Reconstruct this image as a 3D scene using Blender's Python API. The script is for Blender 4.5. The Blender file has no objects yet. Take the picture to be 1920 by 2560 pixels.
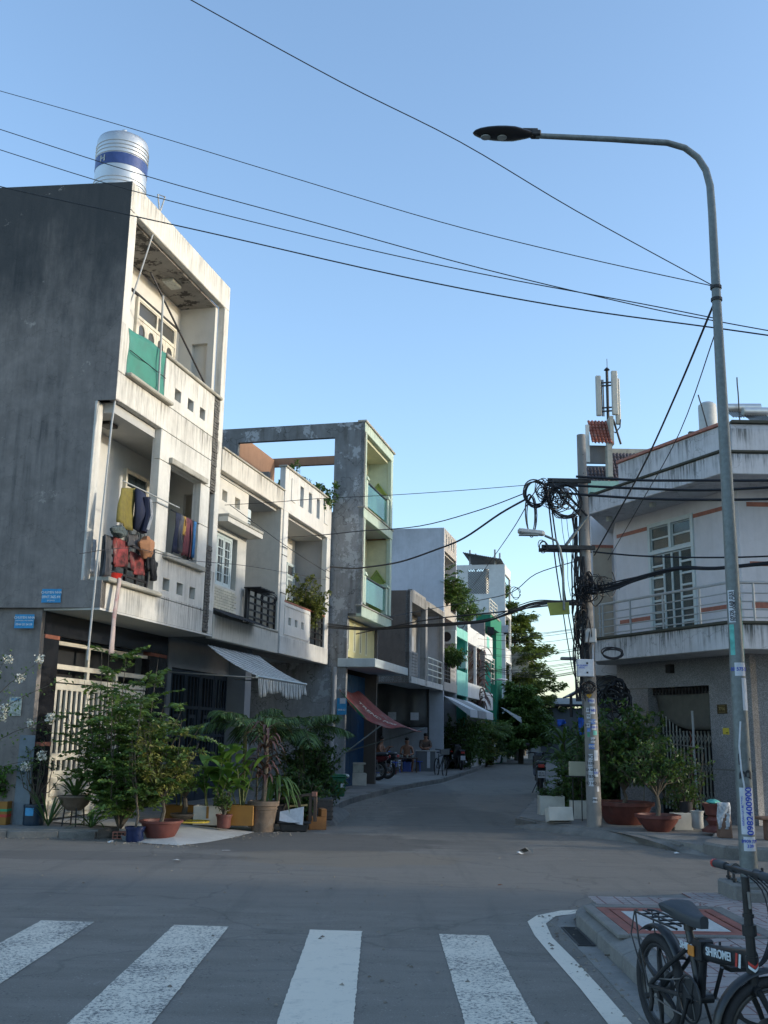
import bpy, bmesh, math, random
from mathutils import Vector, Matrix, Euler
import numpy as np
random.seed(11)
R = math.radians
scene = bpy.context.scene
COL = scene.collection
# ---------------------------------------------------------------- camera
cam_d = bpy.data.cameras.new('camera'); cam = bpy.data.objects.new('camera', cam_d); COL.objects.link(cam)
scene.camera = cam
PITCH, ROLL = R(12.35), R(1.0)
f = Vector((0, math.cos(PITCH), math.sin(PITCH))); rt = Vector((1, 0, 0)); up = rt.cross(f)
rt2 = rt*math.cos(ROLL)+up*math.sin(ROLL); up2 = -rt*math.sin(ROLL)+up*math.cos(ROLL)
mw = Matrix((rt2, up2, -f)).transposed().to_4x4(); mw.translation = (0, 0, 1.5)
cam.matrix_world = mw
cam_d.sensor_fit = 'VERTICAL'; cam_d.sensor_height = 36.0; cam_d.lens = 36.0*2540/2560
cam_d.clip_start = 0.1; cam_d.clip_end = 3000
# ---------------------------------------------------------------- light
SUN_EL, SUN_AZ = 11.5, 95.0          # azimuth clockwise from +Y
w = bpy.data.worlds.new('World'); scene.world = w; w.use_nodes = True
nt = w.node_tree; bg = nt.nodes['Background']
sky = nt.nodes.new('ShaderNodeTexSky'); sky.sky_type = 'NISHITA'; sky.sun_disc = False
sky.sun_elevation = R(SUN_EL); sky.sun_rotation = R(SUN_AZ)
sky.altitude = 0; sky.air_density = 1.0; sky.dust_density = 1.2; sky.ozone_density = 3.0
gm = nt.nodes.new('ShaderNodeGamma'); gm.inputs[1].default_value = .92
hs = nt.nodes.new('ShaderNodeHueSaturation'); hs.inputs['Saturation'].default_value = .98
mx = nt.nodes.new('ShaderNodeMix'); mx.data_type = 'RGBA'; mx.blend_type = 'MULTIPLY'; mx.inputs[0].default_value = 1; mx.inputs[7].default_value = (1.0, .975, .95, 1)
nt.links.new(sky.outputs[0], gm.inputs[0]); nt.links.new(gm.outputs[0], hs.inputs['Color']); nt.links.new(hs.outputs[0], mx.inputs[6]); nt.links.new(mx.outputs[2], bg.inputs[0]); bg.inputs[1].default_value = 0.15
sd = bpy.data.lights.new('sun', 'SUN'); sd.energy = .72; sd.angle = R(2.0); sd.color = (1.0, 0.93, 0.80)
sun = bpy.data.objects.new('sun', sd); COL.objects.link(sun)
sdir = Vector((math.sin(R(SUN_AZ))*math.cos(R(SUN_EL)), math.cos(R(SUN_AZ))*math.cos(R(SUN_EL)), math.sin(R(SUN_EL))))
sun.rotation_euler = sdir.to_track_quat('Z', 'Y').to_euler()
sun.location = (40, 10, 20)
vs = scene.view_settings; vs.view_transform = 'Standard'; vs.look = 'None'; vs.gamma = 1; vs.exposure = 1.68
vs.use_curve_mapping = False
# ---------------------------------------------------------------- frame of the left-hand terrace: u along the street, o out from the facades
QX, QY = -4.246, 15.425
DX, DY = 0.24192, 0.97030
def ST(u, o, z=0.0): return Vector((QX+DX*u+DY*o, QY+DY*u-DX*o, z))
ROW = math.atan2(DY, DX)
# ---------------------------------------------------------------- helpers
def link(o, parent=None):
    COL.objects.link(o)
    if parent is not None: o.parent = parent
    return o
def tag(o, label=None, cat=None, group=None, kind=None):
    if label: o['label'] = label
    if cat: o['category'] = cat
    if group: o['group'] = group
    if kind: o['kind'] = kind
    return o
def thing(name, label, cat, loc=(0, 0, 0), rz=0.0, group=None, kind=None):
    o = bpy.data.objects.new(name, None); o.location = loc; o.rotation_euler = (0, 0, rz); o.empty_display_size = 0.2
    link(o); return tag(o, label, cat, group, kind)
def copy_tree(o, parent=None):
    c = o.copy(); COL.objects.link(c); c.parent = parent
    for ch in o.children: copy_tree(ch, c)
    return c
class MB:
    def __init__(s): s.v = []; s.f = []
    def add(s, vs, fs):
        n = len(s.v); s.v += [tuple(v) for v in vs]; s.f += [tuple(i+n for i in f) for f in fs]; return s
    def box(s, x0, x1, y0, y1, z0, z1, M=None):
        if x0 > x1: x0, x1 = x1, x0
        if y0 > y1: y0, y1 = y1, y0
        if z0 > z1: z0, z1 = z1, z0
        vs = [Vector(p) for p in ((x0,y0,z0),(x1,y0,z0),(x1,y1,z0),(x0,y1,z0),(x0,y0,z1),(x1,y0,z1),(x1,y1,z1),(x0,y1,z1))]
        if M: vs = [M @ v for v in vs]
        return s.add(vs, [(0,3,2,1),(4,5,6,7),(0,1,5,4),(1,2,6,5),(2,3,7,6),(3,0,4,7)])
    def prism(s, pts, z0, z1, M=None):            # polygon in xy (counter clockwise) extruded in z
        n = len(pts); vs = [Vector((p[0], p[1], z0)) for p in pts]+[Vector((p[0], p[1], z1)) for p in pts]
        if M: vs = [M @ v for v in vs]
        return s.add(vs, [tuple(range(n-1, -1, -1)), tuple(range(n, 2*n))]+[(i, (i+1) % n, n+(i+1) % n, n+i) for i in range(n)])
    def profx(s, pts, x0, x1, M=None):            # polygon in yz extruded along x
        n = len(pts); vs = [Vector((x0, p[0], p[1])) for p in pts]+[Vector((x1, p[0], p[1])) for p in pts]
        if M: vs = [M @ v for v in vs]
        return s.add(vs, [tuple(range(n-1, -1, -1)), tuple(range(n, 2*n))]+[(i, (i+1) % n, n+(i+1) % n, n+i) for i in range(n)])
    def quad(s, *p): return s.add(p, [tuple(range(len(p)))])
    def tube(s, pts, r, n=8, caps=True):
        pts = [Vector(p) for p in pts]; m = len(pts)
        rs = r if isinstance(r, (list, tuple)) else [r]*m
        vs = []; prev = None
        for i, p in enumerate(pts):
            t = (pts[min(i+1, m-1)]-pts[max(i-1, 0)])
            t = t.normalized() if t.length > 1e-9 else Vector((0, 0, 1))
            if prev is None: a = t.orthogonal().normalized()
            else:
                a = prev-t*prev.dot(t); a = a.normalized() if a.length > 1e-6 else t.orthogonal().normalized()
            prev = a; b = t.cross(a)
            for k in range(n):
                q = 2*math.pi*k/n; vs.append(p+(a*math.cos(q)+b*math.sin(q))*rs[i])
        fs = [(i*n+k, i*n+(k+1) % n, (i+1)*n+(k+1) % n, (i+1)*n+k) for i in range(m-1) for k in range(n)]
        if caps: fs += [tuple(range(n-1, -1, -1)), tuple(range((m-1)*n, m*n))]
        return s.add(vs, fs)
    def lathe(s, prof, n=20, c=(0, 0, 0), M=None):   # prof: (r,z)
        vs = []
        for r, z in prof:
            for k in range(n):
                q = 2*math.pi*k/n; v = Vector((c[0]+r*math.cos(q), c[1]+r*math.sin(q), c[2]+z)); vs.append(M @ v if M else v)
        m = len(prof)
        fs = [(i*n+k, i*n+(k+1) % n, (i+1)*n+(k+1) % n, (i+1)*n+k) for i in range(m-1) for k in range(n)]
        fs += [tuple(range(n-1, -1, -1)), tuple(range((m-1)*n, m*n))]
        return s.add(vs, fs)
    def ell(s, c, r, nu=12, nv=8, M=None):
        prof = [(math.sin(math.pi*(i+.02)/(nv+.04)), -math.cos(math.pi*(i+.02)/(nv+.04))) for i in range(nv+1)]
        S = Matrix.Translation(c) @ (M if M else Matrix()) @ Matrix.Diagonal((r[0], r[1], r[2], 1))
        return s.lathe(prof, nu, M=S)
    def ring(s, c, R_, r, axis='y', n=24, m=6, a0=0, a1=2*math.pi, M=None):
        pts = []; full = abs(a1-a0-2*math.pi) < 1e-6
        for i in range(n+1):
            q = a0+(a1-a0)*i/n; ca, sa = math.cos(q)*R_, math.sin(q)*R_
            p = {'y': (ca, 0, sa), 'x': (0, ca, sa), 'z': (ca, sa, 0)}[axis]
            p = Vector(c)+Vector(p); pts.append(M @ p if M else p)
        return s.tube(pts, r, m, caps=not full)
    def wall(s, x0, x1, z0, z1, y0, y1, holes=(), M=None, axis='y'):   # slab with rectangular holes; only outer faces
        xs = sorted({x0, x1, *[min(max(h[0], x0), x1) for h in holes], *[min(max(h[1], x0), x1) for h in holes]})
        zs = sorted({z0, z1, *[min(max(h[2], z0), z1) for h in holes], *[min(max(h[3], z0), z1) for h in holes]})
        def solid(i, j):
            if i < 0 or j < 0 or i >= len(xs)-1 or j >= len(zs)-1: return False
            cx, cz = (xs[i]+xs[i+1])/2, (zs[j]+zs[j+1])/2
            return not any(h[0] < cx < h[1] and h[2] < cz < h[3] for h in holes)
        T = (lambda x, y, z: Vector((x, y, z))) if axis == 'y' else (lambda x, y, z: Vector((y, x, z)))
        def q(*p):
            p = [T(*a) for a in p]
            if axis != 'y': p = p[::-1]
            if M: p = [M @ a for a in p]
            s.add(p, [(0, 1, 2, 3)])
        for i in range(len(xs)-1):
            for j in range(len(zs)-1):
                if not solid(i, j): continue
                a, b, c, d = xs[i], xs[i+1], zs[j], zs[j+1]
                q((a,y0,c),(b,y0,c),(b,y0,d),(a,y0,d)); q((b,y1,c),(a,y1,c),(a,y1,d),(b,y1,d))
                if not solid(i-1, j): q((a,y1,c),(a,y0,c),(a,y0,d),(a,y1,d))
                if not solid(i+1, j): q((b,y0,c),(b,y1,c),(b,y1,d),(b,y0,d))
                if not solid(i, j-1): q((a,y1,c),(b,y1,c),(b,y0,c),(a,y0,c))
                if not solid(i, j+1): q((a,y0,d),(b,y0,d),(b,y1,d),(a,y1,d))
        return s
    def mesh(s, name, mat, smooth=False, bevel=0.0):
        me = bpy.data.meshes.new(name); me.from_pydata(s.v, [], s.f)
        if bevel > 0:
            bm = bmesh.new(); bm.from_mesh(me)
            bmesh.ops.remove_doubles(bm, verts=bm.verts, dist=1e-5)
            ed = [e for e in bm.edges if len(e.link_faces) == 2 and e.calc_face_angle(0) > 0.6]
            bmesh.ops.bevel(bm, geom=ed, offset=bevel, segments=1, affect='EDGES', clamp_overlap=True)
            bm.to_mesh(me); bm.free()
        mats = mat if isinstance(mat, (list, tuple)) else [mat]
        for m_ in mats: me.materials.append(m_)
        if smooth: me.polygons.foreach_set('use_smooth', [True]*len(me.polygons)); 
        if smooth:
            try: me.set_sharp_from_angle(angle=R(40))
            except Exception: pass
        me.update(); return me
    def build(s, name, mat, parent=None, smooth=False, bevel=0.0, loc=None, rz=None):
        o = bpy.data.objects.new(name, s.mesh(name, mat, smooth, bevel)); link(o, parent)
        if loc is not None: o.location = loc
        if rz is not None: o.rotation_euler = (0, 0, rz)
        return o
def boxes(name, mat, parent, bl, bevel=0.0, label=None):
    m = MB()
    for b in bl: m.box(*b)
    o = m.build(name, mat, parent, bevel=bevel)
    return tag(o, label)
def inst(mesh, name, parent, loc, rot=(0, 0, 0), sc=None):
    o = bpy.data.objects.new(name, mesh); link(o, parent); o.location = loc; o.rotation_euler = rot
    if sc: o.scale = sc
    return o
def text_mesh(txt, size, mat, name='lettering', parent=None, M=None, extrude=0.002, align='CENTER', sx=1.0):
    cu = bpy.data.curves.new(name, 'FONT'); cu.body = txt; cu.size = size; cu.align_x = align; cu.align_y = 'CENTER'; cu.extrude = extrude; cu.offset = size*.018
    to = bpy.data.objects.new(name, cu); COL.objects.link(to)
    dg = bpy.context.evaluated_depsgraph_get(); me = bpy.data.meshes.new_from_object(to.evaluated_get(dg))
    bpy.data.objects.remove(to); bpy.data.curves.remove(cu)
    me.name = name; me.materials.clear(); me.materials.append(mat)
    T = (M if M else Matrix()) @ Matrix.Diagonal((sx, 1, 1, 1)); me.transform(T)
    return link(bpy.data.objects.new(name, me), parent)
# text frames: text lies in xy facing +z; put it on a wall facing -y
WALLY = Matrix.Rotation(R(90), 4, 'X')
# ---------------------------------------------------------------- materials
MATS = {}
def N(nt, typ, **kw):
    n = nt.nodes.new(typ)
    for k, v in kw.items():
        if k.startswith('i_'): n.inputs[int(k[2:])].default_value = v
        else: setattr(n, k, v)
    return n
def new(name):
    m = bpy.data.materials.new(name); m.use_nodes = True; nt = m.node_tree
    return m, nt, nt.nodes['Principled BSDF']
def c4(c): return (c[0], c[1], c[2], 1)
def noise(nt, vec, sc, det=4, rough=.6, scale3=None):
    if scale3:
        mp = N(nt, 'ShaderNodeMapping'); mp.inputs['Scale'].default_value = scale3; nt.links.new(vec, mp.inputs['Vector']); vec = mp.outputs[0]
    n = N(nt, 'ShaderNodeTexNoise'); n.inputs['Scale'].default_value = sc; n.inputs['Detail'].default_value = det; n.inputs['Roughness'].default_value = rough
    nt.links.new(vec, n.inputs['Vector']); return n.outputs['Fac']
def ramp(nt, fac, a, b, lo=0., hi=1.):
    n = N(nt, 'ShaderNodeMapRange'); n.inputs['From Min'].default_value = a; n.inputs['From Max'].default_value = b
    n.inputs['To Min'].default_value = lo; n.inputs['To Max'].default_value = hi; n.clamp = True
    n.interpolation_type = 'SMOOTHSTEP'
    nt.links.new(fac, n.inputs['Value']); return n.outputs[0]
def math_(nt, op, a, b=None):
    n = N(nt, 'ShaderNodeMath', operation=op)
    for i, x in enumerate((a, b)):
        if x is None: continue
        if isinstance(x, (int, float)): n.inputs[i].default_value = x
        else: nt.links.new(x, n.inputs[i])
    return n.outputs[0]
def mix(nt, fac, a, b):
    n = N(nt, 'ShaderNodeMix', data_type='RGBA')
    for i, x in ((0, fac), (6, a), (7, b)):
        if isinstance(x, (int, float)): n.inputs[i].default_value = x
        elif isinstance(x, (tuple, list)): n.inputs[i].default_value = c4(x)
        else: nt.links.new(x, n.inputs[i])
    return n.outputs[2]
def bump(nt, b, h, strength=.3, dist=.01):
    n = N(nt, 'ShaderNodeBump'); n.inputs['Strength'].default_value = strength; n.inputs['Distance'].default_value = dist
    nt.links.new(h, n.inputs['Height']); nt.links.new(n.outputs[0], b.inputs['Normal'])
def pos(nt): return N(nt, 'ShaderNodeNewGeometry').outputs['Position']
def simple(name, col, rough=.6, metal=0., var=.12, sc=12., bmp=.0, spec=.5, dirt=None, dirt_amt=.3):
    if name in MATS: return MATS[name]
    m, nt, b = new(name); P = pos(nt)
    n1 = noise(nt, P, sc, 5)
    a = tuple(max(0, x*(1-var)) for x in col); c = tuple(min(1, x*(1+var)) for x in col)
    col_ = mix(nt, ramp(nt, n1, .3, .7), a, c)
    if dirt:
        n2 = noise(nt, P, sc*.35, 6, .7); col_ = mix(nt, ramp(nt, n2, .52, .72, 0, dirt_amt), col_, dirt)
    nt.links.new(col_, b.inputs['Base Color'])
    nt.links.new(ramp(nt, n1, .2, .8, max(0, rough-.08), min(1, rough+.1)), b.inputs['Roughness'])
    b.inputs['Metallic'].default_value = metal; b.inputs['Specular IOR Level'].default_value = spec
    if bmp: bump(nt, b, noise(nt, P, sc*6, 4), bmp, .004)
    MATS[name] = m; return m
def plaster(name, col, dirt=(.16, .15, .13), amt=.5, drips=(), patch=None, patch_amt=.5, rough=.85, dark_top=None, cracks=0., mott=.5, streak=True, sc=1.0, patch_lo=.60):
    """painted render with weather stains: streaks, mottling, runs under ledges at the heights in drips, peeled patches"""
    m, nt, b = new(name); P = pos(nt); L = nt.links
    big = noise(nt, P, .55*sc, 6, .65); mid = noise(nt, P, 3.2*sc, 7, .7); fine = noise(nt, P, 26., 5, .6)
    st = noise(nt, P, 1.0, 5, .6, (7, 7, .55)); st2 = noise(nt, P, 1.0, 4, .7, (22, 22, 1.1))
    c = mix(nt, ramp(nt, mid, .3, .75), tuple(x*(1-.10*mott*2) for x in col), tuple(min(1, x*(1+.05)) for x in col))
    k = math_(nt, 'MULTIPLY', ramp(nt, big, .42, .68), ramp(nt, st if streak else mid, .42, .72, .1, 1.0))
    c = mix(nt, math_(nt, 'MULTIPLY', k, amt), c, dirt)
    if streak: c = mix(nt, ramp(nt, st2, .45, .75, 0, .22*amt), c, dirt); c = mix(nt, ramp(nt, noise(nt, P, 1.0, 6, .75, (3.2, 3.2, .22)), .55, .72, 0, .35*amt), c, tuple(x*.7 for x in dirt))
    sp = ramp(nt, noise(nt, P, 9., 8, .78), .58, .72, 0, amt*.8); c = mix(nt, sp, c, tuple(.6*a+.4*d for a, d in zip(col, dirt)))
    sep = N(nt, 'ShaderNodeSeparateXYZ'); L.new(P, sep.inputs[0]); Z = sep.outputs[2]
    for z0, ln, am in drips:
        dz = math_(nt, 'SUBTRACT', z0, Z)
        up_ = math_(nt, 'GREATER_THAN', dz, 0.0)
        jl = math_(nt, 'ADD', dz, math_(nt, 'MULTIPLY', math_(nt, 'SUBTRACT', st2, .5), -ln*2.2))
        fall = ramp(nt, jl, -ln*.2, ln, 1, 0)
        mk = math_(nt, 'MULTIPLY', math_(nt, 'MULTIPLY', fall, up_), ramp(nt, st2, .42, .62, .15, 1))
        mk = math_(nt, 'MULTIPLY', mk, ramp(nt, noise(nt, P, 1.7, 3), .35, .6, .25, 1))
        c = mix(nt, math_(nt, 'MULTIPLY', mk, am), c, tuple(x*.55 for x in dirt))
    if dark_top:
        z0, z1, am, dc = dark_top
        g = math_(nt, 'ADD', Z, math_(nt, 'MULTIPLY', math_(nt, 'SUBTRACT', noise(nt, P, .7, 7, .7, (1.6, 1.6, .5)), .5), (z1-z0)*2.2))
        c = mix(nt, math_(nt, 'MULTIPLY', ramp(nt, g, z0, z1), am), c, dc)
    if patch:
        pn = noise(nt, P, 1.3*sc, 9, .72); c = mix(nt, ramp(nt, pn, patch_lo, patch_lo+.03, 0, patch_amt), c, patch)
    if cracks:
        v = N(nt, 'ShaderNodeTexVoronoi', feature='DISTANCE_TO_EDGE'); v.inputs['Scale'].default_value = 1.1
        wv = N(nt, 'ShaderNodeVectorMath', operation='ADD'); L.new(P, wv.inputs[0])
        nn = N(nt, 'ShaderNodeTexNoise'); nn.inputs['Scale'].default_value = 2.5; nn.inputs['Detail'].default_value = 6; L.new(P, nn.inputs['Vector'])
        L.new(nn.outputs['Color'], wv.inputs[1]); L.new(wv.outputs[0], v.inputs['Vector'])
        c = mix(nt, math_(nt, 'MULTIPLY', ramp(nt, v.outputs['Distance'], .004, .012, 1, 0), cracks), c, tuple(x*.4 for x in dirt))
    L.new(c, b.inputs['Base Color']); b.inputs['Roughness'].default_value = rough; b.inputs['Specular IOR Level'].default_value = .25
    h = math_(nt, 'ADD', math_(nt, 'MULTIPLY', fine, .5), mid); bump(nt, b, h, .35, .012)
    MATS[name] = m; return m
def leafmat(name, col, col2=None, trans=.25, rough=.5):
    if name in MATS: return MATS[name]
    col2 = col2 or tuple(x*1.9 for x in col)
    m, nt, b = new(name); L = nt.links; g = N(nt, 'ShaderNodeNewGeometry')
    n1 = noise(nt, g.outputs['Position'], 2.3, 3)
    k = math_(nt, 'ADD', math_(nt, 'MULTIPLY', g.outputs['Random Per Island'], .7), math_(nt, 'MULTIPLY', n1, .6))
    c = mix(nt, ramp(nt, k, .2, 1.1), tuple(x*.65 for x in col), col2)
    L.new(c, b.inputs['Base Color']); b.inputs['Roughness'].default_value = rough; b.inputs['Specular IOR Level'].default_value = .4
    tr = N(nt, 'ShaderNodeBsdfTranslucent'); tc = mix(nt, .5, c, (.16, .26, .03)); L.new(tc, tr.inputs[0])
    ms = N(nt, 'ShaderNodeMixShader'); ms.inputs[0].default_value = trans
    out = nt.nodes['Material Output']; L.new(b.outputs[0], ms.inputs[1]); L.new(tr.outputs[0], ms.inputs[2]); L.new(ms.outputs[0], out.inputs[0])
    MATS[name] = m; return m
def glass(name, tint=(.02, .03, .035), rough=.08, clear=0.0):
    if name in MATS: return MATS[name]
    m, nt, b = new(name); b.inputs['Base Color'].default_value = c4(tint); b.inputs['Roughness'].default_value = rough
    b.inputs['Specular IOR Level'].default_value = .6
    if clear:
        tr = N(nt, 'ShaderNodeBsdfTransparent'); tr.inputs[0].default_value = (.75, .9, .88, 1)
        ms = N(nt, 'ShaderNodeMixShader'); ms.inputs[0].default_value = clear
        nt.links.new(b.outputs[0], ms.inputs[1]); nt.links.new(tr.outputs[0], ms.inputs[2]); nt.links.new(ms.outputs[0], nt.nodes['Material Output'].inputs[0])
    MATS[name] = m; return m
def stripes(name, cols, axis, scale, rough=.8):
    """cloth stripes: cols a, b along an axis of object space"""
    m, nt, b = new(name); L = nt.links
    tc = N(nt, 'ShaderNodeTexCoord'); sep = N(nt, 'ShaderNodeSeparateXYZ'); L.new(tc.outputs['Object'], sep.inputs[0])
    fr = math_(nt, 'FRACT', math_(nt, 'MULTIPLY', sep.outputs[axis], scale))
    k = math_(nt, 'LESS_THAN', fr, .30); k2 = math_(nt, 'MULTIPLY', math_(nt, 'GREATER_THAN', fr, .5), math_(nt, 'LESS_THAN', fr, .58))
    c = mix(nt, math_(nt, 'MAXIMUM', k, k2), cols[0], cols[1])
    n = noise(nt, tc.outputs['Object'], 3.5, 6, .7); c = mix(nt, ramp(nt, n, .45, .75, 0, .55), c, (.16, .16, .14))
    L.new(c, b.inputs['Base Color']); b.inputs['Roughness'].default_value = rough; MATS[name] = m; return m
# ================================================================ SETTING
def asphalt():
    m, nt, b = new('asphalt'); L = nt.links; P = pos(nt)
    big = noise(nt, P, .25, 6, .6); mid = noise(nt, P, 1.0, 6, .65, (1.2, 3.2, 1)); grain = noise(nt, P, 95, 3, .7); g2 = noise(nt, P, 260, 2, .6)
    c = mix(nt, ramp(nt, mid, .3, .7), (.185, .168, .142), (.240, .220, .190))
    c = mix(nt, ramp(nt, big, .42, .66, 0, .55), c, (.235, .215, .185))
    c = mix(nt, ramp(nt, grain, .46, .70, 0, .5), c, (.30, .30, .29)); c = mix(nt, ramp(nt, g2, .30, .44, .55, 0), c, (.06, .06, .065))
    vs_ = N(nt, 'ShaderNodeTexVoronoi'); vs_.inputs['Scale'].default_value = 38; vs_.inputs['Randomness'].default_value = 1; L.new(P, vs_.inputs['Vector'])
    agg = math_(nt, 'MULTIPLY', ramp(nt, vs_.outputs['Distance'], .10, .32, 1, 0), ramp(nt, noise(nt, vs_.outputs['Position'], 7.3, 2), .5, .62)); c = mix(nt, math_(nt, 'MULTIPLY', agg, .5), c, (.42, .41, .38))
    ag2 = math_(nt, 'MULTIPLY', ramp(nt, vs_.outputs['Distance'], .15, .4, 1, 0), ramp(nt, noise(nt, vs_.outputs['Position'], 5.1, 2), .52, .60)); c = mix(nt, math_(nt, 'MULTIPLY', ag2, .5), c, (.05, .05, .05))
    sep = N(nt, 'ShaderNodeSeparateXYZ'); L.new(P, sep.inputs[0])
    # dust tone and sunlit band of the cross street, painted into the colour
    yy = math_(nt, 'ADD', sep.outputs[1], math_(nt, 'MULTIPLY', math_(nt, 'SUBTRACT', noise(nt, P, .8, 5), .5), .5))
    band = math_(nt, 'MULTIPLY', ramp(nt, yy, 9.3, 9.7), ramp(nt, yy, 13.2, 15.5, 1, 0))
    c = mix(nt, math_(nt, 'MULTIPLY', band, .5), c, (.20, .185, .165))
    st = noise(nt, P, 1.0, 6, .7, (.5, 6, 1)); c = mix(nt, ramp(nt, st, .56, .70, 0, .35), c, (.085, .085, .085))
    def blob(cx, cy, rx, ry, am, colr, c):          # worn or resurfaced patches of the road with ragged borders
        mp = N(nt, 'ShaderNodeMapping'); mp.inputs['Location'].default_value = (-cx/rx, -cy/ry, 0); mp.inputs['Scale'].default_value = (1/rx, 1/ry, 0); L.new(P, mp.inputs['Vector'])
        ln = N(nt, 'ShaderNodeVectorMath', operation='LENGTH'); L.new(mp.outputs[0], ln.inputs[0]); d = math_(nt, 'ADD', ln.outputs['Value'], math_(nt, 'MULTIPLY', math_(nt, 'SUBTRACT', noise(nt, P, 1.6, 7, .7), .5), .9))
        return mix(nt, ramp(nt, d, .8, 1.0, am, 0), c, colr)
    c = blob(-1.2, 15.0, 2.4, 1.5, .55, (.085, .082, .078), c); c = blob(1.4, 18.5, 1.3, 5.0, .35, (.11, .108, .10), c); c = blob(-.4, 13.2, 1.6, .9, .5, (.23, .19, .14), c); c = blob(-3.8, 13.0, 2.6, .5, .4, (.11, .105, .10), c); c = blob(1.0, 30, 1.2, 9, .4, (.12, .118, .11), c)
    sm_ = noise(nt, P, 1.0, 5, .6, (3.5, .35, 1)); c = mix(nt, ramp(nt, sm_, .52, .7, 0, .25), c, (.10, .10, .095))
    v = N(nt, 'ShaderNodeTexVoronoi', feature='DISTANCE_TO_EDGE'); v.inputs['Scale'].default_value = .35
    nn = N(nt, 'ShaderNodeTexNoise'); nn.inputs['Scale'].default_value = 1.2; nn.inputs['Detail'].default_value = 7; L.new(P, nn.inputs['Vector'])
    a = N(nt, 'ShaderNodeVectorMath', operation='ADD'); L.new(P, a.inputs[0]); L.new(nn.outputs['Color'], a.inputs[1]); L.new(a.outputs[0], v.inputs['Vector'])
    c = mix(nt, ramp(nt, v.outputs['Distance'], .002, .008, .22, 0), c, (.05, .05, .05))
    L.new(c, b.inputs['Base Color']); b.inputs['Roughness'].default_value = .9; b.inputs['Specular IOR Level'].default_value = .15
    bump(nt, b, math_(nt, 'ADD', grain, g2), .6, .006); return m
def paint_mat(name, wear, col=(.72, .66, .55)):
    m, nt, b = new(name); P = pos(nt)
    n = noise(nt, P, 36, 8, .85); n2 = noise(nt, P, 1.6, 6, .75)
    k = ramp(nt, math_(nt, 'ADD', n, math_(nt, 'MULTIPLY', n2, .35)), wear, wear+.10)
    c = mix(nt, k, col, (.15, .15, .148)); c = mix(nt, ramp(nt, noise(nt, P, 6, 6, .7), .5, .75, 0, .4), c, (.3, .3, .28))
    nt.links.new(c, b.inputs['Base Color']); b.inputs['Roughness'].default_value = .85; b.inputs['Specular IOR Level'].default_value = .15; bump(nt, b, noise(nt, P, 95, 3), .5, .006); return m
def concrete(name, a=(.30, .29, .27), b_=(.2, .19, .17), dk=(.09, .085, .075), amt=.6, joints=0):
    m, nt, b = new(name); P = pos(nt)
    n = noise(nt, P, 2.5, 8, .7); c = mix(nt, ramp(nt, n, .3, .7), a, b_); c = mix(nt, ramp(nt, noise(nt, P, .9, 6, .7), .48, .7, 0, amt), c, dk)
    c = mix(nt, ramp(nt, noise(nt, P, 60, 4, .7), .5, .7, 0, .4), c, tuple(x*1.3 for x in a))
    nt.links.new(c, b.inputs['Base Color']); b.inputs['Roughness'].default_value = .9; bump(nt, b, math_(nt, 'ADD', n, noise(nt, P, 30, 5)), .6, .012); return m
M_asph = asphalt()
M_conc = concrete('sidewalk_concrete', (.25, .24, .22), (.17, .165, .15)); M_conc_light = concrete('pale_concrete', (.50, .50, .47), (.40, .40, .38), (.22, .21, .19), .35)
M_kerb = concrete('kerb_concrete', (.22, .21, .19), (.14, .135, .125), (.05, .05, .045), .7)
M_earth = concrete('earth', (.14, .12, .09), (.09, .08, .06), (.05, .045, .035), .5)
def subdiv_poly(pts, z, jit=0.0): return [(p[0], p[1], z) for p in pts]
def slab(name, pts, z0, z1, mat, bevel=.02):
    m = MB(); m.prism(pts, z0, z1); return tag(m.build(name, mat, bevel=bevel), kind='structure')
m = MB(); m.quad((-700, -200, 0), (700, -200, 0), (700, 900, 0), (-700, 900, 0)); tag(m.build('ground', M_asph), kind='structure')
def s2(u, o): v = ST(u, o); return (v.x, v.y)
# left pavement, with raised kerb
LK = [(-60, 13.2), (-5.6, 14.75), (-5.2, 14.9), (-4.5, 15.0), (-3.95, 14.95), (-3.8, 15.3)]
LK2 = [s2(2.3, 1.75), s2(3.1, 2.3), s2(4.4, 2.12), s2(7.9, 1.6), s2(9.8, 1.45), s2(14.5, 1.25), s2(19.6, 1.45), s2(30.4, .85), s2(39.7, .1), s2(48.7, -.6), s2(60, -1.6), s2(90, -5)]
back = [s2(90, -14), s2(-.2, -14), (-60, 22)]
pts = LK+LK2+back
slab('left_pavement', pts[::1], -.1, .12, M_conc, .0)
def kerbline(name, pts, wd, z, mat, ln=.9):
    m = MB(); acc = 0
    for a, b in zip(pts[:-1], pts[1:]):
        a = Vector((*a, 0)); b = Vector((*b, 0)); d = b-a; L = d.length
        if L < .05: continue
        d /= L; n = Vector((d.y, -d.x, 0)); k = max(1, int(L/ln))
        if k > 40: k = 40
        for i in range(k):
            p = a+d*(L*i/k+.008); q = a+d*(L*(i+1)/k-.008); j = random.uniform(-.008, .008); zz = z+random.uniform(-.008, .008)
            vs = [p+n*(wd+j), q+n*(wd+j), q-n*.05, p-n*.05]
            m.prism([(v.x, v.y) for v in vs][::-1] if (vs[1]-vs[0]).cross(vs[2]-vs[1]).z < 0 else [(v.x, v.y) for v in vs], -.05, zz)
    return tag(m.build(name, mat, bevel=.012), kind='structure')
kerbline('left_kerb', LK2, .10, .128, M_kerb)
kerbline('left_cross_kerb', LK[:5], .08, .10, M_kerb)
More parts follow.
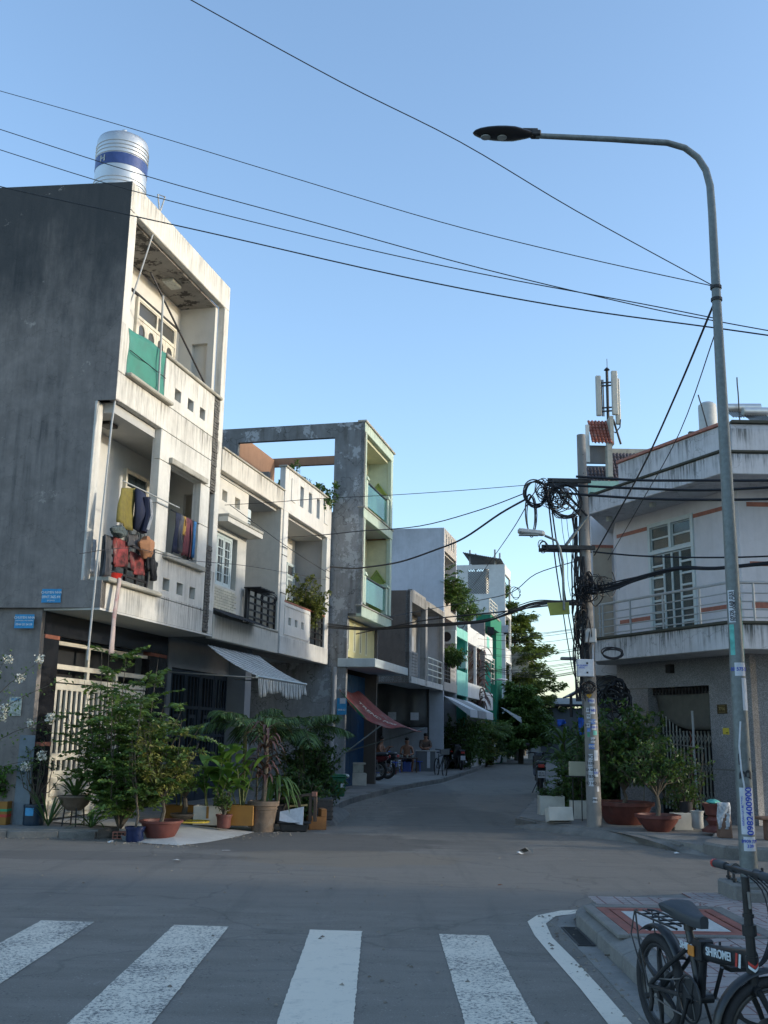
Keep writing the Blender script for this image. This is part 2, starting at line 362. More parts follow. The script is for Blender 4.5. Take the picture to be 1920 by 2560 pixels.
# mound of rough cement on the corner and the pale ramp in front of the white gate
def mound(name, mat, poly, zc, seed=1, n=14):
    rnd = random.Random(seed); cx = sum(p[0] for p in poly)/len(poly); cy = sum(p[1] for p in poly)/len(poly)
    vs = []; fs = []; rings = 5; k = len(poly)
    for r in range(rings+1):
        t = r/rings
        for p in poly:
            vs.append((cx+(p[0]-cx)*t+rnd.uniform(-.01, .01), cy+(p[1]-cy)*t+rnd.uniform(-.01, .01), zc*(1-t**3)+.005 if r < rings else -.01))
    for r in range(rings):
        for i in range(k): fs.append((r*k+i, r*k+(i+1) % k, (r+1)*k+(i+1) % k, (r+1)*k+i)[::-1])
    m = MB(); m.add(vs, fs); o = m.build(name, mat, smooth=True); return tag(o, kind='structure')
ap = [(-3.75, 15.3), (-3.55, 14.75), (-3.1, 14.4), (-2.65, 14.22), (-2.35, 14.7), (-2.1, 15.4), (-1.9, 16.25), (-2.05, 16.9), (-2.3, 17.3), (-3.4, 16.8), (-4.9, 16.6), (-4.9, 15.9)]
m = MB(); n_ = len(ap); m.add([(x, y, .135 if y > 15.2 and x < -2.2 else .006) for x, y in ap]+[(-3.3, 16.0, .14)], [(i, (i+1) % n_, n_) for i in range(n_)])
tag(m.build('driveway_ramp', M_conc_light, smooth=False), kind='structure')
cap = [(ST(1.6, 2.3).x, ST(1.6, 2.3).y)]
mound('cement_mound', M_kerb, [s2(3.0, 2.9), s2(3.9, 2.75), s2(5.6, 2.45), s2(5.9, 1.9), s2(4.5, 1.5), s2(3.0, 1.6), s2(2.6, 2.3)], .20, 4)
# right pavement of the corner house
RK = [(2.48, 18.7), (2.7, 17.9), (2.95, 17.3), (3.35, 16.6), (3.9, 15.75), (4.2, 14.6)]
RKfar = [(26, 130), (11.2, 70), (7.3, 46), (5.2, 34.2), (4.5, 28.4), (3.55, 24), (2.95, 21)]
slab('right_pavement', RKfar+RK+[(4.5, 14.0), (60, 13.6), (60, 130)], -.1, .12, M_conc, .0)
kerbline('right_kerb', RKfar[1:]+RK, .07, .10, M_kerb)
mound('rubble_ramp', M_kerb, [(2.45, 18.6), (2.25, 18.0), (2.5, 17.6), (2.9, 17.0), (3.3, 16.35), (3.85, 15.5), (4.15, 14.4), (4.4, 13.95), (4.9, 14.6), (4.3, 16.2), (3.4, 17.4), (2.9, 18.4)], .11, 3)
slab('raised_step', [(4.35, 14.25), (4.5, 13.75), (5.0, 13.58), (40, 13.3), (40, 17.0), (5.4, 17.0), (4.75, 15.1)], -.05, .17, M_kerb, .03)
# near right-hand island
isl = [(1.78, -6), (1.78, 8.7), (1.95, 9.2), (2.3, 9.45), (3.4, 9.85), (6, 10.1), (60, 10.6), (60, -6)]
slab('island_pavement', isl, -.1, .145, M_kerb, .0)
m = MB()                                      # long cast kerb: low face and wide sloping top, in lengths
for i in range(16):
    y0, y1 = -4+i*.8, -4+(i+1)*.8-.012
    if y1 > 8.75: y1 = 8.75
    if y0 >= y1: break
    M_ = Matrix(); pr = [(1.62, -.02), (1.80, -.02), (1.80, .15), (1.76, .15), (1.63, .10)]
    m.add([(x, y0, z) for x, z in pr]+[(x, y1, z) for x, z in pr], [(4, 3, 2, 1, 0), (5, 6, 7, 8, 9)]+[(j, (j+1) % 5, 5+(j+1) % 5, 5+j) for j in range(5)])
arc = [(1.62, 8.75), (1.66, 9.0), (1.78, 9.28), (2.0, 9.5), (2.35, 9.64), (3.4, 10.02), (6, 10.28), (20, 10.7)]
for a, b in zip(arc[:-1], arc[1:]):
    a = Vector((*a, 0)); b = Vector((*b, 0)); d = (b-a).normalized(); nn_ = Vector((d.y, -d.x, 0))
    q = [a, b, b+nn_*.16, a+nn_*.16]
    m.add([(q[0].x, q[0].y, -.02), (q[1].x, q[1].y, -.02), (q[2].x, q[2].y, -.02), (q[3].x, q[3].y, -.02), (q[0].x, q[0].y, .09), (q[1].x, q[1].y, .09), (q[2].x, q[2].y, .152), (q[3].x, q[3].y, .152)],
          [(0, 3, 2, 1), (4, 5, 6, 7), (0, 1, 5, 4), (1, 2, 6, 5), (2, 3, 7, 6), (3, 0, 4, 7)])
tag(m.build('island_kerb', M_kerb, bevel=.008), kind='structure')
# gutter strip with drain grate
m = MB(); m.prism([(1.47, -5), (1.62, -5), (1.62, 8.8), (1.66, 9.1), (1.8, 9.35), (1.75, 9.42), (1.55, 9.2), (1.47, 8.8)], -.01, .006)
tag(m.build('gutter', M_conc), kind='structure')
M_iron = simple('cast_iron', (.05, .05, .05), .6, .6, .3, 30, .2)
dg = thing('drain_grate', 'dark iron drain grate in the gutter beside the white curved line', 'drain grate', (1.545, 8.33, .008))
fr = boxes('frame', M_iron, dg, [(-.065, -.05, -.37, .37, 0, .006), (.05, .065, -.37, .37, 0, .006), (-.05, .05, -.37, -.355, 0, .006), (-.05, .05, .355, .37, 0, .006)])
boxes('pit', simple('black_hole', (.006, .006, .006), .95), dg, [(-.049, .049, -.354, .354, -.0005, .0012)])
bar = boxes('bar', M_iron, dg, [(-.049, .049, -.006, .006, .0012, .0055)]); bar.location.y = -.33
for i in range(1, 20):
    b_ = bar.copy(); COL.objects.link(b_); b_.parent = dg; b_.location.y = -.33+i*.0347
# paving tiles on the island
def tile_mat(kind):
    m, nt, b = new('paving_tile_'+kind); L = nt.links; tc = N(nt, 'ShaderNodeTexCoord'); O = tc.outputs['Object']; P = pos(nt)
    sep = N(nt, 'ShaderNodeSeparateXYZ'); L.new(O, sep.inputs[0]); X, Y = sep.outputs[0], sep.outputs[1]
    if kind == 'arc':
        d = math_(nt, 'SQRT', math_(nt, 'ADD', math_(nt, 'POWER', math_(nt, 'ADD', X, .15), 2), math_(nt, 'POWER', math_(nt, 'ADD', Y, .15), 2)))
        k = math_(nt, 'LESS_THAN', math_(nt, 'ABSOLUTE', math_(nt, 'SUBTRACT', math_(nt, 'FRACT', math_(nt, 'MULTIPLY', d, 9.0)), .5)), .07)
    else:
        kx = math_(nt, 'LESS_THAN', math_(nt, 'ABSOLUTE', math_(nt, 'SUBTRACT', math_(nt, 'FRACT', math_(nt, 'MULTIPLY', X, 10)), .5)), .06)
        ky = math_(nt, 'LESS_THAN', math_(nt, 'ABSOLUTE', math_(nt, 'SUBTRACT', math_(nt, 'FRACT', math_(nt, 'MULTIPLY', Y, 6.7)), .5)), .05)
        k = math_(nt, 'MAXIMUM', kx, ky)
    n = noise(nt, P, 4, 6, .7); c = mix(nt, ramp(nt, n, .35, .7), (.36, .31, .29), (.27, .235, .22)); c = mix(nt, ramp(nt, noise(nt, P, 1.4, 5), .5, .7, 0, .5), c, (.17, .16, .15))
    c = mix(nt, math_(nt, 'MULTIPLY', k, .9), c, (.16, .06, .05)); L.new(c, b.inputs['Base Color']); b.inputs['Roughness'].default_value = .7
    bump(nt, b, math_(nt, 'SUBTRACT', noise(nt, P, 40, 4), k), .5, .004); return m
isl_o = bpy.data.objects['island_pavement']
tms = []
for kd in ('arc', 'grid'):
    m = MB(); m.box(-.146, .146, -.146, .146, 0, .012); tms.append(m.mesh('paving_tile', tile_mat(kd), bevel=.003))
k = 0
for iy in range(18):
    for ix in range(20):
        x, y = 1.98+ix*.3, 4.7+iy*.3
        if 1.70 < x < 2.87 and 7.42 < y < 8.86: continue
        if y > 9.35+(x-2.1)*.24 or y > 9.7: continue
        if x < 1.95 or (y < 5.0): continue
        inst(tms[(ix//2+iy//2) % 2], 'paving_tile', isl_o, (x, y, .1435+random.uniform(0, .003)), (random.uniform(-.004, .004), random.uniform(-.004, .004), R(90)*random.randint(0, 3))); k += 1
# inspection cover
mh = thing('manhole_cover', 'rectangular pale granite inspection cover in a red frame on the near corner', 'manhole cover', (2.24, 8.15, .15))
M_red = simple('red_oxide', (.26, .085, .06), .7, 0, .25, 9, .2, dirt=(.1, .07, .06)); M_gran = simple('granite', (.50, .50, .47), .55, 0, .12, 45, .1, dirt=(.25, .24, .22))
boxes('frame', M_red, mh, [(-.47, -.39, -.55, .55, .0, .016), (.39, .47, -.55, .55, 0, .016), (-.39, .39, -.55, -.47, 0, .016), (-.39, .39, .47, .55, 0, .016)], .004)
boxes('inner_frame', M_red, mh, [(-.375, -.31, -.455, .455, 0, .014), (.31, .375, -.455, .455, 0, .014), (-.31, .31, -.455, -.41, 0, .014), (-.31, .31, .41, .455, 0, .014)], .003)
boxes('slab', M_gran, mh, [(-.305, .305, -.405, .405, 0, .013)], .003)
boxes('surround', M_kerb, mh, [(-.56, -.475, -.62, .62, -.01, .02), (.475, .58, -.62, .66, -.01, .02), (-.475, .475, .56, .68, -.01, .022), (-.475, .475, -.64, -.56, -.01, .018)], .006)
# road markings
for i, (x0, x1) in enumerate(((-4.84, -4.40), (-3.76, -3.33), (-2.68, -2.25), (-1.60, -1.165), (-.52, -.115), (.48, .865))):
    yt = 8.54-.16*(x0+1.6)*.55
    m = MB(); n_ = 150; je = lambda: random.uniform(-.004, .004)*random.random()*1.5; V = []
    for k in range(n_+1): y = 2.6+(yt-2.6)*k/n_; V += [(x0+je(), y, .004), (x1+je(), y-.03*k/n_, .004)]
    m.add(V, [(2*k, 2*k+1, 2*k+3, 2*k+2) for k in range(n_)])
    tag(m.build('crosswalk_stripe', paint_mat('stripe_paint%d' % i, [.67, .665, .66, .655, .76, .665][i])), kind='structure')
wo = [(2.6, 9.82), (1.93, 9.66), (1.62, 9.53), (1.37, 9.26), (1.25, 8.96), (1.22, 8.36), (1.23, 7.6), (1.25, 6.7), (1.25, 2)]
wi = [(2.6, 9.74), (1.9, 9.51), (1.53, 9.24), (1.39, 8.88), (1.345, 8.29), (1.37, 7.5), (1.38, 6.7), (1.38, 2)]
wi.insert(2, (1.7, 9.37))
m = MB(); nn2 = len(wo); m.add([(x, y, .0045) for x, y in wo]+[(x, y, .0045) for x, y in wi], [(i+1, i, nn2+i, nn2+i+1)[::-1] for i in range(nn2-1)])
tag(m.build('edge_line', paint_mat('line_paint', .75)), kind='structure')
m = MB()
for (a, b) in ((s2(14.5, 1.42), s2(19.6, 1.62)), (s2(19.6, 1.62), s2(30.4, 1.02))):
    d = Vector((b[0]-a[0], b[1]-a[1], 0)).normalized(); nn_ = Vector((-d.y, d.x, 0))*-.12
    m.quad((a[0], a[1], .004), (a[0]+nn_.x, a[1]+nn_.y, .004), (b[0]+nn_.x, b[1]+nn_.y, .004), (b[0], b[1], .004))
m.f = [tuple(f_) for f_ in m.f]
tag(m.build('gutter_line', M_conc), kind='structure')
# dark oil stained patch and brown dust by the left kerb are in the asphalt; litter on the road
M_lit = simple('litter_white', (.6, .6, .58), .6); M_litd = simple('litter_grey', (.12, .13, .13), .6)
def scrap(x, y, s, mat, label, seed, h=.03):
    rnd = random.Random(seed); m = MB(); n = 7
    vs = [(s*rnd.uniform(.5, 1)*math.cos(6.28*i/n), s*rnd.uniform(.3, .6)*math.sin(6.28*i/n), rnd.uniform(.004, h)) for i in range(n)]+[(0, 0, h)]
    m.add(vs, [(i, (i+1) % n, n) for i in range(n)]); o = m.build('litter', mat, loc=(x, y, .005)); return tag(o, label, 'litter')
scrap(1.94, 13.9, .14, M_litd, 'crumpled dark plastic scrap lying alone on the road towards the right kerb', 1, .09)
scrap(1.84, 13.87, .06, M_lit, 'pale shred sticking out of the dark plastic scrap on the road', 2, .04)
scrap(-2.35, 12.5, .07, M_lit, 'white paper scrap on the road below the red bowl planter', 3)
scrap(-3.6, 14.3, .06, M_lit, 'crushed pale scrap at the foot of the left corner kerb', 5, .04)
scrap(1.25, 10.9, .035, simple('dry_leaf', (.2, .07, .03), .7), 'small reddish dry leaf on the bare asphalt near the island', 6)
scrap(-1.95, 13.7, .09, M_lit, 'flattened white scrap on the road in front of the big clay pot', 7, .01)
scrap(4.0, 14.25, .06, M_lit, 'white scrap at the foot of the right-hand ramp', 8)
# off-frame corner house on the near side of the cross street (it shades the crossing)
# distant ground cover: gravel verge at the end of the street
slab('far_verge', [(10, 128), (60, 128), (60, 160), (10, 160)], -.05, .10, M_earth, 0)

# grit, leaf litter and crumbs gathered along the kerbs
rg = random.Random(31); m = MB()
def crumbs(a, b, n, wd):
    for i in range(n):
        t = rg.random(); x = a[0]+(b[0]-a[0])*t+rg.gauss(0, wd); y = a[1]+(b[1]-a[1])*t+rg.gauss(0, wd); s_ = rg.uniform(.006, .022); q = rg.uniform(0, 6.28); z = .006
        m.add([(x+s_*math.cos(q), y+s_*math.sin(q), z), (x+s_*math.cos(q+2.1), y+s_*math.sin(q+2.1)*.7, z), (x+s_*math.cos(q+4.2), y+s_*math.sin(q+4.2), z), (x, y, z+s_*.6)], [(0, 1, 3), (1, 2, 3), (2, 0, 3)])
for a, b, n, wd in (((-8, 14.6), (-3.9, 14.8), 160, .10), ((-3.6, 14.4), (-2.4, 14.1), 90, .12), ((-2.2, 15.2), (-1.3, 16.3), 120, .18), ((-1.2, 16.3), (-.6, 20), 160, .15), ((-.7, 20), (1.6, 32), 200, .12), ((2.2, 18.6), (3.9, 15.5), 160, .12), ((4.0, 14.6), (9, 13.2), 160, .12), ((1.45, 9.2), (1.5, 5), 130, .08), ((1.8, 9.7), (6, 10.4), 120, .08), ((-6, 11), (6, 11), 120, 1.2), ((-2, 7), (1, 7), 60, 1.2)): crumbs(a, b, n, wd)
tag(m.build('kerb_grit', concrete('grit', (.30, .27, .22), (.12, .10, .08), (.06, .04, .03), .5)), 'grit, dry leaf bits and crumbs scattered along the kerbs', 'grit', kind='stuff')
# ================================================================ LEFT TERRACE
class House:
    def __init__(s, name, label, u0, cat='house'):
        s.u0 = u0; s.root = thing(name, label, cat, ST(u0, 0, 0), ROW)
    def b(s, name, mat, bl, bevel=0.006, label=None, parent=None):       # boxes in (u0,u1, depth0,depth1, z0,z1)
        return boxes(name, mat, parent or s.root, [(a-s.u0, b-s.u0, c, d, e, f_) for a, b, c, d, e, f_ in bl], bevel, label)
    def w(s, name, mat, u0, u1, z0, z1, y0, y1, holes=(), bevel=.005, label=None):
        m = MB(); m.wall(u0-s.u0, u1-s.u0, z0, z1, y0, y1, [(h[0]-s.u0, h[1]-s.u0, h[2], h[3]) for h in holes]); return tag(m.build(name, mat, s.root, bevel=bevel), label)
    def t(s, name, mat, pts, r, n=6, parent=None):
        m = MB(); m.tube([(p[0]-s.u0, p[1], p[2]) for p in pts], r, n); return m.build(name, mat, parent or s.root, smooth=True)
    def door(s, u0, u1, z0, z1, y, leaves=2, transom=.28, fr=M_iron, gl=None, bars=0, arch=False, name='door'):
        """framed panel door: frame, leaves (> pane), transom window"""
        t = .05; L = []
        L += [(u0, u0+t, y-.03, y+.05, z0, z1), (u1-t, u1, y-.03, y+.05, z0, z1), (u0+t, u1-t, y-.03, y+.05, z1-t, z1)]
        zt = z1-transom if transom else z1
        if transom: L += [(u0+t, u1-t, y-.03, y+.05, zt-t, zt)]
        s.b(name+'_frame', fr, L, .004)
        if transom:
            k = max(1, leaves//2); wd = (u1-u0-2*t)/k
            for i in range(k):
                a = u0+t+i*wd; s.b('transom_pane', gl, [(a+.03, a+wd-.03, y+.01, y+.02, zt+.02, z1-t-.02)], 0)
                s.b('transom_frame', fr, [(a, a+.03, y-.02, y+.03, zt, z1-t), (a+wd-.03, a+wd, y-.02, y+.03, zt, z1-t), (a+.03, a+wd-.03, y-.02, y+.03, zt, zt+.02), (a+.03, a+wd-.03, y-.02, y+.03, z1-t-.02, z1-t)], .002)
        wd = (u1-u0-2*t)/leaves; ztop = zt-t if transom else z1-t
        for i in range(leaves):
            a = u0+t+i*wd+.004; b = u0+t+(i+1)*wd-.004; e = .07; zz = z0+(ztop-z0)*.34
            m = MB(); m.wall(a-s.u0, b-s.u0, z0, ztop, y-.015, y+.02, [(a+e-s.u0, b-e-s.u0, zz+.08, ztop-e)])
            m.box(a+e-s.u0, b-e-s.u0, y+.002, y+.006, z0+e, zz-.02)
            lf = m.build('door_leaf', fr, s.root, bevel=.003)
            pm = MB(); pm.box(a+e-s.u0, b-e-s.u0, y+.006, y+.012, zz+.08, ztop-e); pm.build('pane', gl, lf)
            if arch:
                am = MB(); c = (a+b)/2-s.u0; hw = (b-a)/2-e; zc = ztop-e
                for sg in (-1, 1):
                    pl = [(c+sg*hw, zc)]+[(c+sg*hw*math.cos(q), zc-hw*.9+hw*.9*math.sin(q)) for q in [math.pi/2*k/6 for k in range(7)]][::1]
                    n_ = len(pl); am.add([(x, y-.012, z) for x, z in pl]+[(x, y+.006, z) for x, z in pl], [tuple(range(n_)), tuple(range(2*n_-1, n_-1, -1))]+[(k, (k+1) % n_, n_+(k+1) % n_, n_+k) for k in range(n_)])
                am.build('arch', fr, lf)
            if bars:
                bm_ = MB()
                for k in range(bars):
                    xx = a+e+(b-a-2*e)*(k+.5)/bars-s.u0; bm_.box(xx-.006, xx+.006, y-.012, y-.004, zz+.08, ztop-e)
                for k in range(1, 4): zq = zz+.08+(ztop-e-zz-.08)*k/4; bm_.box(a+e-s.u0, b-e-s.u0, y-.0155, y-.0125, zq-.006, zq+.006)
                bm_.build('grille', fr, lf)
    def rail(s, u0, u1, z0, z1, y, nb=5, mat=None, posts=2, r=.018, name='railing'):
        m = MB()
        for i in range(posts+1):
            u = u0+(u1-u0)*i/posts-s.u0; m.box(u-r*1.3, u+r*1.3, y-r*1.3, y+r*1.3, z0, z1)
        o = m.build(name, mat, s.root, bevel=.003)
        for i in range(nb):
            z = z0+(z1-z0)*(i+1)/nb; q = MB(); q.box(u0-s.u0, u1-s.u0, y-r-.004, y+r-.006, z-r, z+r if i < nb-1 else z+r*1.4); q.build('rail', mat, o, bevel=.003)
        return o
M_white1 = plaster('render_white_stained', (.66, .64, .58), (.23, .215, .185), .7, drips=((7.93, .7, .7), (3.75, .5, .8), (7.1, .5, .8), (6.64, .25, .3), (10.42, .5, .5), (4.5, .45, .6)), mott=.6)
M_side1 = plaster('render_grey_black', (.26, .235, .215), (.075, .075, .075), .95, dark_top=(7.0, 9.8, .88, (.045, .052, .056)), patch=(.38, .35, .31), patch_amt=.75, patch_lo=.63, mott=1.3, cracks=.2)
M_white_p = plaster('render_white_inner', (.62, .61, .57), (.25, .24, .21), .35, mott=.4, streak=False)
M_ceil = plaster('ceiling_peeling', (.33, .31, .28), (.06, .055, .05), .9, patch=(.03, .027, .027), patch_amt=.85, patch_lo=.53, streak=False, sc=2.2, mott=.9)
M_ceil2 = plaster('ceiling_grey', (.45, .45, .43), (.22, .21, .2), .4, streak=False)
M_dark = simple('dark_granite_tile', (.018, .018, .02), .18, 0, .3, 6, 0, .6)
M_redline = simple('terracotta_band', (.32, .12, .08), .6, 0, .2, 14)
M_cream_metal = simple('cream_painted_steel', (.62, .58, .48), .45, 0, .07, 7, 0, .5, dirt=(.22, .12, .06), dirt_amt=.5)
M_glass = glass('dark_glass'); M_glassg = glass('grey_glass', (.07, .07, .065), .25)
M_blackm = simple('black_steel', (.02, .02, .022), .5, .3, .4, 12, 0, .5, dirt=(.12, .07, .04), dirt_amt=.3)
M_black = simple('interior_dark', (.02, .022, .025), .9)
M_stone = simple('stone_slip', (.10, .095, .085), .85, 0, .45, 9, .4)
M_cop = plaster('coping_lichen', (.42, .40, .34), (.06, .055, .045), 1.0, mott=1., streak=False, sc=3.)
# ---- house 1
H1 = House('corner_house', 'tall three storey house with streaked grey side wall and white balconies at the left corner', 0.)
SL = -.10
def side_poly(y0, y1, x1, sl=SL): return [(-.1+sl*y0, y0), (x1, y0), (x1, y1), (-.1+sl*y1, y1)]
m = MB()
t_ = .14
def sidewall(m, y0, y1, z0, z1, z1b=None, off=0.0):
    z1b = z1 if z1b is None else z1b
    a0, a1 = -.1+SL*y0+off, -.1+SL*y1+off
    vs = [(a0, y0, z0), (a0+t_, y0, z0), (a1+t_, y1, z0), (a1, y1, z0), (a0, y0, z1), (a0+t_, y0, z1), (a1+t_, y1, z1b), (a1, y1, z1b)]
    m.add(vs, [(0,3,2,1),(4,5,6,7),(0,1,5,4),(1,2,6,5),(2,3,7,6),(3,0,4,7)])
sidewall(m, .96, 13.5, 0, 3.3, off=.085); sidewall(m, .0, 13.5, 3.301, 3.72); sidewall(m, .34, 13.5, 3.72, 6.6); sidewall(m, .004, 13.5, 6.6, 10.40, 10.62)
m.build('side_wall', M_side1, H1.root)
H1.b('wall', M_white_p, [(.05, 4.1, .9, 1.02, 3.3, 10.2), (.05, 4.1, 12., 12.15, 0, 10.2), (4.0, 4.12, 1.0, 12, 0, 10.2)], 0)
H1.b('front_beam', M_white1, [(-.1, 4.16, -.002, .14, 9.9, 10.42)], .012)
H1.b('front_pier', M_white1, [(-.098, .14, 0, .14, 7.09, 9.9)], .01); H1.b('front_pier', M_white1, [(3.935, 4.15, -.003, .14, 3.30, 9.9)], .01)
H1.b('recessed_pier', M_white1, [(-.13, .07, .30, .42, 3.72, 6.6)], .01)
# inner side walls with the shallow niche
H1.w('niche_wall', M_white_p, .14, .9, 6.9, 9.9, 3.86+0, 3.99, []) if False else None
m = MB(); m.wall(.14, .9, 6.9, 9.9, 3.80, 3.93, [(.28, .62, 7.4, 9.1)], axis='x'); m.box(3.90, 3.93, .28, .62, 7.4, 9.1); m.build('partition', M_white_p, H1.root)
m = MB(); m.wall(.14, .9, 3.7, 6.5, 3.82, 3.93, [(.3, .6, 4.2, 6.0)], axis='x'); m.build('partition', M_white_p, H1.root)
H1.b('ceiling', M_ceil, [(.04, 3.93, .14, .9, 9.86, 9.9)], 0); H1.b('ceiling', M_ceil2, [(.07, 3.93, .12, .9, 6.45, 6.6)], 0)
H1.b('roof_slab', M_white_p, [(-.1, 4.15, .14, 12, 10.2, 10.36)], 0)
H1.b('floor_slab', M_conc, [(-.1, 4.0, .12, .9, 6.6, 6.9), (-.1, 4.0, .16, .9, 3.3, 3.7)], 0)
# grooved facade panels
hole2 = (1.97, 3.27, 4.5, 6.07); sq = [(1.95, 2.2, 3.86, 4.07), (2.5, 2.75, 3.86, 4.07), (3.04, 3.28, 3.86, 4.07)]
sq3 = [(a, b, 7.29, 7.50) for a, b, _, _ in sq]
rows = [(3.30, 3.705, -.1, 3.68, ()), (3.715, 4.49, 1.6, 3.68, sq), (4.50, 5.29, 1.53, 1.97, ()), (4.50, 5.29, 3.27, 3.68, ()), (5.30, 6.069, 1.53, 1.97, ()), (5.30, 6.069, 3.27, 3.68, ()), (6.08, 6.61, 1.53, 3.68, ()), (6.62, 7.08, -.1, 3.68, ())]
for z0, z1, a, b, hs in rows: H1.w('facade_panel', M_white1, a, b, z0, z1, 0, .12, hs, .006)
H1.w('facade_panel', M_white1, 1.53, 3.68, 7.09, 7.92, 0, .12, sq3, .006)
m = MB(); m.wall(1.54, 3.68, 3.31, 7.92, .1, .16, [hole2, *sq, *sq3]); m.build('backing', M_white_p, H1.root)
for k, (a, b, c, d) in enumerate(sq+sq3): H1.b('vent_panel', M_white_p if k % 2 else M_glassg, [(a, a+.06, .2, .22, c, d), (a+.13, a+.16, .2, .22, c, d)], 0)
H1.b('lintel', M_cop, [(1.88, 3.45, -.07, .1, 6.085, 6.19)], .01); H1.b('sill', M_cop, [(1.86, 3.50, -.09, .15, 4.40, 4.497)], .012)
H1.b('coping', M_cop, [(1.46, 3.98, -.05, .2, 7.925, 7.985)], .014); H1.b('coping', M_cop, [(.16, 1.74, -.1, .15, 7.085, 7.15)], .016); H1.b('coping', M_cop, [(-.06, 1.76, -.1, .24, 3.71, 3.785)], .016)
# stone strip, slips one by one where they show largest
slip = MB(); slip.box(0, .118, 0, .035, 0, .048); slip_me = slip.mesh('stone_slip', M_stone, bevel=.004)
for (z0, z1) in ((3.34, 4.95), (6.05, 7.9)):
    z = z0; k = 0
    while z < z1:
        for j in range(2):
            inst(slip_me, 'stone_slip', H1.root, (3.688+j*.123, -.004+random.uniform(-.012, .004), z+random.uniform(-.002, .002)))
        z += .0545; k += 1
H1.b('stone_backing', M_stone, [(3.68, 3.935, .02, .12, 3.30, 4.97), (3.68, 3.935, .02, .12, 6.02, 7.92), (3.68, 3.935, .09, .12, 4.97, 6.02)], 0)
# balcony doors
H1.b('band', M_blackm, [(1.7, 3.75, .86, .9, 9.36, 9.40)], 0)
H1.door(1.92, 3.56, 6.9, 9.33, .87, 4, .36, M_cream_metal, M_glassg, arch=True)
H1.door(1.95, 2.85, 3.7, 6.06, .87, 2, .33, M_cream_metal, M_glass, bars=4)
M_lampg = simple('ceiling_lamp_glass', (.4, .42, .38), .3); 
H1.b('ceiling_lamp', M_lampg, [(2.35, 2.75, .4, .62, 9.80, 9.86)], .01); H1.b('ceiling_lamp', M_blackm, [(.45, .75, .4, .6, 6.39, 6.45)], .01)
# ground floor
H1.b('soffit', M_white_p, [(-.1, 4.15, .0, .95, 3.27, 3.299)], 0)
H1.b('dark_tile_beam', M_dark, [(-.02, 4.25, .95, 1.1, 2.92, 3.27)], .004); 
for (a, b, z0, z1) in ((0, .42, .1, 1.24), (0, .42, 1.30, 2.86), (3.55, 4.25, .1, 2.3), (3.55, 4.25, 2.33, 2.86)): H1.b('dark_tile_pier', M_dark, [(a, b, .951, 1.12, z0, z1)], .004)
H1.b('red_band', M_redline, [(0, .42, .945, 1.1, 1.24, 1.30), (0, .42, .945, 1.1, 2.86, 2.92), (3.55, 4.25, .945, 1.1, 2.86, 2.92)], .002)
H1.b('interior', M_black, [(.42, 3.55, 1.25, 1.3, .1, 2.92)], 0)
gate = H1.b('white_gate', M_cream_metal, [(.425, 3.545, 1.0, 1.06, 2.22, 2.30), (.425, 3.545, 1.0, 1.06, 2.42, 2.50), (.425, 3.545, 1.0, 1.06, 2.80, 2.86), (.425, .5, 1.0, 1.06, .14, 2.22), (1.42, 1.5, 1.0, 1.06, 2.3, 2.42), (2.4, 2.48, 1.0, 1.06, 2.3, 2.42), (1.42, 1.48, 1.0, 1.06, 2.5, 2.8)], .004)
for k in range(3):
    a = .51+k*1.01; b = a+1.0
    fr = H1.b('gate_leaf', M_cream_metal, [(a, b, 1.0, 1.05, 2.10, 2.2), (a, b, 1.0, 1.05, 1.02, 1.13), (a, b, 1.0, 1.05, .80, .86), (a, b, 1.01, 1.04, .14, .80)], .003)
    for j in range(2):
        for z0, z1 in ((.2, .42), (.47, .76)):
            H1.b('gate_panel', M_cream_metal, [(a+.06+j*.48, a+.46+j*.48, .985, 1.01, z0, z1)], .012, parent=fr)
    for j in range(7):
        x = a+.03+j*(.94/6); H1.b('gate_slat', M_cream_metal, [(x-.03, x+.03, 1.005, 1.045, 1.13, 2.10)], .003, parent=fr)
        H1.b('gate_slat', M_cream_metal, [(x-.03, x+.03, 1.005, 1.045, .86, 1.02)], .003, parent=fr)
H1.b('light_switch', M_lampg, [(.31, .38, .935, .95, 1.56, 1.68)], .004)
# ---- water tank on its roof
M_steel = simple('stainless_steel', (.55, .56, .55), .38, .75, .06, 3, 0, .5); M_blue = simple('blue_band', (.03, .06, .2), .4)
M_gpipe = simple('dull_steel_pipe', (.36, .37, .36), .6, .1, .1, 9)
wt = thing('water_tank', 'stainless steel water tank with dark blue band on the roof of the tall corner house', 'water tank', ST(1.5, -1.16, 10.45), ROW)
m = MB(); pr = [(.47, .25)]
z = .25
while z < 1.62:
    pr += [(.47, z), (.484, z+.012), (.47, z+.024)]; z += .075 if (z < .8 or z > 1.3) else .5
pr += [(.47, 1.72), (.45, 1.78), (.30, 1.88), (.12, 1.93), (.12, 1.98), (.02, 1.99)]
m.lathe(pr, 36); tk = m.build('tank_body', M_steel, wt, smooth=True)
m = MB(); m.lathe([(.474, 1.12), (.476, 1.12), (.476, 1.34), (.474, 1.34)], 36); m.build('blue_band', M_blue, wt, smooth=True)
m = MB(); m.lathe([(.05, 1.98), (.06, 2.0), (.05, 2.06), (.01, 2.07)], 12); m.build('vent_cap', M_steel, wt, smooth=True)
for k in range(4):
    m = MB(); a = k*math.pi/2+.4; m.tube([(.44*math.cos(a), .44*math.sin(a), 0), (.44*math.cos(a), .44*math.sin(a), .26)], .02, 6); m.build('leg', M_steel, wt)
text_mesh('H', .18, M_lampg, 'lettering', wt, Matrix.Rotation(R(-106), 4, 'Z') @ Matrix.Translation((0, -.478, 1.23)) @ WALLY, .002)
t_p = thing('aerial_pole', 'long leaning metal pole with a triangle top tied to the corner house balconies', 'aerial pole', ST(-.12, -.06, 3.8), ROW)
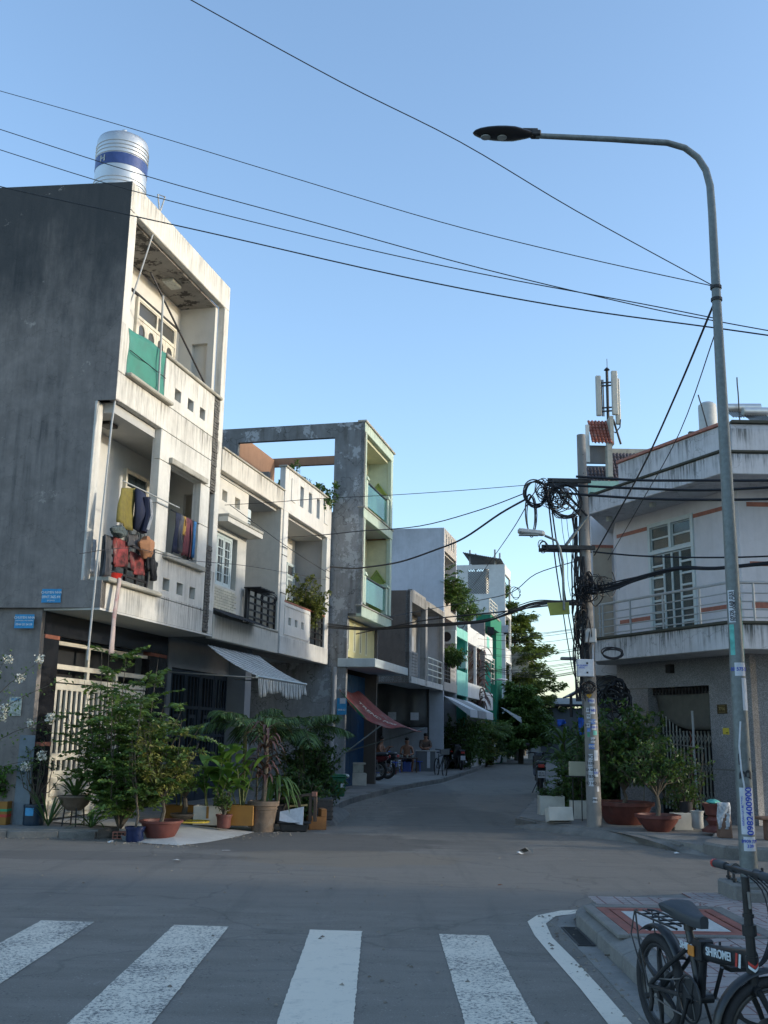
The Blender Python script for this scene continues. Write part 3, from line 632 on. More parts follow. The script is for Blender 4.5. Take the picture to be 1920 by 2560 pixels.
m = MB(); m.tube([(-.12, .0, -1.3), (.02, -.02, 2.4), (.26, -.03, 4.46)], .016, 8); m.build('pole', M_gpipe, t_p, smooth=True)
m = MB(); m.tube([(.24, -.03, 4.4), (1.24, -.03, 7.0), (.97, -.03, 6.9), (1.22, -.03, 6.25)], .014, 8); m.build('bent_top', M_gpipe, t_p, smooth=True)
# green netting sheet on the top balcony
M_green = simple('green_sheet', (.04, .20, .15), .7, 0, .12, 5, .3, dirt=(.09, .28, .23)); 
ts = thing('green_sheet', 'green shade sheet stretched across the top balcony of the corner house', 'tarpaulin', ST(.15, .02, 7.1), ROW)
m = MB(); nx, nz = 16, 10; L = []
for j in range(nz+1):
    for i in range(nx+1):
        u = i/nx; v = j/nz; L.append((u*1.33-.03*v, .02*math.sin(u*9)+.015*math.sin(v*7+u*4), v*(.80+.06*u)+.02*math.sin(u*3.1)))
m.add(L, [(j*(nx+1)+i, j*(nx+1)+i+1, (j+1)*(nx+1)+i+1, (j+1)*(nx+1)+i) for j in range(nz) for i in range(nx)])
o = m.build('sheet', M_green, ts, smooth=True); sm = o.modifiers.new('s', 'SOLIDIFY'); sm.thickness = .004
m = MB(); m.tube([(1.04, -.04, .0), (1.02, -.04, .85), (.98, -.04, 1.8)], .02, 8); m.build('post', M_gpipe, ts)
m = MB(); m.tube([(-.0, -.03, .42), (1.3, -.03, .40)], .008, 5); m.build('cord', M_blackm, ts)
# railing of the second floor left bay and the washing
H1.rail(-.02, 1.45, 3.785, 4.42, .06, 5, M_blackm, 4)
H1.t('drying_rod', M_gpipe, [(.1, -.12, 5.32), (2.15, -.12, 5.34)], .012); H1.t('drying_rod', M_blackm, [(2.02, -.03, 5.28), (3.2, -.03, 5.27)], .012)
H1.t('top_drying_rod', M_blackm, [(1.3, .3, 9.45), (3.95, .14, 7.9)], .02)
def cloth(name, label, cat, pts, mat, depth=.05, seed=0, wave=.03, parent=None, n=(8, 10), group=None, th=.012):
    """hanging cloth: corner points TL, TR, BR, BL in (u, depth, z)"""
    rnd = random.Random(seed); ph = rnd.uniform(0, 6); nx, nz = n; L = []
    P = [Vector(p) for p in pts]; o0 = ST(P[0].x, -P[0].y, P[0].z)
    for j in range(nz+1):
        for i in range(nx+1):
            u = i/nx; v = j/nz; a = P[0].lerp(P[1], u); b = P[3].lerp(P[2], u); p = a.lerp(b, v)-P[0]
            p.y += wave*math.sin(u*11+ph+v*1.5)*(.3+v)+rnd.uniform(-.004, .004); p.x += .012*math.sin(v*7+ph)
            p.z += .02*math.sin(u*6+ph)*v; L.append(p)
    m = MB(); m.add(L, [(j*(nx+1)+i, (j+1)*(nx+1)+i, (j+1)*(nx+1)+i+1, j*(nx+1)+i+1) for j in range(nz) for i in range(nx)])
    o = m.build(name, mat, smooth=True, loc=o0, rz=ROW); sm = o.modifiers.new('thickness', 'SOLIDIFY'); sm.thickness = th
    if label: tag(o, label, cat, group)
    return o
def cm(n, c, r=.85): return simple('cloth_'+n, c, r, 0, .18, 14, .3)
c_ol = cm('olive', (.17, .14, .03)); c_nv = cm('navy', (.012, .018, .045)); c_bk = cm('black', (.012, .013, .017)); c_mr = cm('maroon', (.13, .035, .045)); c_bl = cm('blue', (.03, .14, .32)); c_yl = cm('mustard', (.34, .21, .05)); c_br = cm('brown', (.33, .16, .08)); c_wh = cm('white', (.5, .5, .5)); c_gr = cm('grey', (.08, .08, .085))
cloth('hanging_shirt', 'olive green shirt hanging on the left balcony rod of the corner house', 'shirt', [(.06, -.14, 5.2), (.5, -.12, 5.3), (.55, -.12, 4.6), (-.04, -.16, 4.62)], c_ol, seed=1)
j_ = thing('hanging_jacket', 'navy track jacket with three white sleeve stripes hanging beside the olive shirt', 'jacket', ST(.44, .2, 5.28), ROW)
m = MB(); m.add([(0, 0, 0), (.34, .02, -.02), (.42, 0, -.35), (.36, .02, -.68), (.02, 0, -.66), (-.02, -.02, -.3), (.17, -.07, -.33)], [(0, 5, 6), (0, 6, 1), (6, 2, 1), (6, 3, 2), (6, 4, 3), (6, 5, 4)])
o = m.build('body', c_nv, j_, smooth=True); o.modifiers.new('t', 'SOLIDIFY').thickness = .05
m = MB(); m.tube([(.22, -.05, -.1), (.27, -.07, -.4), (.2, -.06, -.68)], [.07, .065, .05], 8); m.build('sleeve', c_nv, j_, smooth=True)
for k in range(3):
    m = MB(); d = .028*(k-1); m.tube([(.23+d, -.125, -.14), (.275+d, -.14, -.4), (.21+d, -.115, -.64)], .0075, 4); m.build('stripe', c_wh, j_)
for i, (u, wd, z1, mt, lb) in enumerate(((2.2, .2, 4.58, c_nv, 'dark navy trousers at the left end of the rod in the square opening'), (2.36, .16, 4.62, c_gr, 'charcoal cloth second on the rod in the square opening of the corner house'), (2.5, .1, 4.95, c_yl, 'mustard yellow cloth strip on the rod in the square opening'), (2.6, .26, 4.6, c_mr, 'maroon patterned trousers hanging in the square opening'), (2.84, .12, 4.56, c_bk, 'black garment between maroon trousers and blue cloth in the square opening'), (2.95, .12, 4.62, c_bl, 'bright blue cloth at the right end of the rod in the square opening'))):
    cloth('hanging_garment', lb, 'garment', [(u, -.05, 5.27), (u+wd, -.05, 5.27), (u+wd+.02, -.03, z1), (u-.02, -.04, z1-.03)], mt, seed=20+i, group='washing on the rod in the square opening', n=(5, 8), wave=.025)
c_pat = simple('cloth_red_pattern', (.17, .03, .03), .85, 0, .9, 8, .2, dirt=(.26, .23, .19), dirt_amt=.9)
for i, (p, mt, lb, ct) in enumerate((([(.12, -.02, 4.46), (.66, -.02, 4.42), (.66, -.03, 4.02), (.1, -.03, 4.0)], c_pat, 'red flowered cloth draped behind the balcony rails on the left', 'blanket'), ([(.74, -.0, 4.32), (1.3, .0, 4.3), (1.3, -.02, 3.98), (.74, -.0, 4.0)], c_pat, 'red and white cloth on the right half of the balcony rails', 'blanket'),
    ([(-.1, .0, 4.42), (.1, -.02, 4.42), (.08, -.03, 3.8), (-.1, -.02, 3.8)], c_gr, 'grey hanging cloth at the left end of the balcony railing', 'garment'), ([(.08, .3, 4.4), (.14, .3, 4.4), (.12, .28, 3.82), (.05, .3, 3.84)], c_wh, 'pale cloth strip hanging inside the left end of the balcony railing', 'garment'),
    ([(1.12, -.06, 4.5), (1.5, -.05, 4.46), (1.6, -.07, 4.12), (1.15, -.07, 4.08)], c_bk, 'black shirt draped over the right end of the balcony railing', 'shirt'), ([(1.3, -.08, 4.3), (1.56, -.08, 4.25), (1.52, -.08, 3.95), (1.32, -.07, 3.95)], c_bk, 'black sleeve cloth hanging lowest at the right end of the railing', 'garment'),
    ([(.5, -.05, 4.55), (.8, -.06, 4.6), (.78, -.1, 4.38), (.5, -.1, 4.36)], c_gr, 'dark grey cloth bundled over the middle of the balcony rail', 'garment'))):
    cloth('draped_cloth', lb, ct, p, mt, seed=40+i, wave=.035)
def bundle(name, label, cat, c, r, mat, seed, n=14):
    rnd = random.Random(seed); m = MB()
    m.ell((0, 0, 0), r, n, 9); vs = []
    for v in m.v:
        q = Vector(v); k = 1+.16*math.sin(q.x*31+seed)+.14*math.sin(q.z*27+q.y*19)+rnd.uniform(-.06, .06); vs.append(tuple(q*k))
    m.v = vs; return tag(m.build(name, mat, smooth=True, loc=c, rz=ROW), label, cat)
bundle('cloth_bundle', 'bunched brown garment hung over the balcony railing of the corner house', 'garment', ST(.93, .16, 4.42), (.21, .1, .17), c_br, 3)
bundle('net_coil', 'grey green coiled net piled on the left end of the balcony railing', 'net', ST(.1, .12, 4.5), (.2, .1, .09), simple('net_grey', (.07, .09, .09), .9, 0, .6, 40, .6), 8)
bk_ = thing('red_bucket', 'red plastic basin behind the balcony railing of the corner house', 'bucket', ST(.42, -.12, 3.72), ROW)
m = MB(); m.lathe([(.10, 0), (.15, .17), (.16, .18), (.14, .17), (.09, .02)], 18); m.build('bowl', simple('red_plastic', (.5, .03, .02), .4), bk_, smooth=True)
m = MB(); m.ring((.15, 0, .09), .06, .006, 'y', 12, 5); m.build('handle', M_blackm, bk_)
cloth('cloth_strip', 'long dirty pink and white cloth strip dangling in front of the corner house slab', 'cloth strip', [(.18, -.12, 3.8), (.27, -.12, 3.8), (.14, -.16, 2.6), (.0, -.16, 2.6)], simple('cloth_dirty_pink', (.42, .34, .31), .9, 0, .2, 5, .2, dirt=(.4, .06, .07), dirt_amt=.8), seed=3, n=(3, 14), wave=.02)
# ---- house 2
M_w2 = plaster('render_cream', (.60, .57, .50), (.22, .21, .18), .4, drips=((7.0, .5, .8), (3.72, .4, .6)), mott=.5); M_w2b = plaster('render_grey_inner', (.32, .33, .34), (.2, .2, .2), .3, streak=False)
H2 = House('two_storey_house', 'cream two storey house with white window and striped awning beside the tall corner house', 4.16)
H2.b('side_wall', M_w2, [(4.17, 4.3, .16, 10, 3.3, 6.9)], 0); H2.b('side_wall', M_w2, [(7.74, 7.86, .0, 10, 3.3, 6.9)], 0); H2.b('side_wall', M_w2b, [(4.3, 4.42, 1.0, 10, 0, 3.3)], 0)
H2.b('parapet', M_w2, [(4.17, 7.84, -.02, .12, 6.56, 7.0)], .012); H2.b('coping', M_cop, [(4.17, 7.87, -.05, .2, 7.0, 7.04)], .01); H2.b('ceiling', M_ceil2, [(4.3, 7.74, .12, 1.6, 6.5, 6.56)], 0); H2.b('roof_slab', M_conc, [(4.2, 7.84, .12, 10, 6.7, 6.82)], 0)
H2.w('wall', M_w2, 4.3, 6.05, 3.74, 6.5, .14, .3, [(4.36, 5.55, 4.34, 5.4), (4.62, 4.88, 6.06, 6.28), (5.3, 5.58, 6.06, 6.28)], .004); H2.b('wall', M_w2, [(5.93, 6.05, .3, 1.5, 3.74, 6.5)], 0)
[H2.b('niche_back', M_w2, [q_], 0) for q_ in ((4.6, 4.9, .28, .3, 6.0, 6.3), (5.28, 5.6, .28, .3, 6.0, 6.3))]
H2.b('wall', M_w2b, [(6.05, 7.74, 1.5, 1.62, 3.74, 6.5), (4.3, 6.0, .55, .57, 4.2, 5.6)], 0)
M_ltb = simple('pale_blue_paint', (.50, .57, .56), .5, 0, .05, 8)
H2.b('window_frame', M_ltb, [(4.3, 5.42, .2, .26, 4.34, 4.39), (4.3, 5.42, .2, .26, 5.34, 5.4), (5.36, 5.42, .2, .26, 4.39, 5.34)], .003)
for i in range(3):
    a = 4.32+i*.35; fr = H2.b('window_leaf', M_ltb, [(a, a+.045, .21, .25, 4.39, 5.34), (a+.29, a+.335, .21, .25, 4.39, 5.34), (a+.045, a+.29, .21, .25, 4.39, 4.44), (a+.045, a+.29, .21, .25, 5.29, 5.34)], .002)
    H2.b('pane', M_glassg, [(a+.045, a+.29, .235, .24, 4.44, 5.29)], 0, parent=fr)
    m = MB()
    for k in range(4): zq = 4.44+.17*(k+1); m.box(a+.045-4.16, a+.29-4.16, .2, .21, zq-.008, zq+.008)
    m.box(a+.16-4.16, a+.172-4.16, .2, .21, 4.44, 5.29); m.build('grille', M_ltb, fr)
H2.b('ledge', M_cop, [(4.18, 6.1, -.22, .14, 5.62, 5.68)], .01); H2.b('ledge_fascia', M_w2, [(4.18, 6.1, -.2, .14, 5.52, 5.62)], .005)
M_brick = simple('cream_brick_tile', (.60, .55, .42), .6, 0, .14, 3, .1)
bk = MB(); bk.box(.004, .196, 0, .02, .003, .052); bkm = bk.mesh('brick', M_brick, bevel=.004); bk = MB(); bk.box(.004, .094, 0, .02, .003, .052); bkh = bk.mesh('brick', M_brick, bevel=.004)
for r in range(8):
    x = 4.2-4.16+.0; k = 0
    off = .1 if r % 2 else 0
    if off: inst(bkh, 'brick', H2.root, (x, .122, 3.86+r*.055))
    while x+off+.2 <= 5.66-4.16: inst(bkm, 'brick', H2.root, (x+off, .122+random.uniform(-.002, .002), 3.86+r*.055)); off += .2
H2.b('slab_band', M_w2, [(4.17, 7.84, -.01, .14, 3.24, 3.70)], .01); H2.b('floor_slab', M_conc, [(4.17, 7.84, .14, 1.6, 3.3, 3.74)], 0); H2.b('coping', M_cop, [(6.0, 7.8, -.03, .2, 3.70, 3.75)], .012)
# small corrugated canopy over the slab
m = MB(); nx = 44; L = []
for i in range(nx+1):
    u = i/nx*2.1; z = .02*(i % 2); L += [(u+.0, -.38, z), (u+(.35 if u > 1.7 else 0)*0, .12, .20+z)]
m.add(L, [(2*i, 2*i+2, 2*i+3, 2*i+1) for i in range(nx)]); o = m.build('corrugated_canopy', simple('dark_corrugated', (.035, .036, .038), .7, .2, .4, 6), H2.root, loc=(0.02, 0, 3.64))
H2.rail(6.1, 7.72, 3.75, 4.46, .06, 5, M_blackm, 4)
H2.b('shelf', M_blackm, [(5.86, 6.72, -.3, .08, 4.44, 4.47)], .003); H2.b('shelf_leg', M_blackm, [(5.88, 5.94, .0, .06, 3.75, 4.44)], .003)
ac = thing('air_conditioner', 'white wall mounted cooler box high on the side of the cream house bay', 'air conditioner', ST(6.06, -.35, 5.7), ROW); boxes('body', M_ltb, ac, [(0, .2, -.2, .25, .0, .5)], .015); boxes('louvre', M_blackm, ac, [(.03, .17, -.206, -.2, .1+.06*k, .13+.06*k) for k in range(4)])
# roller gate of the ground floor
M_bgate = simple('dark_blue_steel_gate', (.03, .045, .065), .45, .2, .2, 6)
H2.b('ground_wall', M_w2b, [(4.28, 4.6, 1.0, 1.15, .1, 3.3), (7.5, 7.86, .6, 1.15, .1, 3.3), (4.6, 7.5, 1.0, 1.15, 2.72, 3.3)], 0)
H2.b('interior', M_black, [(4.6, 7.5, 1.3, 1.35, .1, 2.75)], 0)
for k in range(4):
    a = 4.62+k*.725; b = a+.71
    lf = H2.b('gate_leaf', M_bgate, [(a, a+.05, 1.03, 1.08, .12, 2.7), (b-.05, b, 1.03, 1.08, .12, 2.7), (a+.05, b-.05, 1.03, 1.08, 2.6, 2.7), (a+.05, b-.05, 1.03, 1.08, .12, .9), (a+.05, b-.05, 1.03, 1.08, 1.38, 1.44), (a+.05, b-.05, 1.03, 1.08, 1.94, 2.0)], .003)
    for j in range(4):
        x = a+.11+j*.16
        for z0, z1 in ((.9, 1.38), (1.44, 1.94), (2.0, 2.6)): H2.b('gate_bar', M_bgate, [(x-.018, x+.018, 1.04, 1.07, z0, z1)], .002, parent=lf)
    H2.b('gate_ornament', M_bgate, [(a+.2, b-.2, 1.02, 1.035, 1.55, 1.62), (a+.2, b-.2, 1.02, 1.035, 1.76, 1.83), (a+.2, a+.25, 1.02, 1.035, 1.62, 1.76), (b-.25, b-.2, 1.02, 1.035, 1.62, 1.76)], 0, parent=lf)
# striped awning
aw = thing('striped_awning', 'faded grey and cream striped awning sloping out from the cream two storey house', 'awning', ST(4.05, 0, 3.1), ROW)
M_str = stripes('awning_stripes', ((.64, .64, .60), (.09, .10, .10)), 0, 8.5)
m = MB(); nx, ny = 60, 10; L = []
for j in range(ny+1):
    for i in range(nx+1):
        v = j/ny; u = i/nx*2.72; L.append((u-.88*v+.16*v, .04-1.3*v, -.62*v-.05*math.sin(math.pi*v)+.006*math.sin(u*40)))
m.add(L, [(j*(nx+1)+i, j*(nx+1)+i+1, (j+1)*(nx+1)+i+1, (j+1)*(nx+1)+i) for j in range(ny) for i in range(nx)])
o = m.build('canvas', M_str, aw, smooth=True); o.modifiers.new('t', 'SOLIDIFY').thickness = .006
m = MB(); L = []
for j in range(5):
    for i in range(nx+1):
        v = j/4; u = i/nx*2.72; sag = .30+.03*math.sin(u*9)+.05*math.sin(u*3.7+1); L.append((u-.72, -1.27-.03*math.sin(u*16+v*2)*v-.02, -.625-sag*v))
m.add(L, [(j*(nx+1)+i, (j+1)*(nx+1)+i, (j+1)*(nx+1)+i+1, j*(nx+1)+i+1) for j in range(4) for i in range(nx)])
o = m.build('valance', M_str, aw, smooth=True); o.modifiers.new('t', 'SOLIDIFY').thickness = .005
m = MB(); m.tube([(-.76, -1.28, -.63), (2.04, -1.28, -.63)], .028, 8); m.build('front_bar', M_steel, aw, smooth=True)
m = MB(); m.tube([(.0, .9, -.5), (-.7, -1.26, -.65)], .012, 6); m.build('arm', M_steel, aw); m = MB(); m.tube([(2.6, .5, -.5), (2.0, -1.26, -.65)], .012, 6); m.build('arm', M_steel, aw)
# ---- house 3
M_w3 = plaster('render_white3', (.63, .62, .58), (.25, .24, .21), .35, drips=((7.6, .4, .5), (3.65, .35, .6), (4.4, .3, .3)), mott=.4)
H3 = House('slotted_parapet_house', 'white two storey house with slotted parapet and black balcony rail, next to the cream house', 7.88)
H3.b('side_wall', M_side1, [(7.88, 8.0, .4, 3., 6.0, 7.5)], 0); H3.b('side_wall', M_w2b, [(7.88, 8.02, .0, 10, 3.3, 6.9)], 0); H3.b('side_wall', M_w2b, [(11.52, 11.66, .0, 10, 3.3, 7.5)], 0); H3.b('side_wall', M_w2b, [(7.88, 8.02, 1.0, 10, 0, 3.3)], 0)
[H3.b('pier', M_w3, [q_], .008) for q_ in ((7.9, 8.2, -.02, .12, 3.25, 6.56), (11.32, 11.64, -.02, .12, 3.25, 6.56))]
for z in (5.69, 5.5, 4.62): H3.b('groove_band', M_blackm, [(7.89, 8.21, -.024, .0, z, z+.02), (11.31, 11.65, -.024, .0, z, z+.02)], 0)
sl = [(8.34+i*.665, 8.34+i*.665+.27, 6.90, 7.41) for i in range(5)]
H3.w('parapet', M_w3, 7.9, 11.66, 6.56, 7.6, -.02, .12, sl[1:4], .008); [H3.b('blind_slot', M_w3, [(sl[k][0]-.02, sl[k][1]+.02, -.04, -.018, 6.88, 7.43)], .004) for k in (0, 4)]
for k in (1, 2, 3): H3.b('slot_back', M_w2b, [(sl[k][0], sl[k][1]-.1, .13, .15, 6.9, 7.41)], 0)
H3.b('coping', M_cop, [(7.88, 11.7, -.06, .16, 7.6, 7.65)], .012); H3.b('ceiling', M_ceil2, [(8.0, 11.52, .12, 1.5, 6.5, 6.56)], 0); H3.b('roof_slab', M_conc, [(8, 11.52, .12, 10, 6.6, 6.72)], 0)
H3.b('wall', M_w3, [(8.0, 11.52, .9, 1.02, 3.7, 6.5)], 0); H3.b('floor_slab', M_conc, [(8, 11.52, .12, 1, 3.3, 3.7)], 0); H3.b('slab_band', M_w3, [(7.9, 11.64, -.03, .14, 3.25, 3.66)], .01)
m = MB(); m.wall(.12, .9, 3.7, 6.5, 3.55, 3.64, [(.3, .62, 3.9, 5.5)], axis='x'); m.build('partition', M_w2b, H3.root); H3.b('hook', M_blackm, [(9.0, 9.02, .4, .42, 6.2, 6.5)], 0)
H3.door(10.72, 11.33, 3.7, 5.83, .88, 1, .32, M_ltb, M_glassg, bars=5)
H3.w('balcony_panel', M_w3, 8.14, 10.1, 3.66, 4.45, -.02, .1, [(8.47, 8.66, 3.95, 4.12), (8.94, 9.13, 3.95, 4.12), (9.42, 9.61, 3.95, 4.12)], .006)
H3.b('panel_moulding', M_w3, [(8.16, 10.06, -.035, -.019, 4.36, 4.385), (8.16, 10.06, -.035, -.019, 3.70, 3.725), (8.16, 8.185, -.035, -.019, 3.725, 4.36), (10.035, 10.06, -.035, -.019, 3.725, 4.36)], 0)
H3.b('top_rail', M_redline, [(8.14, 11.3, -.03, .1, 4.45, 4.49)], .004); H3.rail(10.15, 11.28, 3.68, 4.44, .04, 5, M_blackm, 2)
H3.b('ground_wall', M_w2b, [(8.0, 8.4, 1.6, 1.75, .1, 3.3), (8.4, 11.5, 2.2, 2.35, .1, 3.3)], 0)
M_w4s = plaster('render_weathered', (.30, .31, .315), (.08, .072, .06), .85, patch=(.50, .53, .55), patch_amt=.5, patch_lo=.55, dark_top=(7.0, 10.5, .6, (.06, .06, .055)), mott=.9, cracks=.6, sc=1.2); M_or = plaster('render_orange', (.32, .18, .11), (.1, .07, .05), .5)
# ---- house 4 (stands 0.87 m forward)
H4 = House('green_trim_house', 'tall weathered three storey house with open roof frame, pale green trim and glass balconies', 11.76)
m = MB(); m.wall(-.87, 12.2, 4.6, 9.86, 0, .14, [(-.02, 2.82, 7.3, 9.45)], axis='x'); m.box(0.0, .14, -.5, 12, 0, 4.6); m.build('side_wall', M_w4s, H4.root)
m = MB(); m.wall(-.7, 12.2, 4.6, 9.86, 3.22, 3.36, [(-.02, 3.2, 7.0, 9.6)], axis='x'); m.build('side_wall', M_or, H4.root); H4.b('side_wall', plaster('render_brown_low', (.14, .12, .105), (.08, .07, .06), .6), [(14.98, 15.12, -.5, 12, 0, 4.6)], 0)
H4.b('roof_beam', M_or, [(11.9, 15.0, 2.9, 3.1, 9.0, 9.8)], 0); H4.b('back_wall', M_or, [(11.9, 15.0, 11, 11.2, 0, 7.2)], 0); H4.b('roof_slab', M_conc, [(11.9, 15.0, .1, 11, 7.0, 7.2)], 0)
M_g4 = plaster('render_pale_green', (.46, .55, .45), (.2, .2, .17), .35, drips=((9.9, .3, .6), (7.5, .3, .6), (4.9, .3, .5))); M_g4d = simple('olive_green_paint', (.22, .30, .07), .7, 0, .1, 8); M_g4w = simple('cream_green_inner', (.50, .50, .34), .8, 0, .08, 5); M_tq = simple('sky_blue_door_paint', (.03, .22, .42), .5, 0, .1, 6)
Hy = -.87
[H4.b('front_pier', M_g4, [q_], .008) for q_ in ((11.76, 12.03, Hy, Hy+.12, 4.9, 9.6), (14.9, 15.12, Hy, Hy+.12, 4.9, 9.6))]; H4.b('front_beam', M_g4, [(11.76, 15.12, Hy-.01, Hy+.13, 9.58, 9.84)], .01); H4.b('coping', M_cop, [(11.72, 15.18, Hy-.06, Hy+.2, 9.84, 9.9)], .012)
for z in (7.18, 4.52):
    H4.b('slab_band', M_g4, [(11.76, 15.12, Hy-.02, Hy+.14, z, z+.27)], .01); H4.b('coping', M_cop, [(11.74, 15.16, Hy-.05, Hy+.16, z+.27, z+.31)], .01); H4.b('floor_slab', M_ceil2, [(11.9, 15.0, Hy+.12, .1, z+.02, z+.2)], 0)
H4.b('ceiling', M_g4w, [(11.9, 15., Hy+.12, -.03, 9.5, 9.58)], 0)
H4.b('wall', M_g4w, [(11.9, 15.0, -.14, -.03, 4.6, 9.5)], 0); H4.b('partition', M_g4, [(14.92, 15.0, Hy+.12, -.14, 7.45, 9.5)], 0); H4.b('partition', M_g4w, [(14.92, 15.0, Hy+.12, -.14, 4.85, 7.15)], 0)
for z in (7.52, 4.88):        # pointed panels on the inner wall facing the camera
    y0 = -.70; m = MB(); pl = [(y0-.0, z), (y0+.46, z), (y0+.46, z+1.0), (y0+.23, z+1.3), (y0-.0, z+1.0)]
    m.profx(pl, 14.90-11.76, 14.925-11.76); m.build('pointed_panel', M_g4d, H4.root)
    m = MB(); m.tube([(14.89-11.76, y0-.05, z+1.0), (14.89-11.76, y0+.0, z+1.04), (14.89-11.76, y0+.23, z+1.36), (14.89-11.76, y0+.46, z+1.04), (14.89-11.76, y0+.52, z+1.0)], .03, 5); m.build('hood_moulding', M_g4d, H4.root)
    m = MB(); m.ell((14.86-11.76, y0+.23, z+.9), (.05, .05, .06), 8, 6); m.build('wall_lamp', M_blackm, H4.root)
    M_gl = glass('balcony_glass', (.12, .3, .28), .05, .45)
    H4.b('glass_panel', M_gl, [(12.2, 14.5, Hy+.05, Hy+.062, z+.1, z+.72)], 0); H4.b('handrail', M_blackm, [(12.15, 14.5, Hy+.03, Hy+.08, z+.74, z+.78)], .003)
    for u in (12.06, 14.5):
        H4.b('baluster_post', M_g4, [(u, u+.16, Hy+.0, Hy+.16, z, z+.78)], .006); H4.b('post_cap', M_g4, [(u-.04, u+.2, Hy-.04, Hy+.2, z+.78, z+.83), (u-.02, u+.18, Hy-.02, Hy+.18, z+.83, z+.88)], .006)
H4.b('blue_door', M_tq, [(12.3, 13.0, -.2, -.145, 4.85, 6.4)], .004)
H4.b('yellow_wall', plaster('render_yellow', (.50, .46, .24), (.2, .18, .1), .3), [(11.78, 15.1, -.42, -.28, 3.5, 4.5)], 0)
for k in range(4): H4.b('slot', M_blackm, [(12.15+k*.62, 12.2+k*.62, -.43, -.419, 3.7, 4.4)], 0); H4.b('slot_frame', M_g4w, [(12.05+k*.62, 12.30+k*.62, -.426, -.4195, 3.66, 4.44)], .002)
M_can = plaster('canopy_paint', (.50, .56, .57), (.25, .27, .27), .3)
H4.b('canopy', M_can, [(11.7, 15.6, -1.3, -.28, 3.2, 3.42)], .01)
[H4.b('gate_leaf', simple('deep_blue_steel', (.008, .06, .15), .5, .1, .2, 5), [(12.0+.77*k, 12.0+.77*k+.75, -.16, -.1, .12, 3.1)], .005) for k in range(4)]
for k in range(4): H4.b('gate_ornament', simple('deep_blue_steel', (.008, .05, .12), .5), [(12.22+.77*k, 12.5+.77*k, -.19, -.161, 2.2, 2.24), (12.22+.77*k, 12.5+.77*k, -.19, -.161, 2.5, 2.54), (12.22+.77*k, 12.26+.77*k, -.19, -.161, 2.24, 2.5), (12.46+.77*k, 12.5+.77*k, -.19, -.161, 2.24, 2.5), (12.34+.77*k, 12.38+.77*k, -.19, -.161, 2.24, 2.5)], 0)
H4.b('pier', M_ltb, [(11.78, 12.0, -.4, -.05, .1, 3.2)], .006)
H4.t('downpipe', M_w2b, [(11.72, -.2, 3.2), (11.72, -.2, 2.2), (11.7, -.15, .1)], .07, 10)
ds = simple('tarp_blue_dark', (.01, .018, .045), .8)
cloth('roof_tarp', 'dark blue tarp slung under the open roof frame of the weathered house', 'tarpaulin', [(12.1, 2.8, 9.0), (14.8, 2.6, 8.9), (14.8, 2.6, 7.2), (12.1, 2.7, 7.2)], ds, seed=9)
# ---- house 5
M_brn = plaster('render_brown_block', (.19, .145, .115), (.08, .07, .06), .7, patch=(.10, .07, .055), patch_amt=.6, mott=.8, cracks=.3); M_w5 = plaster('render_dark_stained', (.33, .32, .30), (.06, .055, .05), .9, drips=((6.6, .6, .9), (4.4, .5, .8)), mott=.9)
H5 = House('dilapidated_house', 'low grimy two bay house with brown bare side wall and stainless balcony rail', 21.6)
H5.b('side_wall', M_brn, [(21.6, 21.75, .0, 12, 3.3, 6.6), (21.6, 21.75, 2.2, 12, 0, 3.3)], 0)
H5.b('wall', M_w5, [(21.75, 28.2, 1.1, 1.25, 3.4, 6.6), (21.75, 28.2, 2.6, 2.75, 0, 3.3)], 0)
[H5.b('pier', M_w5, [q_], .01) for q_ in ((21.6, 21.95, -.02, .15, 3.3, 6.6), (24.45, 24.8, -.02, .2, 3.3, 6.6), (28.05, 28.28, -.02, .15, 3.3, 6.6))]
[H5.b('front_beam', M_w5, [q_], .01) for q_ in ((21.95, 24.45, -.01, .15, 6.22, 6.7), (24.8, 28.05, -.01, .15, 6.4, 6.62))]; H5.b('roof_slab', M_w5, [(21.7, 28.2, .15, 12, 6.4, 6.55)], 0)
H5.b('slab_band', M_w3, [(21.6, 28.28, -.02, 1.1, 3.32, 3.55)], .01); [H5.b('slat', M_w5, [(21.95, 23.15, -.01, .05, 3.58+.11*k, 3.68+.11*k)], .006) for k in range(8)]; H5.b('door', M_w2b, [(22.3, 23.4, 1.04, 1.1, 3.6, 5.9)], .01); H5.b('door', M_w2b, [(25.0, 26.6, .9, 1.1, 3.6, 5.4)], .01); H5.b('window', M_glass, [(23.6, 24.4, 1.04, 1.1, 3.6, 4.6)], 0)
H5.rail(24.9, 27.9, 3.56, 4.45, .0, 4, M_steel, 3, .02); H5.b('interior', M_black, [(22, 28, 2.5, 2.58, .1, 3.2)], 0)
# ---- house 6
M_w6s = plaster('render_pale_blue', (.52, .54, .58), (.2, .21, .22), .35, dark_top=(8.5, 11, .35, (.12, .12, .12)), mott=.4); M_w6 = plaster('render_beige', (.42, .39, .35), (.12, .11, .1), .7, drips=((10.2, .4, .7), (7.4, .4, .7), (4.4, .5, .7)))
H6 = House('pale_blue_wall_house', 'tall narrow house with smooth pale blue side wall rising behind the dilapidated house', 28.3)
H6.b('side_wall', M_w6s, [(28.3, 28.45, 0, 13, 0, 10.25), (31.35, 31.48, 0, 13, 0, 10.2)], 0)
H6.w('parapet', M_w6, 28.45, 31.35, 9.26, 10.25, -.01, .12, [(28.75+.6*k, 28.95+.6*k, 9.55, 10.05) for k in range(4)], .006)
H6.b('wall', M_w6, [(28.45, 31.35, 1.2, 1.35, 3.4, 9.3)], 0); H6.b('ceiling', M_ceil2, [(28.45, 31.35, .12, 1.2, 9.2, 9.26)], 0)
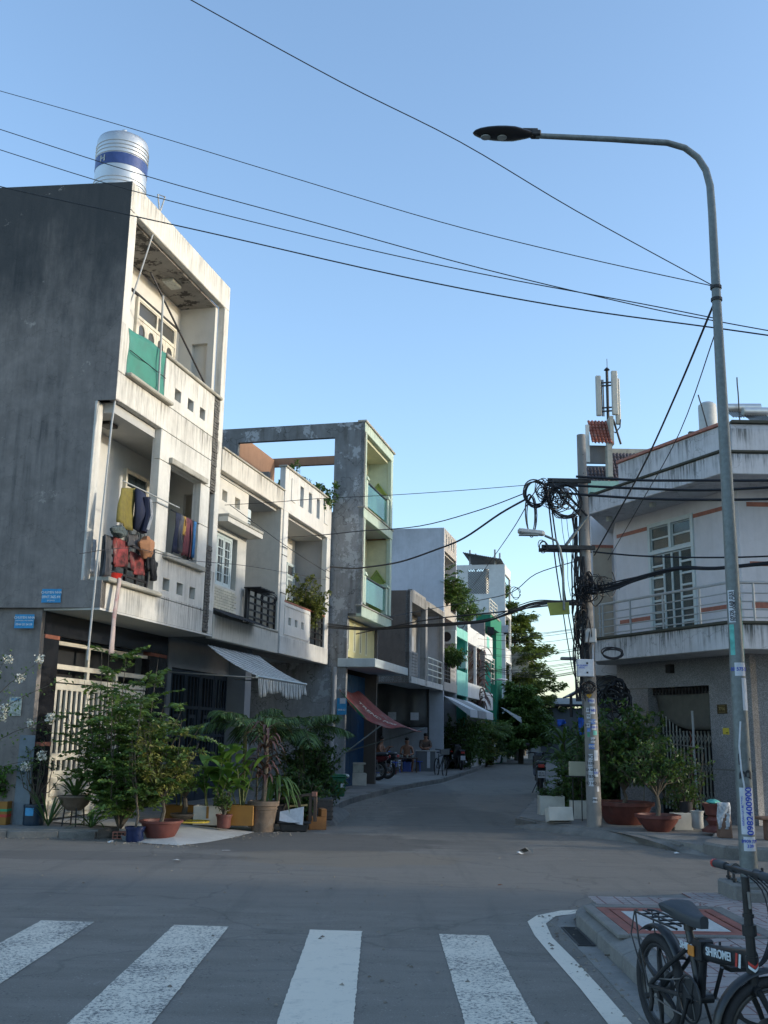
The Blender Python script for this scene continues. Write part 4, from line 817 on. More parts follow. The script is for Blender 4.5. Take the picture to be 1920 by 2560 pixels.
H6.w('balcony_wall', M_w6, 28.45, 29.9, 6.7, 7.7, -.01, .12, [(28.7, 28.85, 7.3, 7.45), (29.0, 29.15, 7.3, 7.45), (28.7, 28.85, 7.0, 7.15), (29.0, 29.15, 7.0, 7.15)], .006); H6.rail(29.95, 31.3, 6.9, 7.6, .03, 5, M_blackm, 3); H6.b('slab_band', M_w6, [(28.45, 31.35, -.02, 1.2, 6.4, 6.8)], .006)
H6.rail(28.5, 29.9, 3.7, 4.5, .03, 5, M_blackm, 4); H6.w('balcony_wall', M_w6, 29.95, 31.35, 3.35, 4.5, -.01, .12, [(30.2+.3*i, 30.3+.3*i, 3.8+.2*j, 3.9+.2*j) for i in range(3) for j in range(3)], .006); H6.b('slab_band', M_w6, [(28.3, 31.48, -.03, 1.2, 3.34, 3.7)], .006)
H6.b('red_wall', simple('faded_red', (.22, .07, .07), .8), [(28.5, 31.3, 1.14, 1.2, 4.8, 5.6)], 0); H6.b('interior', M_black, [(28.5, 31.3, 1.6, 1.7, .1, 3.3)], 0)
def aircon(u, o, z, label, s=1.0, rz=0):
    a = thing('air_conditioner', label, 'air conditioner', ST(u, o, z), ROW, group='air conditioner units on the far houses'); boxes('casing', M_ltb, a, [(-.02, .3, -.8*s, 0, 0, .62*s)], .02)
    m = MB(); m.ring((-.03, -.38*s, .32*s), .22*s, .012, 'x', 20, 5); m.ring((-.03, -.38*s, .32*s), .12*s, .01, 'x', 16, 5); m.build('fan_guard', M_w2b, a); m = MB(); m.lathe([(.01, -.02), (.21*s, -.02), (.21*s, 0), (.01, 0)], 20, M=Matrix.Translation((-.028, -.38*s, .32*s)) @ Matrix.Rotation(R(90), 4, 'Y')); m.build('fan_disc', M_blackm, a); boxes('bracket', M_blackm, a, [(0, .25, -.75*s, -.7*s, -.05, 0), (0, .25, -.1, -.05, -.05, 0)]); return a
aircon(31.0, -.75, 5.5, 'white air conditioner unit on the beige balcony, uppermost of the far units'); aircon(33.9, -.75, 4.6, 'white air conditioner unit on the turquoise balcony')
# ---- far houses 7..9
def pl(n, c, **k): return plaster(n, c, tuple(x*.35 for x in c), .4, **k)
M_tqw = pl('render_turquoise', (.07, .38, .30)); M_tql = pl('render_light_turquoise', (.22, .52, .45)); M_grn = pl('render_green', (.03, .20, .12)); M_w9 = plaster('render_white9', (.60, .61, .60), (.3, .3, .28), .3); M_gy = pl('render_column_grey', (.19, .18, .18)); M_nv = pl('render_navy', (.03, .09, .17))
H7 = House('turquoise_house', 'narrow house with turquoise balcony walls and navy roof box beyond the beige house', 31.5)
H7.b('side_wall', M_tqw, [(31.5, 31.6, .02, 10, 0, 6.3), (34.4, 34.52, .05, 10, 0, 6.3)], 0); H7.b('wall', M_tqw, [(31.6, 34.4, 1.3, 1.4, 0, 6.3)], 0); H7.b('front_beam', M_tql, [(31.5, 34.5, -.02, .12, 5.9, 6.35)], .01); H7.b('slab_band', M_tql, [(31.5, 34.5, -.03, .12, 3.3, 4.4)], .01); H7.b('floor_slab', M_tqw, [(31.6, 34.4, .12, 1.3, 3.4, 3.5)], 0); H7.b('pier', M_tql, [(34.38, 34.5, -.02, .1, 4.4, 5.9)], .006)
H7.b('roof_box', M_nv, [(31.6, 34.4, .6, 6, 6.35, 7.6)], .01); H7.rail(31.5, 34.4, 7.6, 8.3, .7, 3, M_blackm, 4, .02)
H8 = House('white_bay_house', 'plain white two storey house between the turquoise house and the grey column', 34.6)
H8.b('wall', M_w9, [(34.6, 40.2, 1.2, 1.3, 0, 6.9)], 0); H8.b('side_wall', M_w9, [(34.6, 34.7, .0, 8, 0, 6.9)], 0); H8.b('front_beam', M_w9, [(34.6, 40.2, -.01, .12, 5.9, 6.7)], .01); H8.b('slab_band', M_w9, [(34.6, 40.2, -.01, 1.2, 3.3, 4.0)], .01); H8.b('door', M_glass, [(35.5, 37, 1.14, 1.2, 4.0, 5.8)], .004); H8.b('pier', M_w9, [(37.2, 37.4, -.005, .12, 4.0, 5.9)], .006); H8.b('roof_wall', M_w9, [(36.6, 38.6, .5, .62, 6.9, 8.0)], .006)
H9 = House('grey_column_house', 'house with tall grey cement end wall, turquoise balconies and green boxed balcony above', 40.3)
H9.b('side_wall', M_gy, [(40.3, 40.45, 0, 1.55, 0, 7.5)], 0); H9.b('side_wall', M_gy, [(40.3, 40.4, 1.55, 9, 0, 6.6)], 0); H9.b('front_beam', M_w9, [(40.45, 43.3, -.01, .12, 5.6, 6.9)], .01); H9.b('slab_band', M_w9, [(40.45, 43.3, -.01, .12, 2.9, 3.8)], .01); H9.b('wall', M_tql, [(40.45, 43.3, 1.2, 1.3, 0, 7.2)], 0); H9.b('partition', M_tqw, [(43.2, 43.3, .12, 1.2, 3.8, 5.6)], 0); H9.b('window_panel', M_tql, [(41, 42, -.02, -.01, 6.2, 6.8)], .005); H9.b('floor_slab', M_w9, [(40.45, 43.3, .12, 1.2, 3.5, 3.7), (40.45, 43.3, .12, 1.2, 5.5, 5.6)], 0)
H9.b('green_wall', M_grn, [(44.8, 47.2, -.02, .9, 0, 8.3)], 0); H9.b('green_balcony', M_grn, [(41.2, 44.9, -.2, .6, 7.35, 8.0)], .01); H9.b('coping', M_cop, [(41.2, 44.9, -.25, .3, 8.0, 8.1)], .01); H9.rail(41.4, 44.6, 8.1, 8.9, -.1, 4, M_cream_metal, 3, .02); H9.rail(43.5, 44.7, 4.4, 5.8, .1, 5, M_cream_metal, 1, .02)
H10 = House('white_lattice_house', 'tall white house with lattice opening and tin roof shelter, last of the left row', 49.2)
M_lat = simple('lattice_grey', (.20, .20, .20), .7, 0, .2, 3)
m = MB(); m.wall(0, 12.5, 0, 12.1, 0, .15, [(1.0, 2.34, 10.25, 11.83)], axis='x'); m.build('side_wall', M_w9, H10.root); H10.b('lattice_back', M_w9, [(50.6, 50.7, .5, 3.2, 9.9, 11.9)], 0)
m = MB()
for k in range(-14, 16):
    for sg in (1, -1):
        a = 1.0+k*.16; z0, z1 = 10.25, 11.83
        if sg < 0: a = 2.34-k*.16
        b = a+sg*1.58
        lo, hi = 1.01, 2.33
        def at(y): return z0+(y-a)*sg
        ya, yb = (a, b) if a < b else (b, a)
        ya, yb = max(ya, lo), min(yb, hi)
        if yb-ya < .05: continue
        m.tube([(.06+.02*sg, ya, at(ya)), (.06+.02*sg, yb, at(yb))], .02, 4)
m.build('lattice', M_lat, H10.root)
H10.b('wall', M_w9, [(49.35, 52.1, 1.2, 1.35, 0, 12)], 0); H10.b('front_beam', M_w9, [(49.35, 52.2, -.01, .12, 11.5, 12.1)], .01)
for z in (3.3, 6.0, 8.9): H10.b('slab_band', M_w9, [(49.35, 52.2, -.02, 1.2, z, z+(.9 if z < 8 else .5))], .01)
H10.b('pier', M_w9, [(52.0, 52.2, 0, .12, 3, 11.5)], .006); H10.b('hanging_panel', M_w9, [(53.2, 53.3, -1.0, .1, 5.4, 6.9)], .01); H10.b('hanging_panel', M_w9, [(53.2, 53.3, -1.0, .1, 2.6, 4.3)], .01); H10.b('back_wall', M_w9, [(52.2, 53.2, .6, 9, 0, 8.5)], 0)
m = MB(); nx = 40; L = []
for i in range(nx+1):
    y = .15+i/nx*2.45; z = .03*(i % 2); L += [(-.5, y, 12.35+z+(y-.15)*.2), (3.2, y, 12.15+z+(y-.15)*.2)]
m.add(L, [(2*i, 2*i+1, 2*i+3, 2*i+2) for i in range(nx)]); o = m.build('corrugated_roof', simple('grey_tin', (.14, .15, .16), .5, .4, .3, 4), H10.root); o.modifiers.new('t', 'SOLIDIFY').thickness = .03
for y in (.6, 2.2): H10.b('roof_post', M_w2b, [(49.4, 49.5, y, y+.1, 12.1, 13.1)], 0); H10.b('roof_post', M_w2b, [(51.8, 51.9, y, y+.1, 12.0, 13.3)], 0)
# ================================================================ RIGHT SIDE
M_r1 = plaster('render_lilac_white', (.58, .58, .59), (.12, .13, .12), .5, drips=((6.66, .35, .8), (6.24, .45, .9), (3.36, .4, 1.0)), mott=.5, cracks=.35); M_rw = plaster('render_lilac_wall', (.62, .61, .62), (.3, .3, .3), .3, mott=.3)
M_moss = plaster('mossy_edge', (.07, .07, .055), (.03, .035, .02), .8, streak=False, sc=4)
def pebble():
    m, nt, b = new('pebbledash_granite'); P = pos(nt); v = N(nt, 'ShaderNodeTexVoronoi'); v.inputs['Scale'].default_value = 90; nt.links.new(P, v.inputs['Vector'])
    n = noise(nt, P, 1.2, 5); c = mix(nt, ramp(nt, N_sep(nt, v.outputs['Color']), .2, .9), (.17, .175, .182), (.34, .345, .355)); c = mix(nt, ramp(nt, n, .35, .7, 0, .35), c, (.10, .10, .105))
    nt.links.new(c, b.inputs['Base Color']); b.inputs['Roughness'].default_value = .55; bump(nt, b, v.outputs['Distance'], .35, .004); return m
def N_sep(nt, c): s = N(nt, 'ShaderNodeSeparateColor'); nt.links.new(c, s.inputs[0]); return s.outputs[0]
M_peb = pebble()
CA = math.atan2(-.9118, .4107)
RH = thing('chamfered_corner_house', 'two storey corner house with pebbledash ground floor, wraparound balcony and lilac white upper floor', 'house', (6.18, 17.3, 0), CA)
Wi = Matrix.Translation((6.18, 17.3, 0)) @ Matrix.Rotation(CA, 4, 'Z'); Wi = Wi.inverted(); MX = Matrix.Rotation(-CA, 4, 'Z')
def rb(name, mat, bl, bevel=.006, M=None, parent=None):
    m = MB()
    for b in bl: m.box(*b, M=M)
    return m.build(name, mat, parent or RH, bevel=bevel)
def rpoly(name, mat, pts, z0, z1, bevel=.012):
    m = MB(); m.prism(pts, z0, z1, M=Wi); return m.build(name, mat, RH, bevel=bevel)
A_, B_ = (4.10, 19.72), (5.6, 16.4)
rpoly('balcony_slab', M_r1, [A_, B_, (20, 16.3), (20, 18), (6.5, 18), (5.2, 20.7), (4.35, 20.6)], 2.94, 3.34, .01)
rpoly('balcony_edge', M_moss, [(4.06, 19.73), (5.58, 16.36), (20, 16.26), (20, 16.46), (5.72, 16.56), (4.26, 19.8)], 3.342, 3.395, .012)
rpoly('roof_slab', M_r1, [(4.08, 19.74), (5.6, 16.38), (20, 16.28), (20, 24), (5.8, 24), (4.9, 21.6)], 5.84, 6.2, .012)
rpoly('roof_edge', M_moss, [(4.05, 19.75), (5.58, 16.34), (20, 16.24), (20, 16.5), (5.75, 16.6), (4.3, 19.85)], 6.202, 6.25, .012)
rpoly('parapet', M_r1, [(4.50, 18.95), (5.62, 16.47), (5.8, 16.5), (4.64, 19.05)], 6.25, 6.68, .008)
rpoly('parapet', M_r1, [(5.84, 16.47), (20, 16.37), (20, 16.55), (5.84, 16.62)], 6.25, 6.74, .008)
rpoly('parapet_cap', M_redline, [(4.46, 18.95), (5.60, 16.42), (5.84, 16.5), (4.66, 19.08)], 6.682, 6.74, .008)
rpoly('parapet_cap', M_moss, [(5.845, 16.42), (20, 16.32), (20, 16.6), (5.845, 16.67)], 6.742, 6.80, .008)
# upper walls: chamfer (local x = -s), then the cross street side
m = MB(); m.wall(-3.45, 0, 3.34, 5.84, 0, .14, [(-2.38, -1.19, 3.42, 5.56)]); m.build('upper_wall', M_rw, RH)
m = MB(); m.wall(0, 13.5, 3.34, 5.84, 0, .14, [], M=MX); m.build('upper_wall', M_rw, RH)
rpoly('return_wall', M_rw, [(4.76, 20.47), (4.90, 20.44), (5.6, 24), (5.4, 24)], 3.34, 5.84, 0)
rpoly('return_wall', M_peb, [(4.76, 20.5), (4.92, 20.47), (5.6, 24), (5.4, 24)], 0, 2.94, 0)
for (a, b, z0, z1) in ((-3.42, -2.43, 5.5, 5.575), (-1.14, -.25, 5.5, 5.575), (-3.40, -2.40, 3.72, 3.82), (-1.1, -.3, 3.72, 3.82)): rb('terracotta_stripe', M_redline, [(a, b, -.008, .0, z0, z1)], .002)
for (a, b, z0, z1) in ((.15, 9, 5.5, 5.58), (.15, 9, 4.45, 4.53), (.15, 9, 3.72, 3.82)): rb('terracotta_stripe', M_redline, [(a, b, -.008, .0, z0, z1)], .002, M=MX)
# balcony door with transom, small panes
F = M_ltb
rb('door_frame', F, [(-2.43, -2.36, -.03, .06, 3.4, 5.6), (-1.21, -1.14, -.03, .06, 3.4, 5.6), (-2.36, -1.21, -.03, .06, 5.52, 5.6), (-2.36, -1.21, -.03, .06, 4.98, 5.05), (-1.82, -1.75, -.03, .06, 5.05, 5.52)], .004)
M_curt = simple('curtain_grey', (.30, .30, .27), .8, 0, .25, 5)
rb('curtain', M_curt, [(-2.36, -1.21, .05, .06, 3.42, 5.52)], 0)
def panes(x0, x1, z0, z1, rows, cols, fw=.035):
    m = MB(); hs = []; dx = (x1-x0)/cols; dz = (z1-z0)/rows
    hs = [(x0+i*dx+fw/2, x0+(i+1)*dx-fw/2, z0+j*dz+fw/2, z0+(j+1)*dz-fw/2) for i in range(cols) for j in range(rows)]
    m.wall(x0, x1, z0, z1, 0, .035, hs); lf = m.build('window_leaf', F, RH, bevel=.003)
    for h in hs: q = MB(); q.box(h[0], h[1], .02, .024, h[2], h[3]); q.build('pane', M_glw, lf)
M_glw = glass('clear_glass', (.10, .11, .11), .08, .5)
panes(-2.35, -1.83, 5.06, 5.51, 2, 1); panes(-1.74, -1.22, 5.06, 5.51, 2, 1)
panes(-2.36, -2.02, 3.42, 4.97, 7, 1, .04); panes(-1.55, -1.21, 3.42, 4.97, 7, 1, .04); panes(-2.015, -1.79, 3.42, 4.97, 2, 1, .04); panes(-1.785, -1.555, 3.42, 4.97, 2, 1, .04)
# balcony railing: stainless tubes on balcony line, offset -.86 from the walls
RL = [(4.16, 19.7), B_, (5.62+14.3, 15.93)]
rr = thing('balcony_railing_tmp', 'x', 'x') if False else None
for k in range(5):
    z = 4.03-(.0, .17, .31, .44, .57)[k]; m = MB(); pts = [Wi @ Vector((4.20, 19.72, z)), Wi @ Vector((5.66, 16.47, z)), Wi @ Vector((19.9, 16.38, z))]
    m.tube(pts, .024 if k == 0 else .012, 8); m.build('rail', M_gpipe, RH, smooth=True)
for (x, y) in ((4.22, 19.66), (4.24, 19.5), (4.60, 18.8), (4.98, 17.97), (5.37, 17.12), (5.67, 16.48), (6.05, 16.46), (7.1, 16.42), (8.2, 16.39), (9.3, 16.35)):
    m = MB(); m.tube([Wi @ Vector((x, y, 3.38)), Wi @ Vector((x, y, 4.02))], .018, 8); m.build('rail_post', M_gpipe, RH, smooth=True)
# ground floor
m = MB(); m.wall(-3.56, .06, .0, 2.94, 0, .26, [(-2.62, -.95, .0, 2.45)]); m.build('ground_wall', M_peb, RH)
m = MB(); m.wall(.06, 13.5, .0, 2.94, 0, .2, [], M=MX); m.build('ground_wall', M_peb, RH)
rb('joint', M_kerb, [(-3.56, -2.62, -.004, .0, 2.44, 2.46), (-.95, .0, -.004, 0, 1.0, 1.02)], 0)
rb('interior', M_black, [(-2.7, -.9, .9, .95, .1, 2.6), (-2.7, -2.62, .26, .9, .1, 2.6), (-.95, -.9, .26, .9, .1, 2.6)], 0)
rb('lintel_slats', M_blackm, [(-2.6+.09*k, -2.56+.09*k, .1, .14, 2.32, 2.45) for k in range(18)], 0)
# folding scissor gate
M_gg = simple('grey_green_steel', (.30, .32, .29), .5, .3, .2, 8); M_rst = simple('rust_red_steel', (.20, .07, .05), .6, .2, .2, 8)
nb_ = 15
for k in range(nb_+1):
    x = -2.42+k*(1.4/nb_); mid = k in (8, 9)
    rb('gate_bar', M_rst if mid else M_gg, [(x-.014, x+.014, .16, .18, .25, 1.98-(.32 if x > -1.9 else (x+2.42)*.6))], .002)
for zc in (1.52, 1.0, .48):
    for k in range(nb_):
        x0 = -2.42+k*(1.4/nb_); x1 = x0+1.4/nb_
        m = MB(); m.tube([(x0, .145, zc-.13), (x1, .145, zc)], .008, 4); m.tube([(x1, .145, zc), (x0, .145, zc+.13)], .008, 4); m.build('gate_lattice', M_gg, RH)
m = MB(); L = []                                  # sagging canvas sheet over the gate
nx, ny = 14, 8
for j in range(ny+1):
    for i in range(nx+1):
        u = i/nx; v = j/ny; zb_ = 1.98-.30*math.sin(min(1, u*1.5)*math.pi/2)-.0*u; L.append((-2.55+u*1.6, .10+.06*math.sin(u*3.1+v*2)+.03*v, 2.36+(zb_-2.36)*v))
m.add(L, [(j*(nx+1)+i, (j+1)*(nx+1)+i, (j+1)*(nx+1)+i+1, j*(nx+1)+i+1) for j in range(ny) for i in range(nx)])
o = m.build('door_canvas', simple('olive_canvas', (.10, .10, .085), .85, 0, .15, 6, .2), RH, smooth=True); o.modifiers.new('t', 'SOLIDIFY').thickness = .01
rb('soffit_lamp', M_lampg, [(-3.1, -3.0, -.5, -.4, 5.74, 5.84)], .01); rb('soffit_lamp', M_lampg, [(-1.7, -1.6, -.55, -.45, 5.76, 5.84)], .01); rb('wall_box', M_blackm, [(-1.95, -1.83, -.12, 0, 2.70, 2.86)], .006)
ds_ = thing('house_number_plate', 'small brown plate with gold lettering on the pebbledash wall', 'plaque', (0, 0, 0)); ds_.matrix_world = Matrix.Translation((6.18, 17.3, 0)) @ Matrix.Rotation(CA, 4, 'Z') @ Matrix.Translation((-.64, -.015, 2.03)); ds_.location = ds_.matrix_world.translation; ds_.rotation_euler = (0, 0, CA)
M_brz = simple('bronze_plate', (.07, .05, .02), .5, .3, .2, 12); M_gold = simple('gold_letter', (.30, .24, .10), .5)
boxes('plate', M_brz, ds_, [(-.12, .12, 0, .012, -.08, .08)], .004); text_mesh('7716', .075, M_gold, 'lettering', ds_, Matrix.Translation((0, -.002, .0)) @ WALLY)
boxes('rule', M_gold, ds_, [(-.08, .08, -.003, 0, .05, .056), (-.08, .08, -.003, 0, -.056, -.05)])
yn = thing('yellow_notice', 'small yellow paper notice stuck on the pebbledash wall right of the gate', 'notice', (0, 0, 0)); yn.location = (Matrix.Translation((6.18, 17.3, 0)) @ Matrix.Rotation(CA, 4, 'Z') @ Vector((-.58, -.006, 1.655))); yn.rotation_euler = (0, 0, CA)
boxes('paper', simple('yellow_paper', (.55, .45, .05), .6, 0, .05, 9), yn, [(-.075, .075, 0, .004, -.055, .055)]); boxes('print', M_blackm, yn, [(.0, .05, -.002, 0, -.035, -.02)]); boxes('tape', M_lit, yn, [(-.105, -.077, -.001, .003, -.07, -.055), (-.1, -.078, -.001, .003, .05, .065)])
# ---- poles of wood leaning on the gate
def stick(name, label, cat, p0, p1, r, mat):
    m = MB(); a = Vector(p0); b = Vector(p1); n = 6; pts = [a.lerp(b, i/n)+Vector((random.uniform(-.006, .006), 0, 0)) for i in range(n+1)]
    pts = [p-a for p in pts]; m.tube(pts, r, 7); return tag(m.build(name, mat, smooth=True, loc=a), label, cat)
M_wood = simple('grey_wood', (.22, .20, .17), .8, 0, .3, 9, .4); M_pvc = simple('grey_pvc', (.33, .34, .33), .5, 0, .08, 6)
def cpt(s, off, z): v = Matrix.Translation((6.18, 17.3, 0)) @ Matrix.Rotation(CA, 4, 'Z') @ Vector((-s, -off, z)); return tuple(v)
stick('pipe', 'upright pale grey pipe standing before the right side of the folding gate', 'pipe', cpt(1.0, .35, .25), cpt(1.12, .25, 2.0), .022, M_pvc)
stick('wooden_stick', 'thin upright wooden stick at the left side of the folding gate', 'stick', cpt(2.62, .2, .3), cpt(2.52, .1, 1.98), .014, M_wood)
stick('bamboo_rail', 'horizontal thin bamboo rail tied across the folding gate', 'stick', cpt(2.9, .3, 1.52), cpt(.82, .3, 1.36), .012, M_wood)
# ---- house next along the street and the tall tiled house behind
R2 = thing('recessed_neighbour_house', 'shaded beige and grey house behind the concrete pole, left of the corner house', 'house', (4.48, 21.5, 0), 0)
M_bei = plaster('render_warm_beige', (.40, .35, .28), (.2, .18, .15), .3); M_dg = plaster('render_dark_grey', (.16, .17, .18), (.07, .07, .07), .5)  # beige and dark grey are the walls' own render colours
boxes('wall', M_rw, R2, [(.0, 2, 0, .12, 3.0, 6.2)]); boxes('beige_panel', M_bei, R2, [(.02, .42, -.02, 0, 3.3, 5.5)]); boxes('ground_wall', M_dg, R2, [(.05, 2.2, .1, .2, 0, 3.0)]); boxes('slab', M_r1, R2, [(-.1, 2, -.6, .0, 2.75, 3.0)])
m = MB(); m.prism([(.7, .3), (.85, .3), (3.9, 12.5), (3.75, 12.5)], 0, 3.2); m.build('street_wall', M_dg, R2); boxes('red_band', M_redline, R2, [(.0, .5, -.03, 0, 5.5, 5.56)])
k_ = 35/22.5
def kz(z): return 1.5+k_*(z-1.5)
R3 = thing('tiled_roof_house', 'house with red tiled dormer and grey tiled roof rising behind the chamfered corner house', 'house', (7.2, 35, 0), 0)
def kx(x): return k_*x-7.2
M_tr = simple('red_roof_tile', (.25, .075, .045), .6, 0, .3, 5, .2, dirt=(.4, .33, .28), dirt_amt=.4); M_tg = simple('grey_roof_tile', (.10, .08, .085), .6, 0, .3, 5, .2)
tile = MB(); L = []; n = 6
for i in range(n+1):
    x = i/n*.148; zz = .03*math.sin(i/n*math.pi*1.6); L += [(x, 0, zz), (x, .26, zz+.0)]
tile.add(L, [(2*i, 2*i+2, 2*i+3, 2*i+1) for i in range(n)]); tile.add([(v[0], v[1], v[2]-.022) for v in L], [(2*i+1, 2*i+3, 2*i+2, 2*i) for i in range(n)]); tile.add([L[2*i] for i in range(n+1)]+[(L[2*i][0], 0, L[2*i][2]-.022) for i in range(n+1)], [(i+1, i, n+1+i, n+2+i) for i in range(n)])
tr_me = tile.mesh('roof_tile', M_tr); tg_me = tile.mesh('roof_tile', M_tg)
def tiles(me, x0, z0, cols, rows, pitch, y0, cw=.125, rh=.19, skew=0):
    for r in range(rows):
        for c in range(cols):
            t = Vector((x0+c*cw+r*skew, y0+r*rh*math.cos(pitch), z0+r*rh*math.sin(pitch)+.004*r))
            inst(me, 'roof_tile', R3, t, (pitch-.13+random.uniform(-.03, .02), 0, random.uniform(-.02, .02)))
pt = R(55)
tiles(tr_me, kx(4.74), kz(8.12), 6, 7, pt, -.2, rh=.165); boxes('dormer_wall', M_dg, R3, [(kx(4.64), kx(5.2), .2, .35, kz(7.7), kz(8.12))]); boxes('dormer_post', M_w3, R3, [(kx(4.64), kx(4.72), .1, .2, kz(7.7), kz(8.6))]); boxes('dormer_side', M_cop, R3, [(kx(5.18), kx(5.26), -.1, .7, kz(8.1), kz(8.78))])
tiles(tg_me, kx(4.66), kz(7.2), 6, 4, pt, -.1); boxes('white_strip', M_cop, R3, [(kx(5.07), kx(5.18), -.3, .1, kz(7.3), kz(8.06))])
tiles(tg_me, kx(5.22), kz(7.25), 18, 8, pt, .1); boxes('ridge_wall', M_cop, R3, [(kx(5.2), kx(7.2), 1.1, 1.3, kz(7.98), kz(8.22))]); boxes('roof_body', M_dg, R3, [(kx(4.66), kx(7.2), .9, 1.1, 0, kz(7.75)), (kx(4.66), kx(7.2), .4, .9, 0, kz(7.3))])
boxes('mint_band', simple('mint_paint', (.25, .42, .36), .7, 0, .1, 6), R3, [(kx(4.62), kx(5.5), -.5, -.2, kz(6.9), kz(7.16))]); boxes('ridge_block', M_cop, R3, [(kx(6.7), kx(6.95), 1.0, 1.4, kz(8.22), kz(8.36))])
# antenna cluster on the dormer
an = thing('antenna_mast', 'mobile phone antenna mast with pale panels above the red tiled dormer', 'antenna', (8.6, 36.5, 0), 0)
M_ant = simple('antenna_beige', (.42, .41, .36), .6, 0, .08, 3)
k2 = 36.5/24
def ax(x): return k2*x-8.6
def az(z): return 1.5+k2*(z-1.5)
m = MB(); m.tube([(ax(5.49), 0, az(8.2)), (ax(5.5), 0, az(10.45))], .055, 8); m.build('mast', M_iron, an); m = MB(); m.tube([(ax(5.51), 0, az(10.4)), (ax(5.51), 0, az(10.78))], .012, 5); m.build('lightning_rod', M_iron, an); m = MB(); m.lathe([(.02, -.04), (.12, 0), (.03, .1)], 8, c=(ax(5.5), 0, az(10.48))); m.build('cap', M_iron, an)
for x0, x1, z0, z1, y in ((5.175, 5.305, 9.23, 10.27, -.3), (5.55, 5.70, 9.24, 10.38, -.4), (5.71, 5.83, 9.1, 10.3, .1)): boxes('antenna_panel', M_ant, an, [(ax(x0), ax(x1), y, y+.14, az(z0), az(z1))], .03)
for z in (10.1, 10.02, 9.45, 9.36): m = MB(); m.tube([(ax(5.28), -.15, az(z)), (ax(5.6), -.15, az(z+.03))], .03, 6); m.build('bracket_bar', M_iron, an)
for x in (5.34, 5.38): m = MB(); m.tube([(ax(x), -.1, az(9.25)), (ax(x), -.1, az(10.2))], .025, 6); m.build('pipe', M_iron, an)
m = MB(); m.tube([(ax(5.62), 0, az(9.2)), (ax(5.82), .2, az(8.6))], .04, 6); m.build('brace', M_iron, an)
m = MB(); m.tube([(ax(5.8), 0, az(9.2)), (ax(5.78), 0, az(9.0)), (ax(5.66), 0, az(8.85)), (ax(5.6), 0, az(8.9))], .025, 5); m.build('cable_loop', M_blackm, an)
# water tank and solar cylinders far right
t2 = thing('roof_water_tank', 'small ribbed steel water tank on the roof behind the corner house parapet', 'water tank', (9.95, 30, 10.72)); m = MB(); pr = [(.27, 0)]
for i in range(12): pr += [(.28, .03+i*.072), (.268, .06+i*.072)]
pr += [(.27, .9), (.18, .98), (.02, 1.0)]; m.lathe(pr, 24); m.build('tank_body', M_gpipe, t2, smooth=True); boxes('stand', M_iron, t2, [(-.3, .3, -.3, .3, -.06, 0)])
for i, (x0, x1, z, y) in enumerate(((9.45, 10.43, 10.55, 27), (9.79, 11.4, 10.32, 26.6))):
    so = thing('solar_heater', ('longer stainless solar water heater cylinder, nearer one at the right edge', 'shorter stainless solar water heater cylinder next to the small roof tank')[1-i], 'solar heater', (x0, y, z), 0, 'solar water heaters on the right roof'); m = MB(); m.tube([(0, 0, 0), (x1-x0, 0, .02)], .12, 16); m.build('cylinder', M_steel, so, smooth=True)
    m = MB(); m.tube([(0, 0, 0), (.03, 0, 0)], .125, 16); m.build('end_cap', M_lampg, so)
    for q in range(9): m = MB(); m.tube([(.05+q*.07, 0, -.1), (.05+q*.07, -.5, -.42)], .02, 5); m.build('vacuum_tube', M_blackm, so)
bh = thing('rear_roof_block', 'plain pale roof block carrying the solar heaters behind the corner house', 'building', (8.6, 27.5, 0)); boxes('walls', M_r1, bh, [(0, 6, 0, 6, 0, 9.9)]); boxes('parapet', M_moss, bh, [(-.05, 6, -.1, .05, 9.9, 9.98)])
for i, (x, z0, z1, x2) in enumerate(((9.77, 10.1, 11.38, 9.76), (8.87, 9.9, 10.85, 8.66))): stick('rooftop_rod', ('thin vertical rod rising from the roof beside the solar cylinders', 'thin leaning rod on the roof left of the small tank')[i], 'rod', (x, 26.8, z0), (x2, 26.8, z1), .018, M_iron)
# off-frame: house on the near right corner of the cross street
NB = thing('near_corner_building', 'two storey building on the near right corner, beyond the frame', 'building', (10.5, -8, 0)); boxes('walls', M_w3, NB, [(0, 14, 0, 16.7, 0, 8.6)]); boxes('cornice', M_w3, NB, [(-.2, 14.2, -.2, 16.8, 8.6, 8.9)], .02)
for i in range(4): boxes('window', M_glass, NB, [(-.01, 0, 2+i*4, 3.4+i*4, 4.6, 6.2)]); boxes('door', M_bgate, NB, [(-.012, 0, 1.6+i*4, 4+i*4, .1, 2.8)])
# rest of the right-hand terrace, mostly hidden behind the corner house and its shrubs
for i, (u0, u1, h_, mt, lb) in enumerate(((14.5, 22, 5.6, M_w3, 'low white house of the right row behind the recessed neighbour'), (22.1, 31, 6.3, M_bei, 'beige house in the middle of the right row'), (31.2, 43, 5.4, M_rw, 'lilac white house of the right row'), (43.2, 60, 6.2, M_dg, 'grey house near the end of the right row'))):
    q_ = thing('terrace_house', lb, 'house', ST(u0, 8.2, 0), ROW); boxes('walls', mt, q_, [(0, u1-u0, -8, 0, 0, h_)]); boxes('roof_edge', M_cop, q_, [(-.1, u1-u0+.1, -8.1, .15, h_, h_+.15)], .02)
    for k in range(int((u1-u0)/3.2)): boxes('window', M_glass, q_, [(.8+k*3.2, 2.0+k*3.2, 0, .012, 3.6, 4.8)]); boxes('door', M_bgate, q_, [(.6+k*3.2, 2.4+k*3.2, 0, .012, .1, 2.5)])
